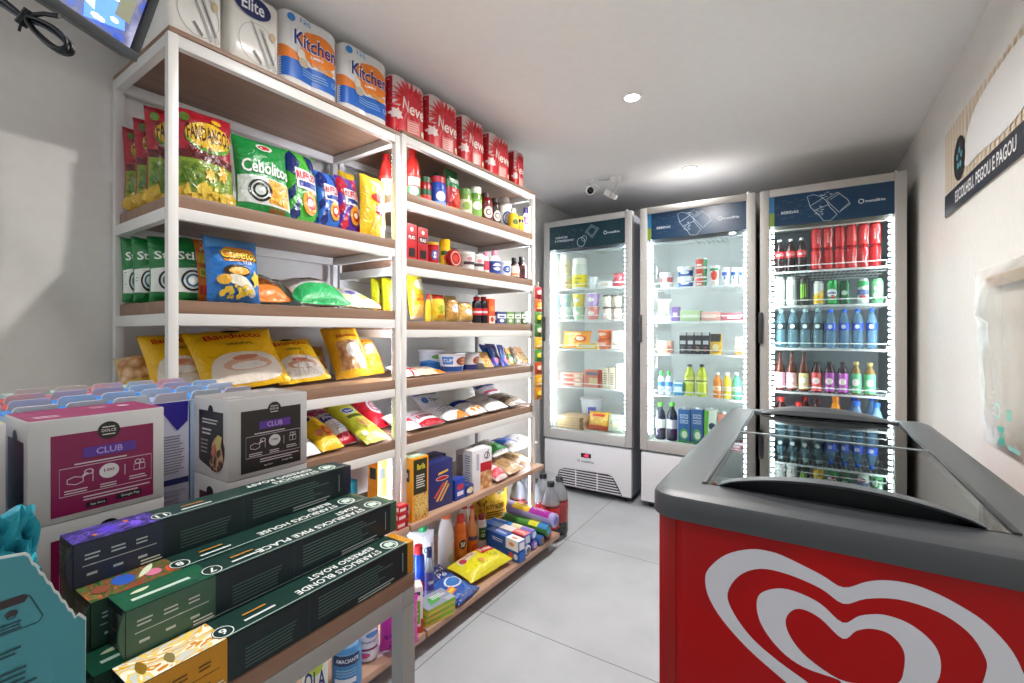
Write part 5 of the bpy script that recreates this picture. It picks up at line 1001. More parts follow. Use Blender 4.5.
def dog_food():
    r = FL(472, 514, 470, 528); r.h = .30; o = bag('large yellow dry food sack standing on the bottom board', 'food_sack', 'sack', None, seat(r, .10), r.rz + .1, r.w, r.h, .12, '#d8b024', [('R', -.5, 0, .5, .12, '#b08a18'), ('T', 'TASTY BLEND', .02, .36, .62, .08, '#5a4412'), ('L', -.2, .16, .36, .30, 3, '#7a5c18'), ('P', [(.16, .62), (.24, .90), (.30, .88), (.22, .6)], '#3a2c10'), ('P', [(.1, .56), (.34, .60), (.33, .64), (.1, .60)], '#3a2c10'), ('S', -.3, .5, .12, .3, 8, .03, '#8a6e1c')], 3, 171)
dog_food()
# long foil cartons and rolls piled with their ends to the aisle
def lying(name, label, cat, group, p1, p2, half, kind, body, ds, col_end):
    p1, p2 = Vector(p1), Vector(p2); d = p2 - p1; L = d.length; x = d.normalized(); y = Vector((0, 0, 1)).cross(x).normalized(); z = x.cross(y)
    R = Matrix((x, y, z)).transposed().to_4x4(); R.translation = p1; g = MB()
    if kind == 'box':
        g.box((0, -half, -half), (L, half, half), M(body, .35), .001); mp = lambda a, b, q: (L / 2 + a, half - b, half + q); W, Hh = L, 2 * half
        mp2 = lambda a, b, q: (L / 2 + a, -half - q, -half + b)
    else:
        T = Matrix.Rotation(pi / 2, 4, 'Y'); g.lathe([(half * .8, .001), (half, .004), (half, L - .004), (half * .8, L - .001)], M(body, .3), 18, T=T); W, Hh = L, half * 2.2
        mp = lambda a, b, q: (L / 2 + a, (half + q) * sin((b - Hh / 2) / half) * -1, (half + q) * cos((b - Hh / 2) / half))
    o = g.build(name); o.matrix_world = R; tag(o, label, cat, group)
    g = MB(); decals(g, mp, W, Hh, ds, maxlen=half * .6 if kind != 'box' else None, off=.0008)
    if kind == 'box': decals(g, mp2, W, Hh, ds)
    g.build('wrapper_print', o)
    g = MB()
    if kind == 'box': g.box((L + .0003, -half * .7, -half * .7), (L + .0012, half * .7, half * .7), col_end)
    else: g.lathe([(half * .62, L - .0005), (half * .60, L + .001), (half * .3, L + .001), (half * .28, L - .001)], M(col_end, .4), 14, T=Matrix.Rotation(pi / 2, 4, 'Y'))
    g.build('end_face', o)
FO = 'wrap cartons and rolls on the bottom board'
bx = [('R', -.5, 0, .12, 1, '#1f58b0'), ('R', .12, 0, .5, 1, '#e6e8ee'), ('L', -.3, .3, .06, .7, 2, '#dfe8f6'), ('E', .3, .55, .08, .2, '#d88a6a')]
bx2 = [('R', -.5, 0, -.1, 1, '#2a70c4'), ('R', -.1, 0, .2, 1, '#d8d4d6'), ('R', .2, 0, .5, 1, '#d8483a'), ('L', .22, .3, .48, .7, 2, '#f2dcd4')]
def sfp(lx, s, z): q = shelf_pt(lx, s); return (q.x, q.y, z)
lying('foil_carton', 'blue and white foil wrap carton on top, nearest the yellow bag', 'wrap box', FO, sfp(-.075, 1.855, .158), sfp(.135, 1.820, .158), .0235, 'box', '#1f58b0', bx, '#e2e2e6')
lying('foil_carton', 'blue foil wrap carton underneath, nearest the yellow bag', 'wrap box', FO, sfp(-.075, 1.855, .1085), sfp(.138, 1.820, .1085), .0225, 'box', '#2258a8', [('E', .4, .5, .06, .3, '#e6e8f0'), ('R', .2, .2, .32, .8, '#d8604a')], '#2a5cb4')
lying('foil_carton', 'blue white and red wrap carton, second in the upper row', 'wrap box', FO, sfp(-.14, 1.911, .158), sfp(.12, 1.893, .158), .0235, 'box', '#2a70c4', bx2, '#c8ccd2')
lying('foil_roll', 'silver ended foil roll below the second wrap carton', 'roll', FO, sfp(-.13, 1.911, .1085), sfp(.125, 1.893, .1085), .0225, 'roll', '#c8ccd4', [('R', -.3, 0, .1, 1, '#8aa0c0')], '#6a6c74')
lying('foil_roll', 'blue and white film roll, third in the upper row', 'roll', FO, sfp(-.14, 1.965, .158), sfp(.12, 1.953, .158), .0235, 'roll', '#3a86d0', [('R', .0, 0, .22, 1, '#e8e2b0'), ('R', .22, 0, .5, 1, '#8a7ac0'), ('L', -.4, .3, -.1, .7, 2, '#dfeaf6')], '#d8d8e2')
lying('foil_roll', 'violet ended roll below the blue and white film roll', 'roll', FO, sfp(-.13, 1.963, .1085), sfp(.125, 1.953, .1085), .0225, 'roll', '#5a4a9a', [('R', -.3, 0, .1, 1, '#d8a84a')], '#a89ac8')
lying('bag_roll', 'green bin bag roll with a yellow band near the cola pack', 'roll', FO, sfp(-.13, 2.052, .155), sfp(.15, 2.042, .153), .026, 'roll', '#4a8a3c', [('R', .1, 0, .3, 1, '#d8d83a'), ('R', .3, 0, .5, 1, '#3a86c0'), ('L', -.3, .35, .05, .65, 2, '#2a5a24'), ('R', -.5, 0, -.44, 1, '#c8d8c0')], '#3a9ad0')
lying('bag_roll', 'blue film roll lying under the green bin bag roll', 'roll', FO, sfp(-.13, 2.022, .1105), sfp(.13, 2.012, .1105), .0235, 'roll', '#3a6ab0', [('R', -.2, 0, .2, 1, '#b8c8e0')], '#7a5a4a')
lying('bag_roll', 'dark roll on the board below the violet and yellow roll', 'roll', FO, sfp(-.14, 2.104, .1125), sfp(.125, 2.094, .1125), .0255, 'roll', '#5a4a4a', [('R', .2, 0, .5, 1, '#a83a2a')], '#c86a5a')
lying('bag_roll', 'fat violet and yellow bin bag roll on top beside the cola pack', 'roll', FO, sfp(-.13, 2.098, .199), sfp(.165, 2.088, .190), .034, 'roll', '#a8a0d0', [('R', -.36, 0, .0, 1, '#e2c22a'), ('R', .0, 0, .40, 1, '#a02a9a'), ('L', -.32, .3, -.04, .7, 3, '#5a4a1a'), ('L', .04, .3, .36, .7, 3, '#e0b8e0')], '#5a6ab0')
# yellow sponge pack, blue sachets, scouring pads
def lie(label, name, cat, group, u0, u1, v, z0, w, L, t, base, ds, yaw, seed, tilt=84, dz=0):
    r = FL(u0, u1, v, v, z0); return bag(label, name, cat, group, Vector((r.front.x, r.front.y, z0 + dz + .001)), yaw, w, L, t, base, ds, tilt, seed, .004)
lie('yellow steel wool bag with red lettering lying on the bottom board', 'wool_bag', 'cleaning pad bag', None, 478, 508, 577, ZH, .27, .15, .075, '#d8d020', [('P', [(-.42, .56), (-.02, .62), (-.02, .9), (-.42, .84)], '#cfc6a0'), ('E', -.34, .68, .06, .12, '#b03a4a'), ('T', 'Lã de aço', -.18, .74, .24, .14, '#b8485a'), ('P', [(.05, .5), (.40, .56), (.38, .92), (.06, .86)], '#c02a2a'), ('T', 'Assolan', .22, .72, .30, .22, '#f4e6dc'), ('S', .0, .3, .4, .12, 14, .03, '#b8b41c'), ('E', -.1, .34, .05, .09, '#d89a5a')], PHI - .08, 181)
lie('blue washing powder sachet lying flat with white lettering', 'soap_sachet', 'sachet', 'blue sachets on the bottom board', 442, 462, 588, ZH, .10, .14, .025, '#1f3a86', [('T', 'Sol', .0, .72, .66, .18, '#e6ecf8'), ('T', 'Pó', .0, .48, .5, .18, '#d8e2f4'), ('R', -.4, .1, .4, .2, '#3a6ac0')], PHI - .1, 183, 78, 0)
lie('blue sachet with a pale oval window, farther of the two sachets', 'soap_sachet', 'sachet', 'blue sachets on the bottom board', 455, 484, 600, ZH, .15, .15, .03, '#2456a8', [('E', .12, .64, .32, .22, '#cfd8e2'), ('E', .12, .64, .26, .17, '#3a78c0'), ('R', -.44, .34, -.12, .56, '#e08a3a'), ('R', -.40, .40, -.16, .5, '#f0c84a'), ('R', -.5, 0, .5, .16, '#1c3f86')], PHI + .1, 185, 80)
for i in range(3):
    r = FL(424, 450, 618, 618); z = ZH + .0012 + i * .0215
    carton(['scouring pad pack at the bottom of the green and grey stack', 'scouring pad pack in the middle of the green and grey stack', 'scouring pad pack on top of the green and grey stack'][i], 'scouring_pad', 'cleaning pad', 'green and grey pad stack', Vector((r.front.x - .02 + .003 * i, r.front.y + .005, z)), PHI - .25 + .05 * i, .125, .085, .02, '#9aa83a', [('R', -.5, 0, .5, .45, '#c8b83a'), ('R', 0, .5, .5, 1, '#7ac03a')], [('R', -.5, 0, .5, .4, '#d0b02a')], [('R', -.5, 0, .5, 1, '#8a92a0'), ('P', [(-.3, .2), (.1, .3), (.2, .8), (-.2, .7)], '#4a9a4a'), ('L', -.1, .5, .4, .8, 3, '#e2e4ec'), ('R', .2, 0, .5, .3, '#a8b0b8')] if i == 2 else ())
r = FL(410, 422, 588, 634); carton('white and green detergent carton beside the table leg', 'detergent_box', 'box', None, seat(r, .05), r.rz, r.w * 1.15, .05, r.h, '#e6e6e2', [('R', -.5, .0, .5, .14, '#c83a1c'), ('R', -.3, .2, .3, .7, '#7ab83a'), ('R', .34, 0, .5, .3, '#c8321c'), ('L', -.2, .3, .2, .6, 3, '#e8f0d8'), ('R', -.2, .82, .3, .9, '#3a3a6a')])
# ------------------------------------------------------------------ bottom board seen below the capsule table
r = FL(378, 415, 611, 660); bag('bright pink plastic wrapped bundle behind the table leg', 'pink_bundle', 'bundle', None, seat(r, .10), r.rz, r.w * 1.1, r.h, .11, '#c81aa0', [('E', -.1, .66, .12, .10, '#3a3ac0'), ('S', .1, .4, .3, .3, 12, .06, '#e05ac8'), ('S', -.2, .3, .2, .2, 8, .05, '#8a1480')], 4, 191, .008)
clean('white softener bottle with a violet band under the table', 357, 379, 612, 664, 'carafe', '#d8dce8', '#4a7ac8', (.08, .62, '#dfe0ec'), [('T', 'Downy', .05, .60, .66, .12, '#3a3a7a'), ('R', -.5, .30, .5, .38, '#7a2a5a'), ('E', .2, .85, .3, .1, '#5a8ac8'), ('E', -.2, .15, .3, .1, '#c85a8a')], group=None)
clean('large light blue softener jug under the table', 333, 362, 634, 694, 'carafe', '#7aa4c8', '#4a90c8', (.04, .72, '#3f82ba'), [('R', -.5, .62, .45, .86, '#20305a'), ('T', 'AMACIANTE', 0, .74, .8, .1, '#d8e4f0'), ('R', -.45, .18, .3, .30, '#dfe4ea'), ('L', -.4, .36, .4, .56, 3, '#8ab8dc')], group=None)
r = FL(303, 327, 648, 708); carton('white and lime washing powder box under the table', 'washing_powder_box', 'box', None, seat(r, .06), r.rz, r.w, .06, r.h, '#e8eae0', [('E', -.05, .72, .36, .20, '#b8d23a'), ('T', 'OLA', .0, .46, .82, .30, '#23307a'), ('E', .30, .34, .06, .05, '#c8321c'), ('R', -.5, 0, .5, .16, '#c2d84a')])
clean('sky blue bottle lying low at the front of the bottom board', 264, 294, 668, 720, 'carafe', '#2f9ad0', '#e8e8ea', (.1, .6, '#3aa6d8'), group=None)
r = FL(384, 400, 596, 640); bag('navy pouch behind the pink bundle', 'refill_pouch', 'pouch', None, seat(r, .24), r.rz, r.w * 1.3, r.h, .05, '#22408a', [('R', -.4, .5, .4, .7, '#4a7ac8'), ('E', .0, .3, .3, .12, '#c8d4ea')], 5, 195)

# ------------------------------------------------------------------ wrapped six pack of cola on the floor
def cola_pack():
    t = empty('cola_pack', (-1.285, 2.305, 0)); tag(t, 'clear wrapped pack of large cola bottles standing on the floor at the fridge end', 'cola pack')
    P, cp = PROF['pet']; R, Hh = .0505, .318
    for j in range(2):
        for i in range(3):
            x, y = (-.104 + .104 * i), (-.052 + .104 * j); g = MB(); g.lathe([(a * R, b * Hh) for a, b in P if b < .7], M('#241210', .12), 18, c=(x, y, .001)); b = g.build('bottle', t); g = MB(); g.lathe([(R, .62 * Hh + .0003)] + [(a * R, b * Hh) for a, b in P if b > .7], FILM('#c3c7ca', .42), 18, c=(x, y, .001), cap0=False); g.build('clear_neck', b)
            g = MB(); g.lathe([(R * .42, Hh * .925), (R * .42, Hh), (R * .36, Hh + .002)], M('#141416', .4), 12, c=(x, y, .001)); g.build('cap', b)
            g = MB(); pr = [(prof_r(P, q * Hh, Hh, R) + .0008, q * Hh) for q in (.24, .38, .46, .54, .64)]; g.lathe(pr, M('#b8181c', .3), 18, c=(x, y, .001), cap0=False, cap1=False); g.build('label_band', b)
    g = MB(); w, d = .160, .108; lv = [(1, .002), (1.0, .2), (.985, .24), (.86, .285), (.74, .330)]; v = []; f = []; n = 36
    for s, z in lv:
        for k in range(n):
            a = 2 * pi * k / n; c, q = cos(a), sin(a); e = 3.2; rr = (abs(c) ** e + abs(q) ** e) ** (-1 / e); wob = 1 + .012 * sin(9 * a + z * 40)
            v.append((w * s * c * rr * wob, d * s * q * rr * wob, z))
    for j in range(len(lv) - 1):
        for k in range(n): f.append((j * n + k, j * n + (k + 1) % n, (j + 1) * n + (k + 1) % n, (j + 1) * n + k))
    g.add(v, f, FILM('#eef2f4', .04, .2, 1.05), True); g.build('shrink_film', t)
cola_pack()

# ------------------------------------------------------------------ fridge contents
def row(fn, n): return [fn(i) for i in range(n)]
FY = 3.096
def fr_round(label, u0, u1, vt, zb, kind, body, cap=None, band=None, design=(), name='bottle', cat='bottle', group=None, y=FY, dz=0, w=None, **k):
    R = FR(u0, u1, vt, y, zb).w / 2; r = FR(u0, u1, vt, y + R, zb); R = (w or r.w) / 2; return round_item(label, name, cat, group, seat(r, 0, dz), r.rz + k.pop('turn', -.15), kind, R * .975, k.pop('h', None) or r.h - dz, body, cap, band, design, n=k.pop('n', 16), **k)
def fr_box(label, u0, u1, vt, zb, d, base, front=(), near=(), top=(), name='food_box', cat='box', group=None, y=FY, dz=0, **k):
    r = FR(u0, u1, vt, y, zb); return carton(label, name, cat, group, seat(r, d, dz), r.rz, r.w * .97, d, k.pop('h', None) or r.h - dz, base, front, near, top, **k)
def fr_bag(label, u0, u1, vt, zb, t, base, ds, name='frozen_bag', cat='frozen food bag', group=None, y=FY, dz=0, lean=8, seed=1, **k):
    r = FR(u0, u1, vt, y, zb); return bag(label, name, cat, group, seat(r, t, dz), r.rz, r.w, r.h - dz, t, base, ds, lean, seed, **k)
A, B_, C_, D_ = F1S
# freezer fridge
fr_round('cream food jar with a pale lid stacked on top in the freezer fridge', 560, 571, 255, A, 'jar', '#e8e0cc', '#efece2', (.1, .6, '#e2d2b0'), [('S', 0, .5, .4, .4, 12, .1, '#c8a878')], name='food_jar', cat='jar', dz=.105, group='food jars in the freezer fridge')
fr_round('cream food jar at the bottom of the stack in the freezer fridge', 560, 571, 255, A, 'jar', '#e8e0cc', '#efece2', (.1, .6, '#e0cba4'), [('S', 0, .5, .4, .4, 12, .1, '#d88a6a')], name='food_jar', cat='jar', h=.104, group='food jars in the freezer fridge')
fr_round('tall jar with a white lid and bright yellow label in the freezer fridge', 572.5, 587, 259, A, 'jar', '#d8dcd2', '#ece6da', (.06, .46, '#f0d81a'), [('R', -.4, .6, .4, .74, '#a8a21a'), ('E', 0, .3, .2, .2, '#b8a81a')], name='food_jar', cat='jar')
fr_round('small clear pot beside the yellow labelled jar', 590, 597, 277, A, 'tub', '#dfe6e6', '#eef2f2', name='sauce_pot', cat='pot'); fr_box('low white tray on the top shelf of the freezer fridge', 598, 611, 281, A, .08, '#eef0ee', [('R', -.3, .2, .3, .8, '#d8c8b8')], name='food_tray', cat='tray')
fr_bag('red frozen fruit bag at the top shelf of the freezer fridge', 611.5, 622, 273, A, .05, '#c84a54', [('S', 0, .5, .4, .4, 16, .06, '#e89aa0')], seed=201)
CUPC = [('#9fc0cc', '#d2e2da'), ('#f0dc5a', '#b8d6b0'), ('#c8a8dc', '#d88a84')]
for i, (u0, u1) in enumerate(((560, 571.5), (573, 585), (587, 599.5))):
    for j in range(2):
        fr_round('%s ice cream cup, %s of its stack on the second freezer shelf' % ([['pale green', 'pale blue'], ['mint green', 'yellow'], ['salmon pink', 'lilac']][i][j], ['bottom', 'top'][j]), u0, u1, 290, B_, 'cup', CUPC[i][1 - j], '#f2f2f0', (.1, .85, CUPC[i][1 - j]), [('E', .05, .5, .3, .2, '#f6f4f0'), ('S', 0, .7, .3, .1, 6, .08, '#f4f0ea')], name='ice_cream_cup', cat='cup', group='stacked ice cream cups', h=.094, dz=.0955 * j)
for i, (u0, u1) in enumerate(((603, 612.5), (613.5, 622))):
    for j in range(2): fr_round('cream %s jar with a dark lid, %s of its stack' % (['vanilla', 'caramel'][i], ['bottom', 'top'][j]), u0, u1, 293, B_, 'tub', ['#ecdcc8', '#e2c6a8'][i] if j else ['#e8c8b8', '#d8a890'][i], '#4a4a4c', (.1, .8, ['#f0e4d0', '#e8d8b8'][i] if j else '#ead0c0'), [('R', -.4, .3, .4, .6, '#f6efe2')], name='dessert_jar', cat='jar', group='stacked dessert jars', h=.084, dz=.0855 * j)
fr_bag('orange frozen snack bag on the third shelf of the freezer fridge', 559.5, 588, 331, C_, .08, '#f0a23a', [('S', -.1, .4, .3, .3, 14, .06, '#f6d07a'), ('E', .2, .5, .22, .2, '#e0641e'), ('E', .2, .5, .14, .12, '#f4e6d0'), ('R', -.4, .7, .2, .85, '#f8dca0')], lean=14, seed=203, y=3.125)
fr_box('flat yellow ready meal box in front of the orange bag', 577, 597, 343.5, C_, .028, '#e8c050', [('R', -.4, .2, .4, .7, '#f6e6c0')], [], [('E', 0, .5, .3, .3, '#f0e0b0')], y=3.08)
for j in range(2): fr_round(['red orange ice cream bowl, lower of two', 'red orange ice cream bowl, upper of two'][j], 597.8, 613, 328, C_, 'cup', '#e07848', '#e89468', (.2, .9, '#df6a3c'), [('E', 0, .5, .3, .25, '#f4dcc8')], name='ice_cream_bowl', cat='bowl', group='red orange bowls', h=.068, dz=.0695 * j, y=3.13)
fr_bag('plump white frozen bread bag on the third freezer shelf', 609, 623, 331, C_, .06, '#eee8dc', [('E', .1, .5, .3, .3, '#f6f2ea'), ('R', -.3, .2, .3, .3, '#d8b8a0')], seed=205, y=3.09)
for i in range(3):
    fr_box(['pink frozen meal box at the bottom of the stack', 'pink frozen meal box in the middle of the stack', 'pink frozen meal box on top of the stack'][i], 560, 583, 372, D_, .14, ['#e8b4a4', '#e6a898', '#ecc4b0'][i], [('R', -.4, .2, .1, .8, '#c86a5a'), ('E', .28, .5, .14, .3, '#f2e0c8')], [], [('R', -.3, .2, .3, .8, '#d89080')], name='meal_box', group='pink meal boxes', dz=.0315 * i, h=.031)
fr_box('red and white lasagne box beside the pink meal boxes', 584, 601, 370, D_, .05, '#e0907a', [('R', -.2, .2, .3, .55, '#e8d2a0'), ('R', -.4, .7, .4, .86, '#8a8aa0'), ('R', .34, 0, .5, 1, '#b84a3a')], name='meal_box')
for i, (u0, u1) in enumerate(((602, 608.4), (609, 615.3))): fr_box(['beige upright pizza pocket box, first of two', 'beige upright pizza pocket box, second of two'][i], u0, u1, 368, D_, .10, '#e8d8be', [('L', -.3, .2, .3, .8, 6, '#8a7a68')], name='pocket_box', group='beige upright boxes')
fr_box('tall white upright box at the edge of the fourth freezer shelf', 616, 623, 364, D_, .08, '#f2f0ec', [('L', -.3, .3, .3, .7, 4, '#b8b4b0'), ('R', -.5, .0, .5, .06, '#d8c8c0')], name='pocket_box')
fr_round('white tapered tub with a violet square standing at the freezer bottom', 581, 602, 398, FB, 'cup', '#e8eaf2', '#f0f0f4', (.1, .9, '#e6e8f0'), [('R', .1, .35, .5, .75, '#5a5ab8')], name='white_tub', cat='tub', y=3.30)
for i in range(5):
    fr_box('flat brown pizza box, %s from the bottom of the freezer stack' % ORD[i], 557, 584 - (i % 2) * .6, 410, FB, .20, '#d2b088', [('L', -.45, .3, .2, .7, 1, '#a88458'), ('R', .36, 0, .5, 1, '#8a6a50')], name='pizza_box', group='flat pizza boxes in the freezer fridge', dz=.0178 * i, h=.0174)
fr_bag('yellow frozen potato bag with a red band at the freezer bottom', 585, 607.5, 413, FB, .09, '#f2b63a', [('R', -.5, .0, .5, .22, '#d85a3a'), ('S', 0, .5, .4, .25, 16, .06, '#f8dc8a'), ('R', -.3, .68, .3, .82, '#d83a2a')], lean=20, seed=207)
fr_bag('white and green frozen vegetable bag at the freezer bottom', 606, 622.5, 416, FB, .08, '#dfe6d4', [('S', 0, .5, .4, .3, 18, .05, '#a8c08a'), ('R', -.3, .3, .3, .45, '#e8d8b0')], lean=16, seed=209)
# middle fridge
A, B_, C_, D_ = F2S
fr_round('red and white margarine tub nearest the handle of the middle fridge', 660, 674, 273, A, 'tub', '#eee4e2', '#f4f0ee', (.1, .85, '#e6dcd8'), [('R', -.7, .35, .7, .75, '#c83a34'), ('E', 0, .55, .2, .2, '#f4efe8')], name='margarine_tub', cat='tub')
for j in range(2): fr_round(['blue and white cream cheese tub, lower of two', 'blue and white cream cheese tub, upper of two'][j], 677.5, 694, 263, A, 'tub', '#eaeef4', '#f4f6f8', (.06, .85, '#2a5ab0'), [('P', [(-.7, .5), (.7, .7), (.7, 1), (-.7, 1)], '#eef2f6'), ('E', .1, .4, .3, .2, '#e6ecf6')], name='cheese_tub', cat='tub', group='blue cream cheese tubs', h=.066, dz=.0675 * j)
for j in range(3): fr_round('green and red yogurt tub, %s of three stacked' % ['bottom', 'middle', 'top'][j], 695.5, 707.5, 257, A, 'tub', '#e6e2da', '#f2ede8', (.06, .85, '#d8452e'), [('R', .3, 0, .8, 1, '#3a8a5a'), ('R', -.4, .1, .2, .35, '#f2e8e0')], name='yogurt_tub', cat='tub', group='stacked red yogurt tubs', h=.0585, dz=.06 * j)
fr_round('single white yogurt cup with a red strawberry', 709.5, 720.5, 266, A, 'cup', '#efe6e2', '#f4eeec', (.1, .9, '#efe2de'), [('E', .05, .5, .36, .3, '#d8503a'), ('R', -.5, .8, .5, .95, '#3a9a6a')], name='yogurt_cup', cat='cup')
for i, (u0, u1) in enumerate(((721.5, 730.2), (730.8, 738.6), (739.2, 744.6))): fr_round('white and blue yogurt cup, %s from the strawberry cup' % ORD[i], u0, u1, 268, A, 'cup', '#eef0f6', '#f2f4f8', (.1, .9, '#eef1f8'), [('R', -.5, .55, .3, .8, '#3a62c0'), ('R', -.1, .2, .1, .5, '#5a7ad0')], name='yogurt_cup', cat='cup', group='white and blue yogurt cups')
fr_bag('white cheese bag on the second shelf of the middle fridge', 656.5, 670.5, 299, B_, .05, '#e6eae0', [('S', 0, .5, .35, .3, 12, .06, '#d8dcae'), ('R', -.3, .2, .3, .34, '#a8c0a0')], 'cheese_bag', 'food bag', seed=211, lean=6)
fr_box('violet cheese pack leaning beside the white bag', 671.2, 679, 307, B_, .05, '#8a6ab0', [('R', -.3, .3, .3, .6, '#e2d8ee')], name='cheese_pack', cat='pack')
fr_box('flat pale green ham pack on the second shelf', 679.5, 700, 310.5, B_, .12, '#b8cda0', [('R', -.4, .3, .4, .6, '#e4ecd8')], [], [('E', 0, .5, .3, .3, '#dfe8cf')], name='ham_pack', cat='pack'); fr_box('flat pink sausage pack on the second shelf', 701, 720.5, 312, B_, .12, '#e2a8a0', [('R', -.4, .3, .3, .7, '#f0d4c8')], [], [('E', 0, .5, .3, .3, '#e8c0b4')], name='ham_pack', cat='pack'); fr_box('flat red salami pack on the second shelf', 721.2, 741, 313, B_, .12, '#c86a7a', [('R', -.2, .2, .45, .5, '#e8e2e2')], [], [('E', 0, .5, .3, .3, '#e0a0a8')], name='ham_pack', cat='pack')
fr_box('low brown and white dessert carton on the third shelf of the middle fridge', 657.5, 671.5, 341, C_, .08, '#d8a490', [('R', -.5, .5, .1, 1, '#efe0d6'), ('R', .2, .1, .45, .6, '#b8604a')], name='dessert_carton')
for i, (u0, u1) in enumerate(((679.3, 686.4), (687, 693.8), (694.4, 701.6), (702.2, 709.2))): fr_box('dark protein drink carton, %s from the dessert carton' % ORD[i], u0, u1, 332.5, C_, .045, '#2a2a30', [('R', -.4, .45, .4, .62, '#d8d6da'), ('L', -.3, .12, .3, .4, 3, ['#8a8a94', '#8a8a94', '#c8a080', '#b8604a'][i]), ('R', -.5, .86, .5, 1, '#c8c8cc')], [('R', -.3, .3, .3, .7, '#4a4a54')], name='drink_carton', cat='drink carton', group='dark drink cartons')
fr_box('yellow protein drink carton at the end of the dark ones', 710.2, 721, 334, C_, .05, '#e8b83a', [('R', -.5, .62, .5, 1, '#3a3028'), ('E', 0, .35, .3, .16, '#f4e6b8'), ('R', -.3, .1, .3, .2, '#c88a1c')], name='drink_carton', cat='drink carton')
fr_box('white and orange milk drink carton near the far edge of the third shelf', 735, 742.5, 337, C_, .05, '#efe8e2', [('R', -.5, 0, .5, .34, '#e08a5a'), ('R', -.3, .55, .3, .75, '#e6b08a')], name='drink_carton', cat='drink carton')
for i, (u0, u1) in enumerate(((658, 664.8), (665.6, 672.6))): fr_round(['small blue and white yogurt bottle with a green cap, nearest the handle', 'small blue and white yogurt bottle with a green cap, second from the handle'][i], u0, u1, 371, D_, 'squeeze', '#e6eef6', '#4ac05a', (.05, .66, '#e6eef6'), [('R', -.8, .5, .8, .8, '#3a7ac8'), ('R', -.3, .1, .3, .34, '#7ab0e0')], name='yogurt_bottle', group='small yogurt bottles')
fr_box('cyan and white yogurt multipack on the fourth shelf', 673.2, 683, 382, D_, .06, '#4aa0c8', [('R', -.4, .3, .4, .65, '#e6f2f6'), ('R', -.5, .85, .5, 1, '#e8f0f0')], name='yogurt_pack', cat='pack')
for i, (u0, u1) in enumerate(((684.2, 695.3), (696.3, 707.6))): fr_round(['yellow green isotonic bottle with a dark cap, first of two', 'yellow green isotonic bottle with a dark cap, second of two'][i], u0, u1, 364.5, D_, 'pet', '#c8d43a', '#2a2a2c', (.40, .62, '#dfe46a'), [('R', -.7, .3, .7, .5, '#5a6a1c')], name='isotonic_bottle', group='isotonic bottles')
for i, (u0, u1, c, cc) in enumerate(((713, 721.8, '#e8842a', 'orange'), (722.8, 731.4, '#eec52a', 'yellow'), (732.4, 741.2, '#5ab08a', 'green'))): fr_round('small %s juice bottle with a white cap on the fourth shelf' % cc, u0, u1, 372.5, D_, 'stubby', c, '#f0ede6', (.10, .60, c), [('R', -.8, .4, .8, .72, '#f2e8d8'), ('E', .1, .55, .3, .12, c)], name='juice_bottle', group='small juice bottles')
for i, (u0, u1) in enumerate(((655.5, 665.6), (667, 677.3))): fr_round(['dark grape juice bottle with a green cap, nearest the handle', 'dark grape juice bottle with a green cap, second from the handle'][i], u0, u1, 402.5, FB, 'stubby', '#22263a', '#6ad03a', (.06, .58, '#2a2c44'), [('R', -.8, .5, .8, .95, '#e2e4e4'), ('S', 0, .25, .6, .2, 12, .14, '#4a3a5a')], name='grape_bottle', group='grape juice bottles')
COCO = [('T', 'SOCO', 0, .80, .7, .14, '#e6f2fa'), ('T', 'COCO', 0, .64, .7, .12, '#e6f2fa'), ('E', 0, .26, .36, .17, '#5ab04a'), ('E', .04, .25, .24, .11, '#e6ecd8'), ('R', -.5, 0, .5, .07, '#3a9a4a')]
for i, (u0, u1) in enumerate(((678, 690), (691, 703.2))): 
    o = fr_box(['blue coconut water carton, first of two on the fridge floor', 'blue coconut water carton, second of two on the fridge floor'][i], u0, u1, 410, FB, .065, '#1f62a8', COCO, [('R', -.3, .3, .3, .7, '#4a90d0')], [('R', -.4, .2, .4, .8, '#e8eef2')], name='juice_carton', cat='juice carton', group='coconut water cartons')
    g = MB(); h = max(v.co.z for v in o.data.vertices); g.lathe([(.013, h + .0006), (.013, h + .014)], '#eef0f2', 12); g.build('cap', o)
o = fr_box('green and white soy milk carton on the fridge floor', 704.2, 716.4, 411, FB, .065, '#e6eede', [('P', [(-.5, 0), (-.1, 0), (-.2, .5), (-.1, 1), (-.5, 1)], '#6ac03a'), ('E', .15, .56, .3, .10, '#3a4a6a'), ('R', .0, .2, .4, .3, '#a8c88a')], [('R', -.5, 0, .5, 1, '#5ab03a')], name='juice_carton', cat='juice carton'); g = MB(); h = max(v.co.z for v in o.data.vertices); g.lathe([(.013, h + .0006), (.013, h + .014)], '#eef0f2', 12); g.build('cap', o)
o = fr_box('pink juice carton on the fridge floor behind the freezer corner', 717.4, 729, 415, FB, .065, '#d88a7a', [('R', -.4, .5, .4, .62, '#b85a54'), ('E', 0, .3, .3, .12, '#e8b0a0'), ('L', -.3, .68, .3, .84, 3, '#b8645c')], name='juice_carton', cat='juice carton'); g = MB(); h = max(v.co.z for v in o.data.vertices); g.lathe([(.013, h + .0006), (.013, h + .014)], '#eef0f2', 12); g.build('cap', o)
fr_box('yellow green juice carton on the fridge floor, last before the hinge', 730, 741, 417, FB, .065, '#c8cc5a', [('R', -.4, .5, .4, .7, '#8ab03a')], name='juice_carton', cat='juice carton')
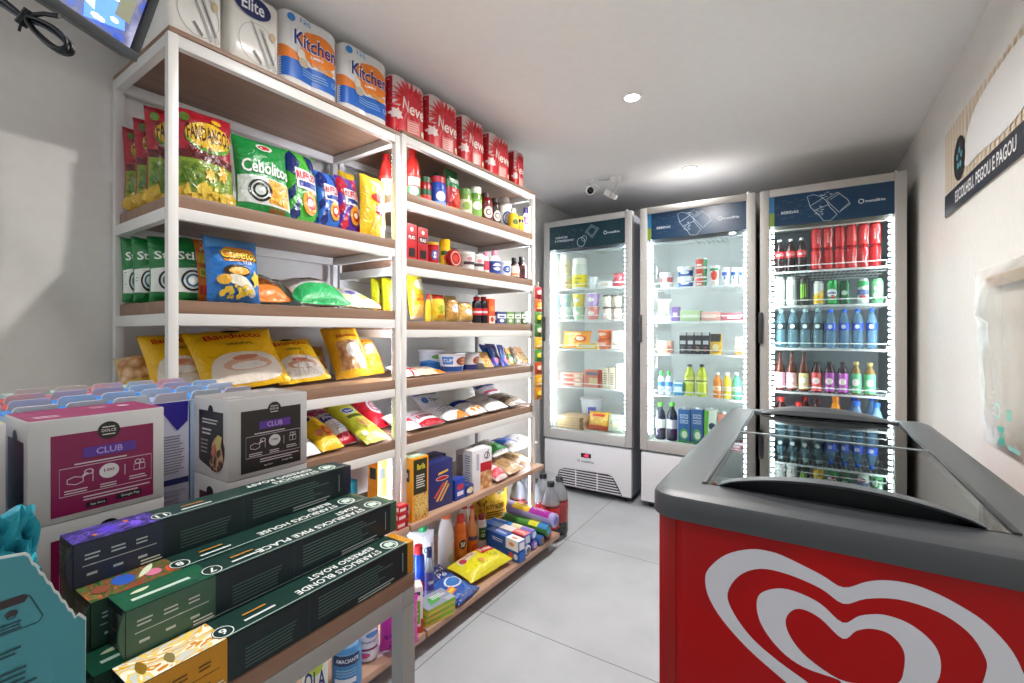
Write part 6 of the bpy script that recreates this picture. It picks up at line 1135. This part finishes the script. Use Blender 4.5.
# drinks fridge
A, B_, C_, D_ = F3S
CO = [('T', 'Coca-Cola', .1, .55, .9, .5, '#f6e6e2')]
o = None
us = (774.5, 785.5, 796.5)
for i, u in enumerate(us):
    lab = 'small cola bottle with a red label, %s from the handle on the top shelf' % ORD[i]
    if o is None: o = fr_round(lab, u, u + 10.2, 240, A, 'pet', '#2a1414', '#d8d8d8', (.42, .62, '#d01c22'), CO, name='cola_bottle', group='small cola bottles')
    else: r = FR(u, u + 10.2, 240, FY + .03, A); copy_to(o, seat(r, 0), lab)
o = None
for j in range(2):
    for i, u in enumerate((811, 822.6, 834, 845.6, 857.6, 869.6)):
        r = FR(u + .2, u + 10.9, 231, FY + .032, A); lab = 'red cola can in the %s layer, %s from the cola bottles' % (['lower', 'upper'][j], ORD[i])
        if o is None: o = fr_round(lab, u + .2, u + 10.9, 231, A, 'can', '#c0141c', None, (.06, .9, '#c4151d'), [('P', [(.15, 0), (.35, 0), (.2, .35), (.4, .7), (.3, 1), (.15, 1), (.25, .7), (.05, .35)], '#e8a0a0'), ('T', 'Coca-Cola', -.1, .5, .16, .6, '#f0c8c4')], name='cola_can', cat='can', group='red cola cans on the top shelf', h=.118, turn=.1)
        else: copy_to(o, seat(r, 0, .1195 * j), lab, turn=.35 * ((i * 3 + j) % 4))
CN = [(774.3, 785, '#e6e8e6', [('R', -.3, .2, .3, .7, '#c8ccc8')], 'white energy drink can, nearest the handle on the second shelf', 277.5), (786.3, 797, '#e2e5e3', [('R', -.3, .2, .3, .8, '#c0c6c2')], 'white energy drink can, second from the handle on the second shelf', 277.5),
      (799, 809.6, '#1a1c1a', [('P', [(-.3, .2), (-.2, .2), (-.18, .8), (-.3, .8)], '#8ad02a'), ('P', [(-.08, .25), (.02, .2), (.04, .8), (-.06, .8)], '#8ad02a'), ('P', [(.14, .3), (.24, .2), (.24, .8), (.14, .8)], '#8ad02a')], 'black energy drink can with green claw marks', 276.5),
      (813.4, 824, '#cfd2d0', [('P', [(-.8, 0), (.8, 0), (.8, .7), (-.8, .35)], '#e6b81c'), ('E', .1, .5, .2, .12, '#f0e6b0')], 'silver and yellow soda can on the second shelf', 281.5), (826.5, 838, '#2a9a4a', [('E', 0, .5, .5, .2, '#e6ecec'), ('R', -.4, .44, .4, .56, '#3a4a8a'), ('E', .1, .3, .2, .1, '#c83a4a')], 'green guarana can with a white band on the second shelf', 281),
      (839.4, 850.4, '#1c5a34', [('R', -.6, .5, .6, .6, '#3a4a6a'), ('E', 0, .5, .3, .12, '#a8c8b0')], 'dark green soda can on the second shelf', 281), (857.5, 868.8, '#d2e6da', [('R', -.6, .35, .6, .6, '#5a6aa0'), ('P', [(-.6, .7), (.6, .8), (.6, 1), (-.6, 1)], '#3aa85a'), ('E', 0, .25, .3, .1, '#c84a5a')], 'white and green lime soda can, second from the hinge side', 279), (871.6, 883.4, '#7ac88a', [('S', 0, .5, .5, .4, 14, .14, '#e2f2e4'), ('R', -.5, .1, .5, .2, '#2a8a4a')], 'pale green soda can nearest the hinge side on the second shelf', 279)]
for i, (u0, u1, c, ds, lab, vt) in enumerate(CN): fr_round(lab, u0, u1, vt, B_, 'can', c, None, (.06, .9, c), ds, name='soda_can', cat='can', group='assorted cans on the second shelf')
o = None; ob = None
for i, u in enumerate((775.5, 787.7, 800, 812.6, 825, 838.4, 852, 866)):
    lab = '%s water bottle on the third shelf, %s of its kind from the handle' % ('black banded sparkling' if i < 4 else 'blue capped still', ORD[i % 4]); w = 11.4; r = FR(u, u + w, 309.5, FY + .033, C_)
    wd = [('R', -.7, .2, .7, .9, '#1c3a44'), ('E', .0, .5, .2, .3, '#e6f0f2')] if i < 4 else [('R', -.7, .1, .7, .9, '#1f4ac0'), ('E', .0, .5, .2, .3, '#e6f0fa')]
    if i == 0: o = fr_round(lab, u, u + w, 309.5, C_, 'water', '#a8d0dc', '#a8c8cc', (.46, .64, '#1c3a44'), wd[1:], name='water_bottle', group='clear water bottles', body_mat=FILM('#8fc0d0', .30))
    elif i == 4: ob = fr_round(lab, u, u + w, 309.5, C_, 'water', '#a8d0e8', '#2a6ae0', (.46, .64, '#1f4ac0'), wd[1:], name='water_bottle', group='blue capped water bottles', body_mat=FILM('#8fc4e8', .30))
    else: copy_to(o if i < 4 else ob, seat(r, 0), lab)
for i, (u0, u1, k, body, lb, lab, vt) in enumerate(((774.5, 785, 'longneck', '#5a2a1c', '#e8a8c0', 'brown long neck bottle with a pink label, nearest the handle', 351), (786.4, 797, 'longneck', '#5a2a1c', '#eab0b8', 'brown long neck bottle with a pink label, second from the handle', 351.5), (798.4, 809, 'longneck', '#5a2a1c', '#e8d890', 'brown long neck bottle with a pale yellow label', 352), (810.8, 822.4, 'stubby', '#3a1a1c', '#d85a5a', 'short kombucha bottle with a coral red label', 361.5), (824, 835.4, 'stubby', '#3a1a2a', '#b05ab0', 'short kombucha bottle with a purple label, first of two', 361.5), (837.2, 848.6, 'stubby', '#3a1a2a', '#b45ab4', 'short kombucha bottle with a purple label, second of two', 362), (850.4, 861.8, 'stubby', '#8a6a3a', '#6ac08a', 'short kombucha bottle with a green label, first of two', 362), (864, 876, 'stubby', '#8a6a3a', '#6ac88a', 'short kombucha bottle with a green label, second of two', 363))):
    b = (.06, .46, lb) if k == 'longneck' else (.04, .64, lb)
    fr_round(lab, u0, u1, vt, D_, k, body, '#c8a86a' if body == '#8a6a3a' else '#241a1a', b, [('E', 0, .55, .34, .18, '#f2e8e4'), ('R', -.3, .15, .3, .24, '#f2e8e4')], name='beer_bottle' if k == 'longneck' else 'kombucha_bottle', group='labelled bottles on the fourth shelf')
for i, (uc, vt, body, cap, lab, y) in enumerate(((781, 397, '#3a1614', '#d82a24', 'large cola bottle with a red cap, nearest the handle at the bottom', 3.10), (799, 402, '#4a1c18', '#d8322a', 'large cola bottle with a red cap, second from the handle at the bottom', 3.10), (805, 397, '#4a1418', '#c0242a', 'large cola bottle with a red cap, behind the front pair at the bottom', 3.24), (817, 399, '#3a2420', '#3a2020', 'large dark soda bottle with a dark cap at the bottom', 3.10), (835.5, 396.5, '#e8901c', '#f08a1a', 'large orange soda bottle at the bottom of the drinks fridge', 3.10), (857, 401, '#9ac4e8', '#2a6ae0', 'large water bottle with a blue cap, beside the orange soda', 3.10), (877, 403, '#9ac4e8', '#2a6ae0', 'large water bottle with a blue cap, nearest the hinge side', 3.10), (854, 396, '#8ab8e8', '#2058d0', 'large water bottle with a blue cap, behind, next to the orange soda', 3.24), (872, 396, '#8ab8e8', '#2058d0', 'large water bottle with a blue cap, behind, at the hinge side', 3.24))):
    w = 16.8 if y < 3.2 else 16.0
    fr_round(lab, uc - w / 2, uc + w / 2, vt, FB, 'pet', body, cap, (.32, .60, body if i in (0, 1, 2, 3) else ['', '', '', '', '#e0761a', '#4a8ad8', '#4a8ad8', '#4a8ad8', '#4a8ad8'][i]), [('E', 0, .5, .4, .3, '#e6e6ea')] if i > 3 else [('R', -.8, .1, .8, .9, '#c01c22')], name='large_bottle', group='large bottles at the bottom', y=y, body_mat=FILM(body, .5) if i > 4 else None)
# ------------------------------------------------------------------ coffee capsule sleeves on the table
SX, SL, SHt, SW = -.455, .315, .0412, .0412
def sleeve(label, x, y_end, z, accent, body, pattern, num, big, small, hidden=False):
    """long capsule box lying along the table edge, front face at x, far end at y_end"""
    yc = y_end - SL / 2; d, w, h = SW, SL, SHt
    t = empty('capsule_sleeve', (x - d / 2, yc, z + .0004)); tag(t, label, 'capsule box', 'long coffee capsule boxes in a stepped stack')
    g = MB(); g.box((-d / 2, -w / 2, 0), (d / 2, w / 2, h), M(body, .33), .0012); b = g.build('sleeve_body', t)
    if hidden: return t
    ew = .012; g = MB(); g.box((-d / 2 - .0003, w / 2 - ew, -.0003), (d / 2 + .0004, w / 2 + .0004, h + .0004), M(accent, .33), .0012); g.build('far_cap', t)
    fr = [('R', -.5, .0, -.27, 1, accent), ('R', -.27, 0, .462, 1, body)]
    lt = '#b9c4c0' if accent != '#c98a14' else '#6a4a10'
    fr += [('PL', [(-.48, .46), (-.29, .46)], .02, lt, False, w / h), ('S', -.37 if accent == '#3c5f4c' else -.455 if accent == '#232b40' else -.33, .47, .001, .001, 1, .007, '#e2e6e2' if accent != '#c98a14' else '#3a2a10')]
    for k in range(3): fr += [('L', -.475 + .064 * k, .60, -.435 + .064 * k, .78, 2, lt), ('R', -.47 + .064 * k, .22, -.445 + .064 * k, .28, lt)]
    fr += [('L', -.335, .05, -.275, .20, 2, '#e8ead8'), ('L', -.22, .12, -.05, .62, 6, '#4a625d'), ('PL', [(-.005, .05), (-.005, .95)], .012, '#2f4a46', False, w / h),
           ('L', .03, .26, .38, .88, 7, '#506a64'), ('L', .20, .06, .38, .22, 2, '#b9c6c0'), ('PL', [(.43, .2), (.43, .8)], .03, '#8fa8a0', False, w / h)]
    g = MB(); decals(g, front_map(d), w, h, fr); g.build('printed_front', t)
    tp = [('R', -.5, 0, .462, 1, '#10332c'), ('R', -.5, 0, -.27, 1, pattern[0])]
    tp += pattern[1]
    tp += [('E', -.262, .30, .030, .26, '#16332e'), ('O', -.262, .30, .028, .24, .10, '#e6ece8'), ('T', num, -.262, .30, .020 if len(num) == 1 else .03, .24, '#eef2ee', pi),
           ('L', -.20, .26, -.08, .44, 1, '#d8e2dc'), ('L', -.19, .52, -.09, .66, 1, '#c88a3a'),
           ('T', big, .345 - .0115 * len(big), .30, .023 * len(big), .25, '#e8eeea', pi), ('T', small, .345 - .0105 * len(small), .66, .021 * len(small), .24, '#e8eeea', pi),
           ('O', .405, .38, .036, .30, .16, '#d8e8de'), ('E', .405, .40, .016, .16, '#cfe0d6'), ('R', .385, .20, .392, .5, '#cfe0d6'), ('R', .418, .20, .425, .5, '#cfe0d6'), ('S', .405, .30, .02, .16, 8, .006, '#d8e8de')]
    tp += [('PL', [(-.27, .01), (.462, .01)], .03, '#b8ccc4', False, w / d)]
    g = MB(); decals(g, lambda a, c, q: (d / 2 - c, a, h + q), w, d, tp); g.build('printed_top', t)
    g = MB(); rnd = random.Random(int(num)); ed = [('R', -.46, .04, .46, .96, '#0f1413')]
    for k in range(5):
        for q in range(2): ed.append(('L', -.40 + .42 * q, .10 + .17 * k, -.08 + .42 * q, .22 + .17 * k, 2, rnd.choice(['#4a4f4c', '#6a6f6c', '#5a3a34', '#3a5a4a', '#565a58'])))
    ed += [('R', .2, .7, .40, .9, '#5a5a58'), ('R', -.1, .45, .02, .5, '#a8342a')]
    decals(g, side_map_near(w, d), d, h, ed); g.build('printed_end', t)
    g = MB(); v = []; f = []; n = 8
    for k in range(n + 1):
        q = k / n; v += [(d / 2 + .0006, -w / 2 - .0012 - .004 * sin(pi * q), h * q), (d / 2 - .0012, -w / 2 - .0012 - .0045 * sin(pi * q), h * q), (d / 2 - .004, -w / 2 - .0006, h * q), (d / 2 - .0002, -w / 2 - .0003, h * q)]
    for k in range(n):
        for j in range(4): f.append((4 * k + j, 4 * k + (j + 1) % 4, 4 * k + 4 + (j + 1) % 4, 4 * k + 4 + j))
    g.add(v, f, M(accent if accent != '#c98a14' else '#1d3a2c', .4), True); g.build('end_flap', t)
    return t
PB = ('#e6e2cc', [('R', -.5, 0, -.27, 1, 'MARBLE'), ('P', loop2d((-.462, .25), (-.445, .5), (-.455, .8), (-.47, .5), n=3), '#8a6a1c'), ('P', loop2d((-.40, .15), (-.385, .4), (-.395, .6), (-.41, .4), n=3), '#8a7a4a')])
PG = ('#1a5a3e', [('P', [(-.5, 0), (-.28, 0), (-.28, .28), (-.49, .28)], '#17553c'), ('L', -.47, .34, -.29, .62, 1, '#c8dccc'), ('L', -.44, .10, -.31, .24, 1, '#0f3f2c'), ('P', loop2d((-.46, .70), (-.44, .80), (-.41, .78), (-.43, .66), n=3), '#d8e0b8')])
PF = ('#4a6a3a', [('R', -.5, 0, -.27, 1, 'LEAF'), ('E', -.40, .62, .028, .3, '#2f5ab8'), ('E', -.33, .45, .022, .2, '#d87a98'), ('E', -.285, .3, .016, .2, '#e0562f'), ('P', loop2d((-.37, .4), (-.34, .8), (-.31, .95), (-.33, .6), n=3), '#d4e0c0'), ('E', -.46, .5, .02, .2, '#8a4a34')])
PV = ('#2a2f52', [('R', -.5, 0, -.27, 1, 'NEBULA'), ('B', -.40, .5, .03, .3, 7, '#5a3fd0'), ('B', -.33, .4, .02, .25, 6, '#7a58dc'), ('B', -.345, .7, .008, .12, 5, '#d8743a'), ('B', -.44, .3, .008, .1, 5, '#c8783a')])
YE = .4635
sleeve('blonde roast capsule box with a yellow marbled end, at the table edge', SX, YE, TZ, '#c98a14', '#12262a', PB, '6', 'STARBUCKS BLONDE', 'ESPRESSO ROAST')
for k, lab in enumerate(('dark green capsule box lying flat just behind the yellow marbled one', 'capsule box in the bottom layer under the flowered one', 'capsule box in the bottom layer under the violet one')):
    sleeve(lab, SX - .0417 * (k + 1), YE - .012, TZ, '#1d3a2c', '#12201f', PG, '8', 'STARBUCKS', 'ROAST', hidden=k > 0)
sleeve('green capsule box with a comb pattern, in front of the flowered one', -.4995, .474, TZ + .0418, '#3c5f4c', '#12222a', PG, '7', 'STARBUCKS PIKE PLACE', 'ROAST')
sleeve('capsule box with a colourful flower pattern behind the comb patterned one', -.5412, .462, TZ + .0418, '#2c4a3c', '#12222a', PF, '8', 'STARBUCKS HOUSE', 'BLEND')
sleeve('capsule box in the middle layer under the violet one', -.5835, .462, TZ + .0418, '#232b40', '#12201f', PV, '10', 'STARBUCKS', 'ROAST', hidden=True)
sleeve('topmost dark capsule box with a violet cloud pattern', -.5835, .461, TZ + .0836, '#232b40', '#12262a', PV, '11', 'STARBUCKS', 'ESPRESSO ROAST')

# ------------------------------------------------------------------ square capsule boxes in two layers behind
def club_box(label, x, yc, z, w, d, h, main, panel, side_ds, lower=False):
    t = empty('coffee_pod_box', (x - d / 2, yc, z)); tag(t, label, 'capsule box', 'square coffee capsule boxes')
    g = MB(); g.box((-d / 2, -w / 2, 0), (d / 2, w / 2, h), M('#c9c7c6', .4), .0012); g.build('box_body', t)
    ar = w / h; K = [('R', -.355, .055, .405, .84, panel), ('E', .05, .83, .085, .09, '#1c1815'), ('T', 'DOLCE', .05, .83, .11, .03, '#d8d2ca'), ('L', .0, .785, .10, .81, 1, '#d8d2ca'), ('L', .0, .86, .10, .885, 1, '#d8d2ca'),
         ('R', -.14, .585, .26, .685, '#5a2f96'), ('T', 'CLUB', .055, .635, .20, .065, '#b89ad8'), ('L', -.2, .53, .30, .56, 1, '#d8c8d0'),
         ('PL', [(-.30, .24), (.385, .24), (.385, .51), (-.30, .51)], .006, '#d8c8d0', True, ar), ('PL', [(-.07, .34), (-.07, .45)], .006, '#d8c8d0', False, ar), ('PL', [(.17, .34), (.17, .45)], .006, '#d8c8d0', False, ar),
         ('E', .05, .415, .075, .075, '#d9d4d6'), ('T', '100', .05, .425, .08, .03, panel), ('O', -.10, .445, .035, .028, .3, '#d8c8d0'), ('P', [(-.15, .42), (-.11, .44), (-.10, .43), (-.14, .40)], '#d8c8d0'), ('PL', [(-.25, .36), (-.19, .34), (-.14, .36), (-.14, .40), (-.20, .42), (-.25, .40)], .008, '#d8c8d0', True, ar),
         ('PL', [(.24, .37), (.33, .37), (.33, .43), (.24, .43)], .007, '#d8c8d0', True, ar), ('PL', [(.285, .37), (.285, .43)], .007, '#d8c8d0', False, ar), ('O', .27, .455, .025, .025, .3, '#d8c8d0'), ('O', .305, .455, .02, .022, .3, '#d8c8d0'),
         ('L', -.27, .26, -.1, .31, 2, '#d8c8d0'), ('L', -.02, .26, .13, .31, 2, '#d8c8d0'), ('L', .2, .28, .35, .33, 2, '#d8c8d0'), ('L', -.14, .165, .37, .225, 2, '#d8c8d0'), ('R', -.12, .09, .03, .14, '#1a1616'), ('R', .10, .10, .30, .155, '#1a1616'), ('T', 'Google Play', .21, .127, .15, .03, '#d8d8d8'), ('T', 'App Store', -.04, .114, .11, .026, '#d8d8d8')]
    g = MB(); decals(g, front_map(d), w, h, K); g.build('printed_front', t)
    g = MB(); decals(g, side_map_near(w, d), d, h, side_ds); g.build('printed_side', t)
    if not lower:
        g = MB(); decals(g, lambda a, c, q: (d / 2 - c, a, h + q), w, d, [('R', -.49, .02, .49, .98, main), ('PL', [(-.49, .5), (.49, .5)], .012, '#4a2236' if main != '#8d8a88' else '#6a6866', False, w / d), ('L', -.42, .2, -.2, .42, 2, '#d8b8c8' if main != '#8d8a88' else '#c8c6c4'), ('L', .05, .6, .2, .8, 2, '#d8b8c8' if main != '#8d8a88' else '#c8c6c4'), ('E', .3, .6, .05, .08, '#d8c0cc' if main != '#8d8a88' else '#c8c6c4')]); g.build('printed_top', t)
MS = [('R', -.32, .08, .36, .80, '#4a1230'), ('E', .0, .82, .10, .07, '#1c1815'), ('P', [(-.32, .08), (.36, .08), (.36, .5), (.1, .4), (-.1, .3)], '#1a1012'), ('S', .1, .3, .2, .16, 9, .04, '#3a2a2c')]
BS = [('R', -.33, .20, .38, .84, '#241f1e'), ('P', loop2d((-.33, .24), (-.1, .14), (.25, .10), (.40, .25), (.40, .45), (.2, .5), n=3), '#241f1e'), ('E', .02, .84, .075, .075, '#1c1815'), ('L', -.22, .68, .25, .76, 2, '#c8c4c0'), ('L', -.22, .54, .05, .64, 2, '#c8c4c0'), ('L', -.26, .3, -.02, .5, 4, '#8a8684'), ('P', loop2d((.0, .14), (.12, .50), (.3, .46), (.40, .25), (.25, .10), n=3), 'COFFEE'), ('P', [(.16, .48), (.24, .56), (.36, .54), (.30, .38), (.2, .36)], '#c8b86a'), ('P', [(.06, .30), (.14, .44), (.2, .42), (.14, .26)], '#c8685a')]
BH, DZ = .115, TZ + .0005
z2 = DZ + BH + .0005
club_box('magenta panelled capsule box, top of the stack in front', -.698, .200, z2, .124, .095, BH, '#8a1f56', '#860f4c', MS)
club_box('white capsule box right below the magenta panelled one', -.698, .200, DZ, .124, .095, BH, '#8a1f56', '#860f4c', MS, True)
club_box('black panelled capsule box with a coffee picture on its side', -.684, .394, z2, .122, .100, BH, '#8d8a88', '#26221f', BS)
club_box('magenta panelled capsule box right below the black one', -.684, .394, DZ, .122, .100, BH, '#8a1f56', '#860f4c', MS, True)
club_box('white capsule box cut off at the picture edge, beside the magenta one', -.712, .062, z2, .126, .100, BH, '#c8c83a', '#8a8a30', MS)
club_box('white capsule box below the one at the picture edge', -.712, .062, DZ, .126, .100, BH, '#c8c83a', '#8a8a30', MS, True)
# cartons with raised tabs
def tab_carton(label, x, y, top, flap, body, print_side=False):
    w, d, h = .046, .076, .2230; t = empty('tab_carton', (x - d / 2, y, TZ + .0006)); tag(t, label, 'tab carton', 'tab topped coffee cartons')
    g = MB(); g.box((-d / 2, -w / 2, 0), (d / 2, w / 2, h), M(body, .4), .001); g.build('carton_body', t)
    g = MB(); g.box((-d / 2 + .001, -w / 2 + .001, h + .0002), (d / 2 - .006, w / 2 - .001, h + .0012), M(top, .35)); lid = g.build('carton_lid', t)
    g = MB(); pts = [(-w / 2 + .001, h), (w / 2 - .001, h), (w / 2 - .003, h + .0105), (w / 2 - .006, h + .013), (-w / 2 + .006, h + .013), (-w / 2 + .003, h + .0105)]; 
    v = [(d / 2 - .002 + (z - h) * .3, a, z) for a, z in pts] + [(d / 2 - .0055 + (z - h) * .3, a, z) for a, z in pts]; n = len(pts)
    g.add(v, [tuple(range(n)), tuple(range(2 * n - 1, n - 1, -1))] + [(k, (k + 1) % n, n + (k + 1) % n, n + k) for k in range(n)], M(flap, .4)); g.build('raised_tab', t)
    g = MB(); decals(g, lambda a, c, q: (d / 2 - .006 - c, a, h + .0012 + q), w, d, [('E', -.05, .10, .30, .13, '#14203a')]); g.build('thumb_hole', lid)
    if print_side:
        g = MB(); decals(g, front_map(d), w, h, [('P', [(-.48, .995), (.48, .995), (.46, .86), (.16, .80)], '#2a1a8a'), ('L', -.4, .52, .4, .78, 14, '#77757e'), ('R', -.48, .44, .48, .48, '#23235a'), ('L', -.4, .3, .4, .42, 4, '#9a98b0')]); g.build('printed_front', t)
TC = []
BL = ('#1f84dc', '#d6e0ea', '#a4bcd8'); PK = ('#c25a6a', '#e8ccd0', '#c9aab8'); RD = ('#c82a34', '#ead6d8', '#b8b4c4'); LI = ('#9aa4cc', '#d8d2e2', '#b4b2c4'); GN = ('#a8c8bc', '#d2e2dc', '#a9bdb6')
for rname, x, ys in (('first', -.800, [(.166, BL), (.214, BL), (.262, BL), (.310, LI), (.358, BL), (.406, LI)]), ('second', -.884, [(.130, BL), (.178, RD), (.226, BL), (.274, BL), (.322, BL), (.370, BL), (.418, BL)]), ('third', -.968, [(.142, GN), (.190, RD), (.238, PK), (.286, PK), (.334, BL), (.382, PK), (.430, BL)]), ('fourth', -1.052, [(.214, GN), (.262, GN), (.310, PK), (.358, GN), (.406, PK)])):
    for i, (y, c) in enumerate(ys):
        nm = {id(BL): 'blue', id(PK): 'pink', id(RD): 'red', id(LI): 'lilac', id(GN): 'pale green'}[id(c)]
        tab_carton('%s tab topped carton, %s from the far table end in the %s row' % (nm, ORD[len(ys) - 1 - i], rname), x, y, c[0], c[1], c[2], abs(y - .310) < .01 and rname == 'first')

# ------------------------------------------------------------------ turquoise display box with a torn front, crumpled wrapper
def turquoise_box():
    x, d, w, h = -.470, .085, .215, .172; y1 = .1245; t = empty('turquoise_display_box', (x, y1, TZ + .0006)); tag(t, 'open turquoise capsule box with a torn slanted front at the near table corner', 'display box')
    tq = M('#43939e', .4); inn = M('#b9b5ae', .6)
    front = [(-w, 0), (0, 0), (0, .104), (-.004, .1095)]
    k = 14
    for i in range(k + 1): q = i / k; front.append((-.006 - .027 * q, .1075 + .060 * q + (.0022 if i % 2 else 0)))
    front += [(-.060, .1715), (-w, .172)]
    g = MB(); g.prism(front, -.0012, 0, tq, 'x'); g.build('torn_front', t)
    g = MB(); g.prism([(a + .0009 * (b > .1), b + .0016 * (b > .1)) for a, b in front], -.0020, -.0013, M('#e2dfd8', .6), 'x'); g.build('card_edge', t)
    g = MB(); g.box((-d, -w, 0), (-d + .0015, 0, .10), tq); g.box((-d + .0015, -.0015, 0), (-.0021, 0, .085), tq); g.box((-d + .0015, -w, 0), (-.0021, -w + .0015, h), tq); g.box((-d + .0015, -w + .0015, 0), (-.0021, -.0015, .0015), inn); g.build('box_body', t)
    g = MB(); g.prism([(-.012, .084), (-.030, .084), (-.030, .128), (-.024, .136), (-.016, .132), (-.012, .118)], -.016, -.0152, inn, 'x'); g.build('inner_tab', t)
    g = MB(); mp = lambda a, c, q: (q, a, c)
    ds = [('PL', [(-.07, .1400), (-.033, .1400), (-.030, .137), (-.0235, .120), (-.026, .1165), (-.07, .1165)], .0007, '#1d4650', True, 1), ('P', [(-.07, .1345), (-.033, .1345), (-.031, .138), (-.034, .1402), (-.07, .1402)], '#33262c'), ('E', -.0395, .1295, .0032, .0022, '#3a3034'), ('PL', [(-.0425, .1295), (-.041, .126), (-.038, .126), (-.0365, .1295)], .0008, '#1d4650', False, 1),
          ('L', -.048, .1175, -.034, .1245, 3, '#1d4650'), ('L', -.06, .100, -.034, .1065, 2, '#1d4650'), ('L', -.06, .076, -.024, .092, 4, '#1d4650')]
    decals(g, mp, 1, 1, ds); g.build('printed_front', t)
turquoise_box()
def wrapper():
    g = MB(); v = []; f = []; n = 12; c = Vector((-.590, .1055, .945))
    for j in range(n):
        for i in range(n):
            a, b = i / (n - 1) - .5, j / (n - 1) - .5; p = Vector((a * .035, b * .05 - a * .01, b * .02)); q = noise.noise(Vector((a * 5, b * 5, 2.2))) * .022 + noise.noise(Vector((a * 12, b * 12, 7))) * .012
            v.append(c + Vector((q + .012 * a, p.y * .75, a * .075 + q * .6)))
    for j in range(n - 1):
        for i in range(n - 1): a = j * n + i; f.append((a, a + 1, a + n + 1, a + n))
    k = len(v); v2 = [Vector(p) + Vector((-.0012, 0, 0)) for p in v]; g.add(v + v2, f + [tuple(reversed([q + k for q in x])) for x in f], M('#3fb8cc', .3), False)
    o = g.build('crumpled_wrapper'); tag(o, 'crumpled turquoise wrapper sticking up behind the torn display box', 'wrapper')
    g = MB(); g.box((-.635, -.02, TZ + .001), (-.572, .078, .915), '#8f8b86', .002); g.prism([(-.01, .914), (.070, .914), (.077, .930), (.073, .940), (.05, .946), (-.01, .948)], -.5732, -.572, '#b5b1ab', 'x'); o = g.build('grey_carton'); tag(o, 'plain grey carton with a raised torn flap behind the torn display box', 'carton')
wrapper()

# ------------------------------------------------------------------ small spice: settle goods that press into one another
from mathutils.bvhtree import BVHTree
def settle():
    bpy.context.view_layer.update()
    def tree(o, off=None):
        mw = o.matrix_world; k = .0024 if o in SOFT else 0.0; vs = [mw @ (v.co + v.normal * k) for v in o.data.vertices]; return BVHTree.FromPolygons(vs, [tuple(p.vertices) for p in o.data.polygons]), (Vector([min(v[i] for v in vs) for i in range(3)]), Vector([max(v[i] for v in vs) for i in range(3)]))
    fixed = [tree(o) for o in bpy.data.objects if o.parent and o.parent.name.startswith('shelving_unit') and o.type == 'MESH']
    done = []; n_left = 0
    soft = [o for o in GOODS if o.type == 'MESH' and o.location.y < 2.9 and o not in SOFT] + SOFT
    def hits(o):
        t, b = tree(o); n = 0
        for t2, b2 in fixed + done:
            if all(b[0][i] < b2[1][i] and b2[0][i] < b[1][i] for i in range(3)) and t.overlap(t2): n += 1
        return n
    for o in soft:
        if o in SOFT and hits(o):
            l0 = o.location.copy(); best = None; s0 = o.scale.copy()
            for k in (.98, .95, .92, .88, .84):
                for dx in (0, -.012, .010, -.025, -.04, -.06):
                    for dy in (0, -.006, .006, -.014, .012):
                        o.scale = (s0[0] * (1 - 3 * (1 - k)), s0[1] * k, s0[2]); o.location = l0 + Vector((dx, dy, .0035)); bpy.context.view_layer.update(); h = hits(o)
                        if best is None or h < best[0]: best = (h, o.location.copy(), o.scale.copy())
                        if h == 0: break
                    if best[0] == 0: break
                if best[0] == 0: break
            o.location, o.scale = best[1], best[2]; bpy.context.view_layer.update(); n_left += best[0] > 0; (best[0] > 0) and print('left', o.name, o['label'], best[0])
        done.append(tree(o))
    print('settle: still touching', n_left)
settle()
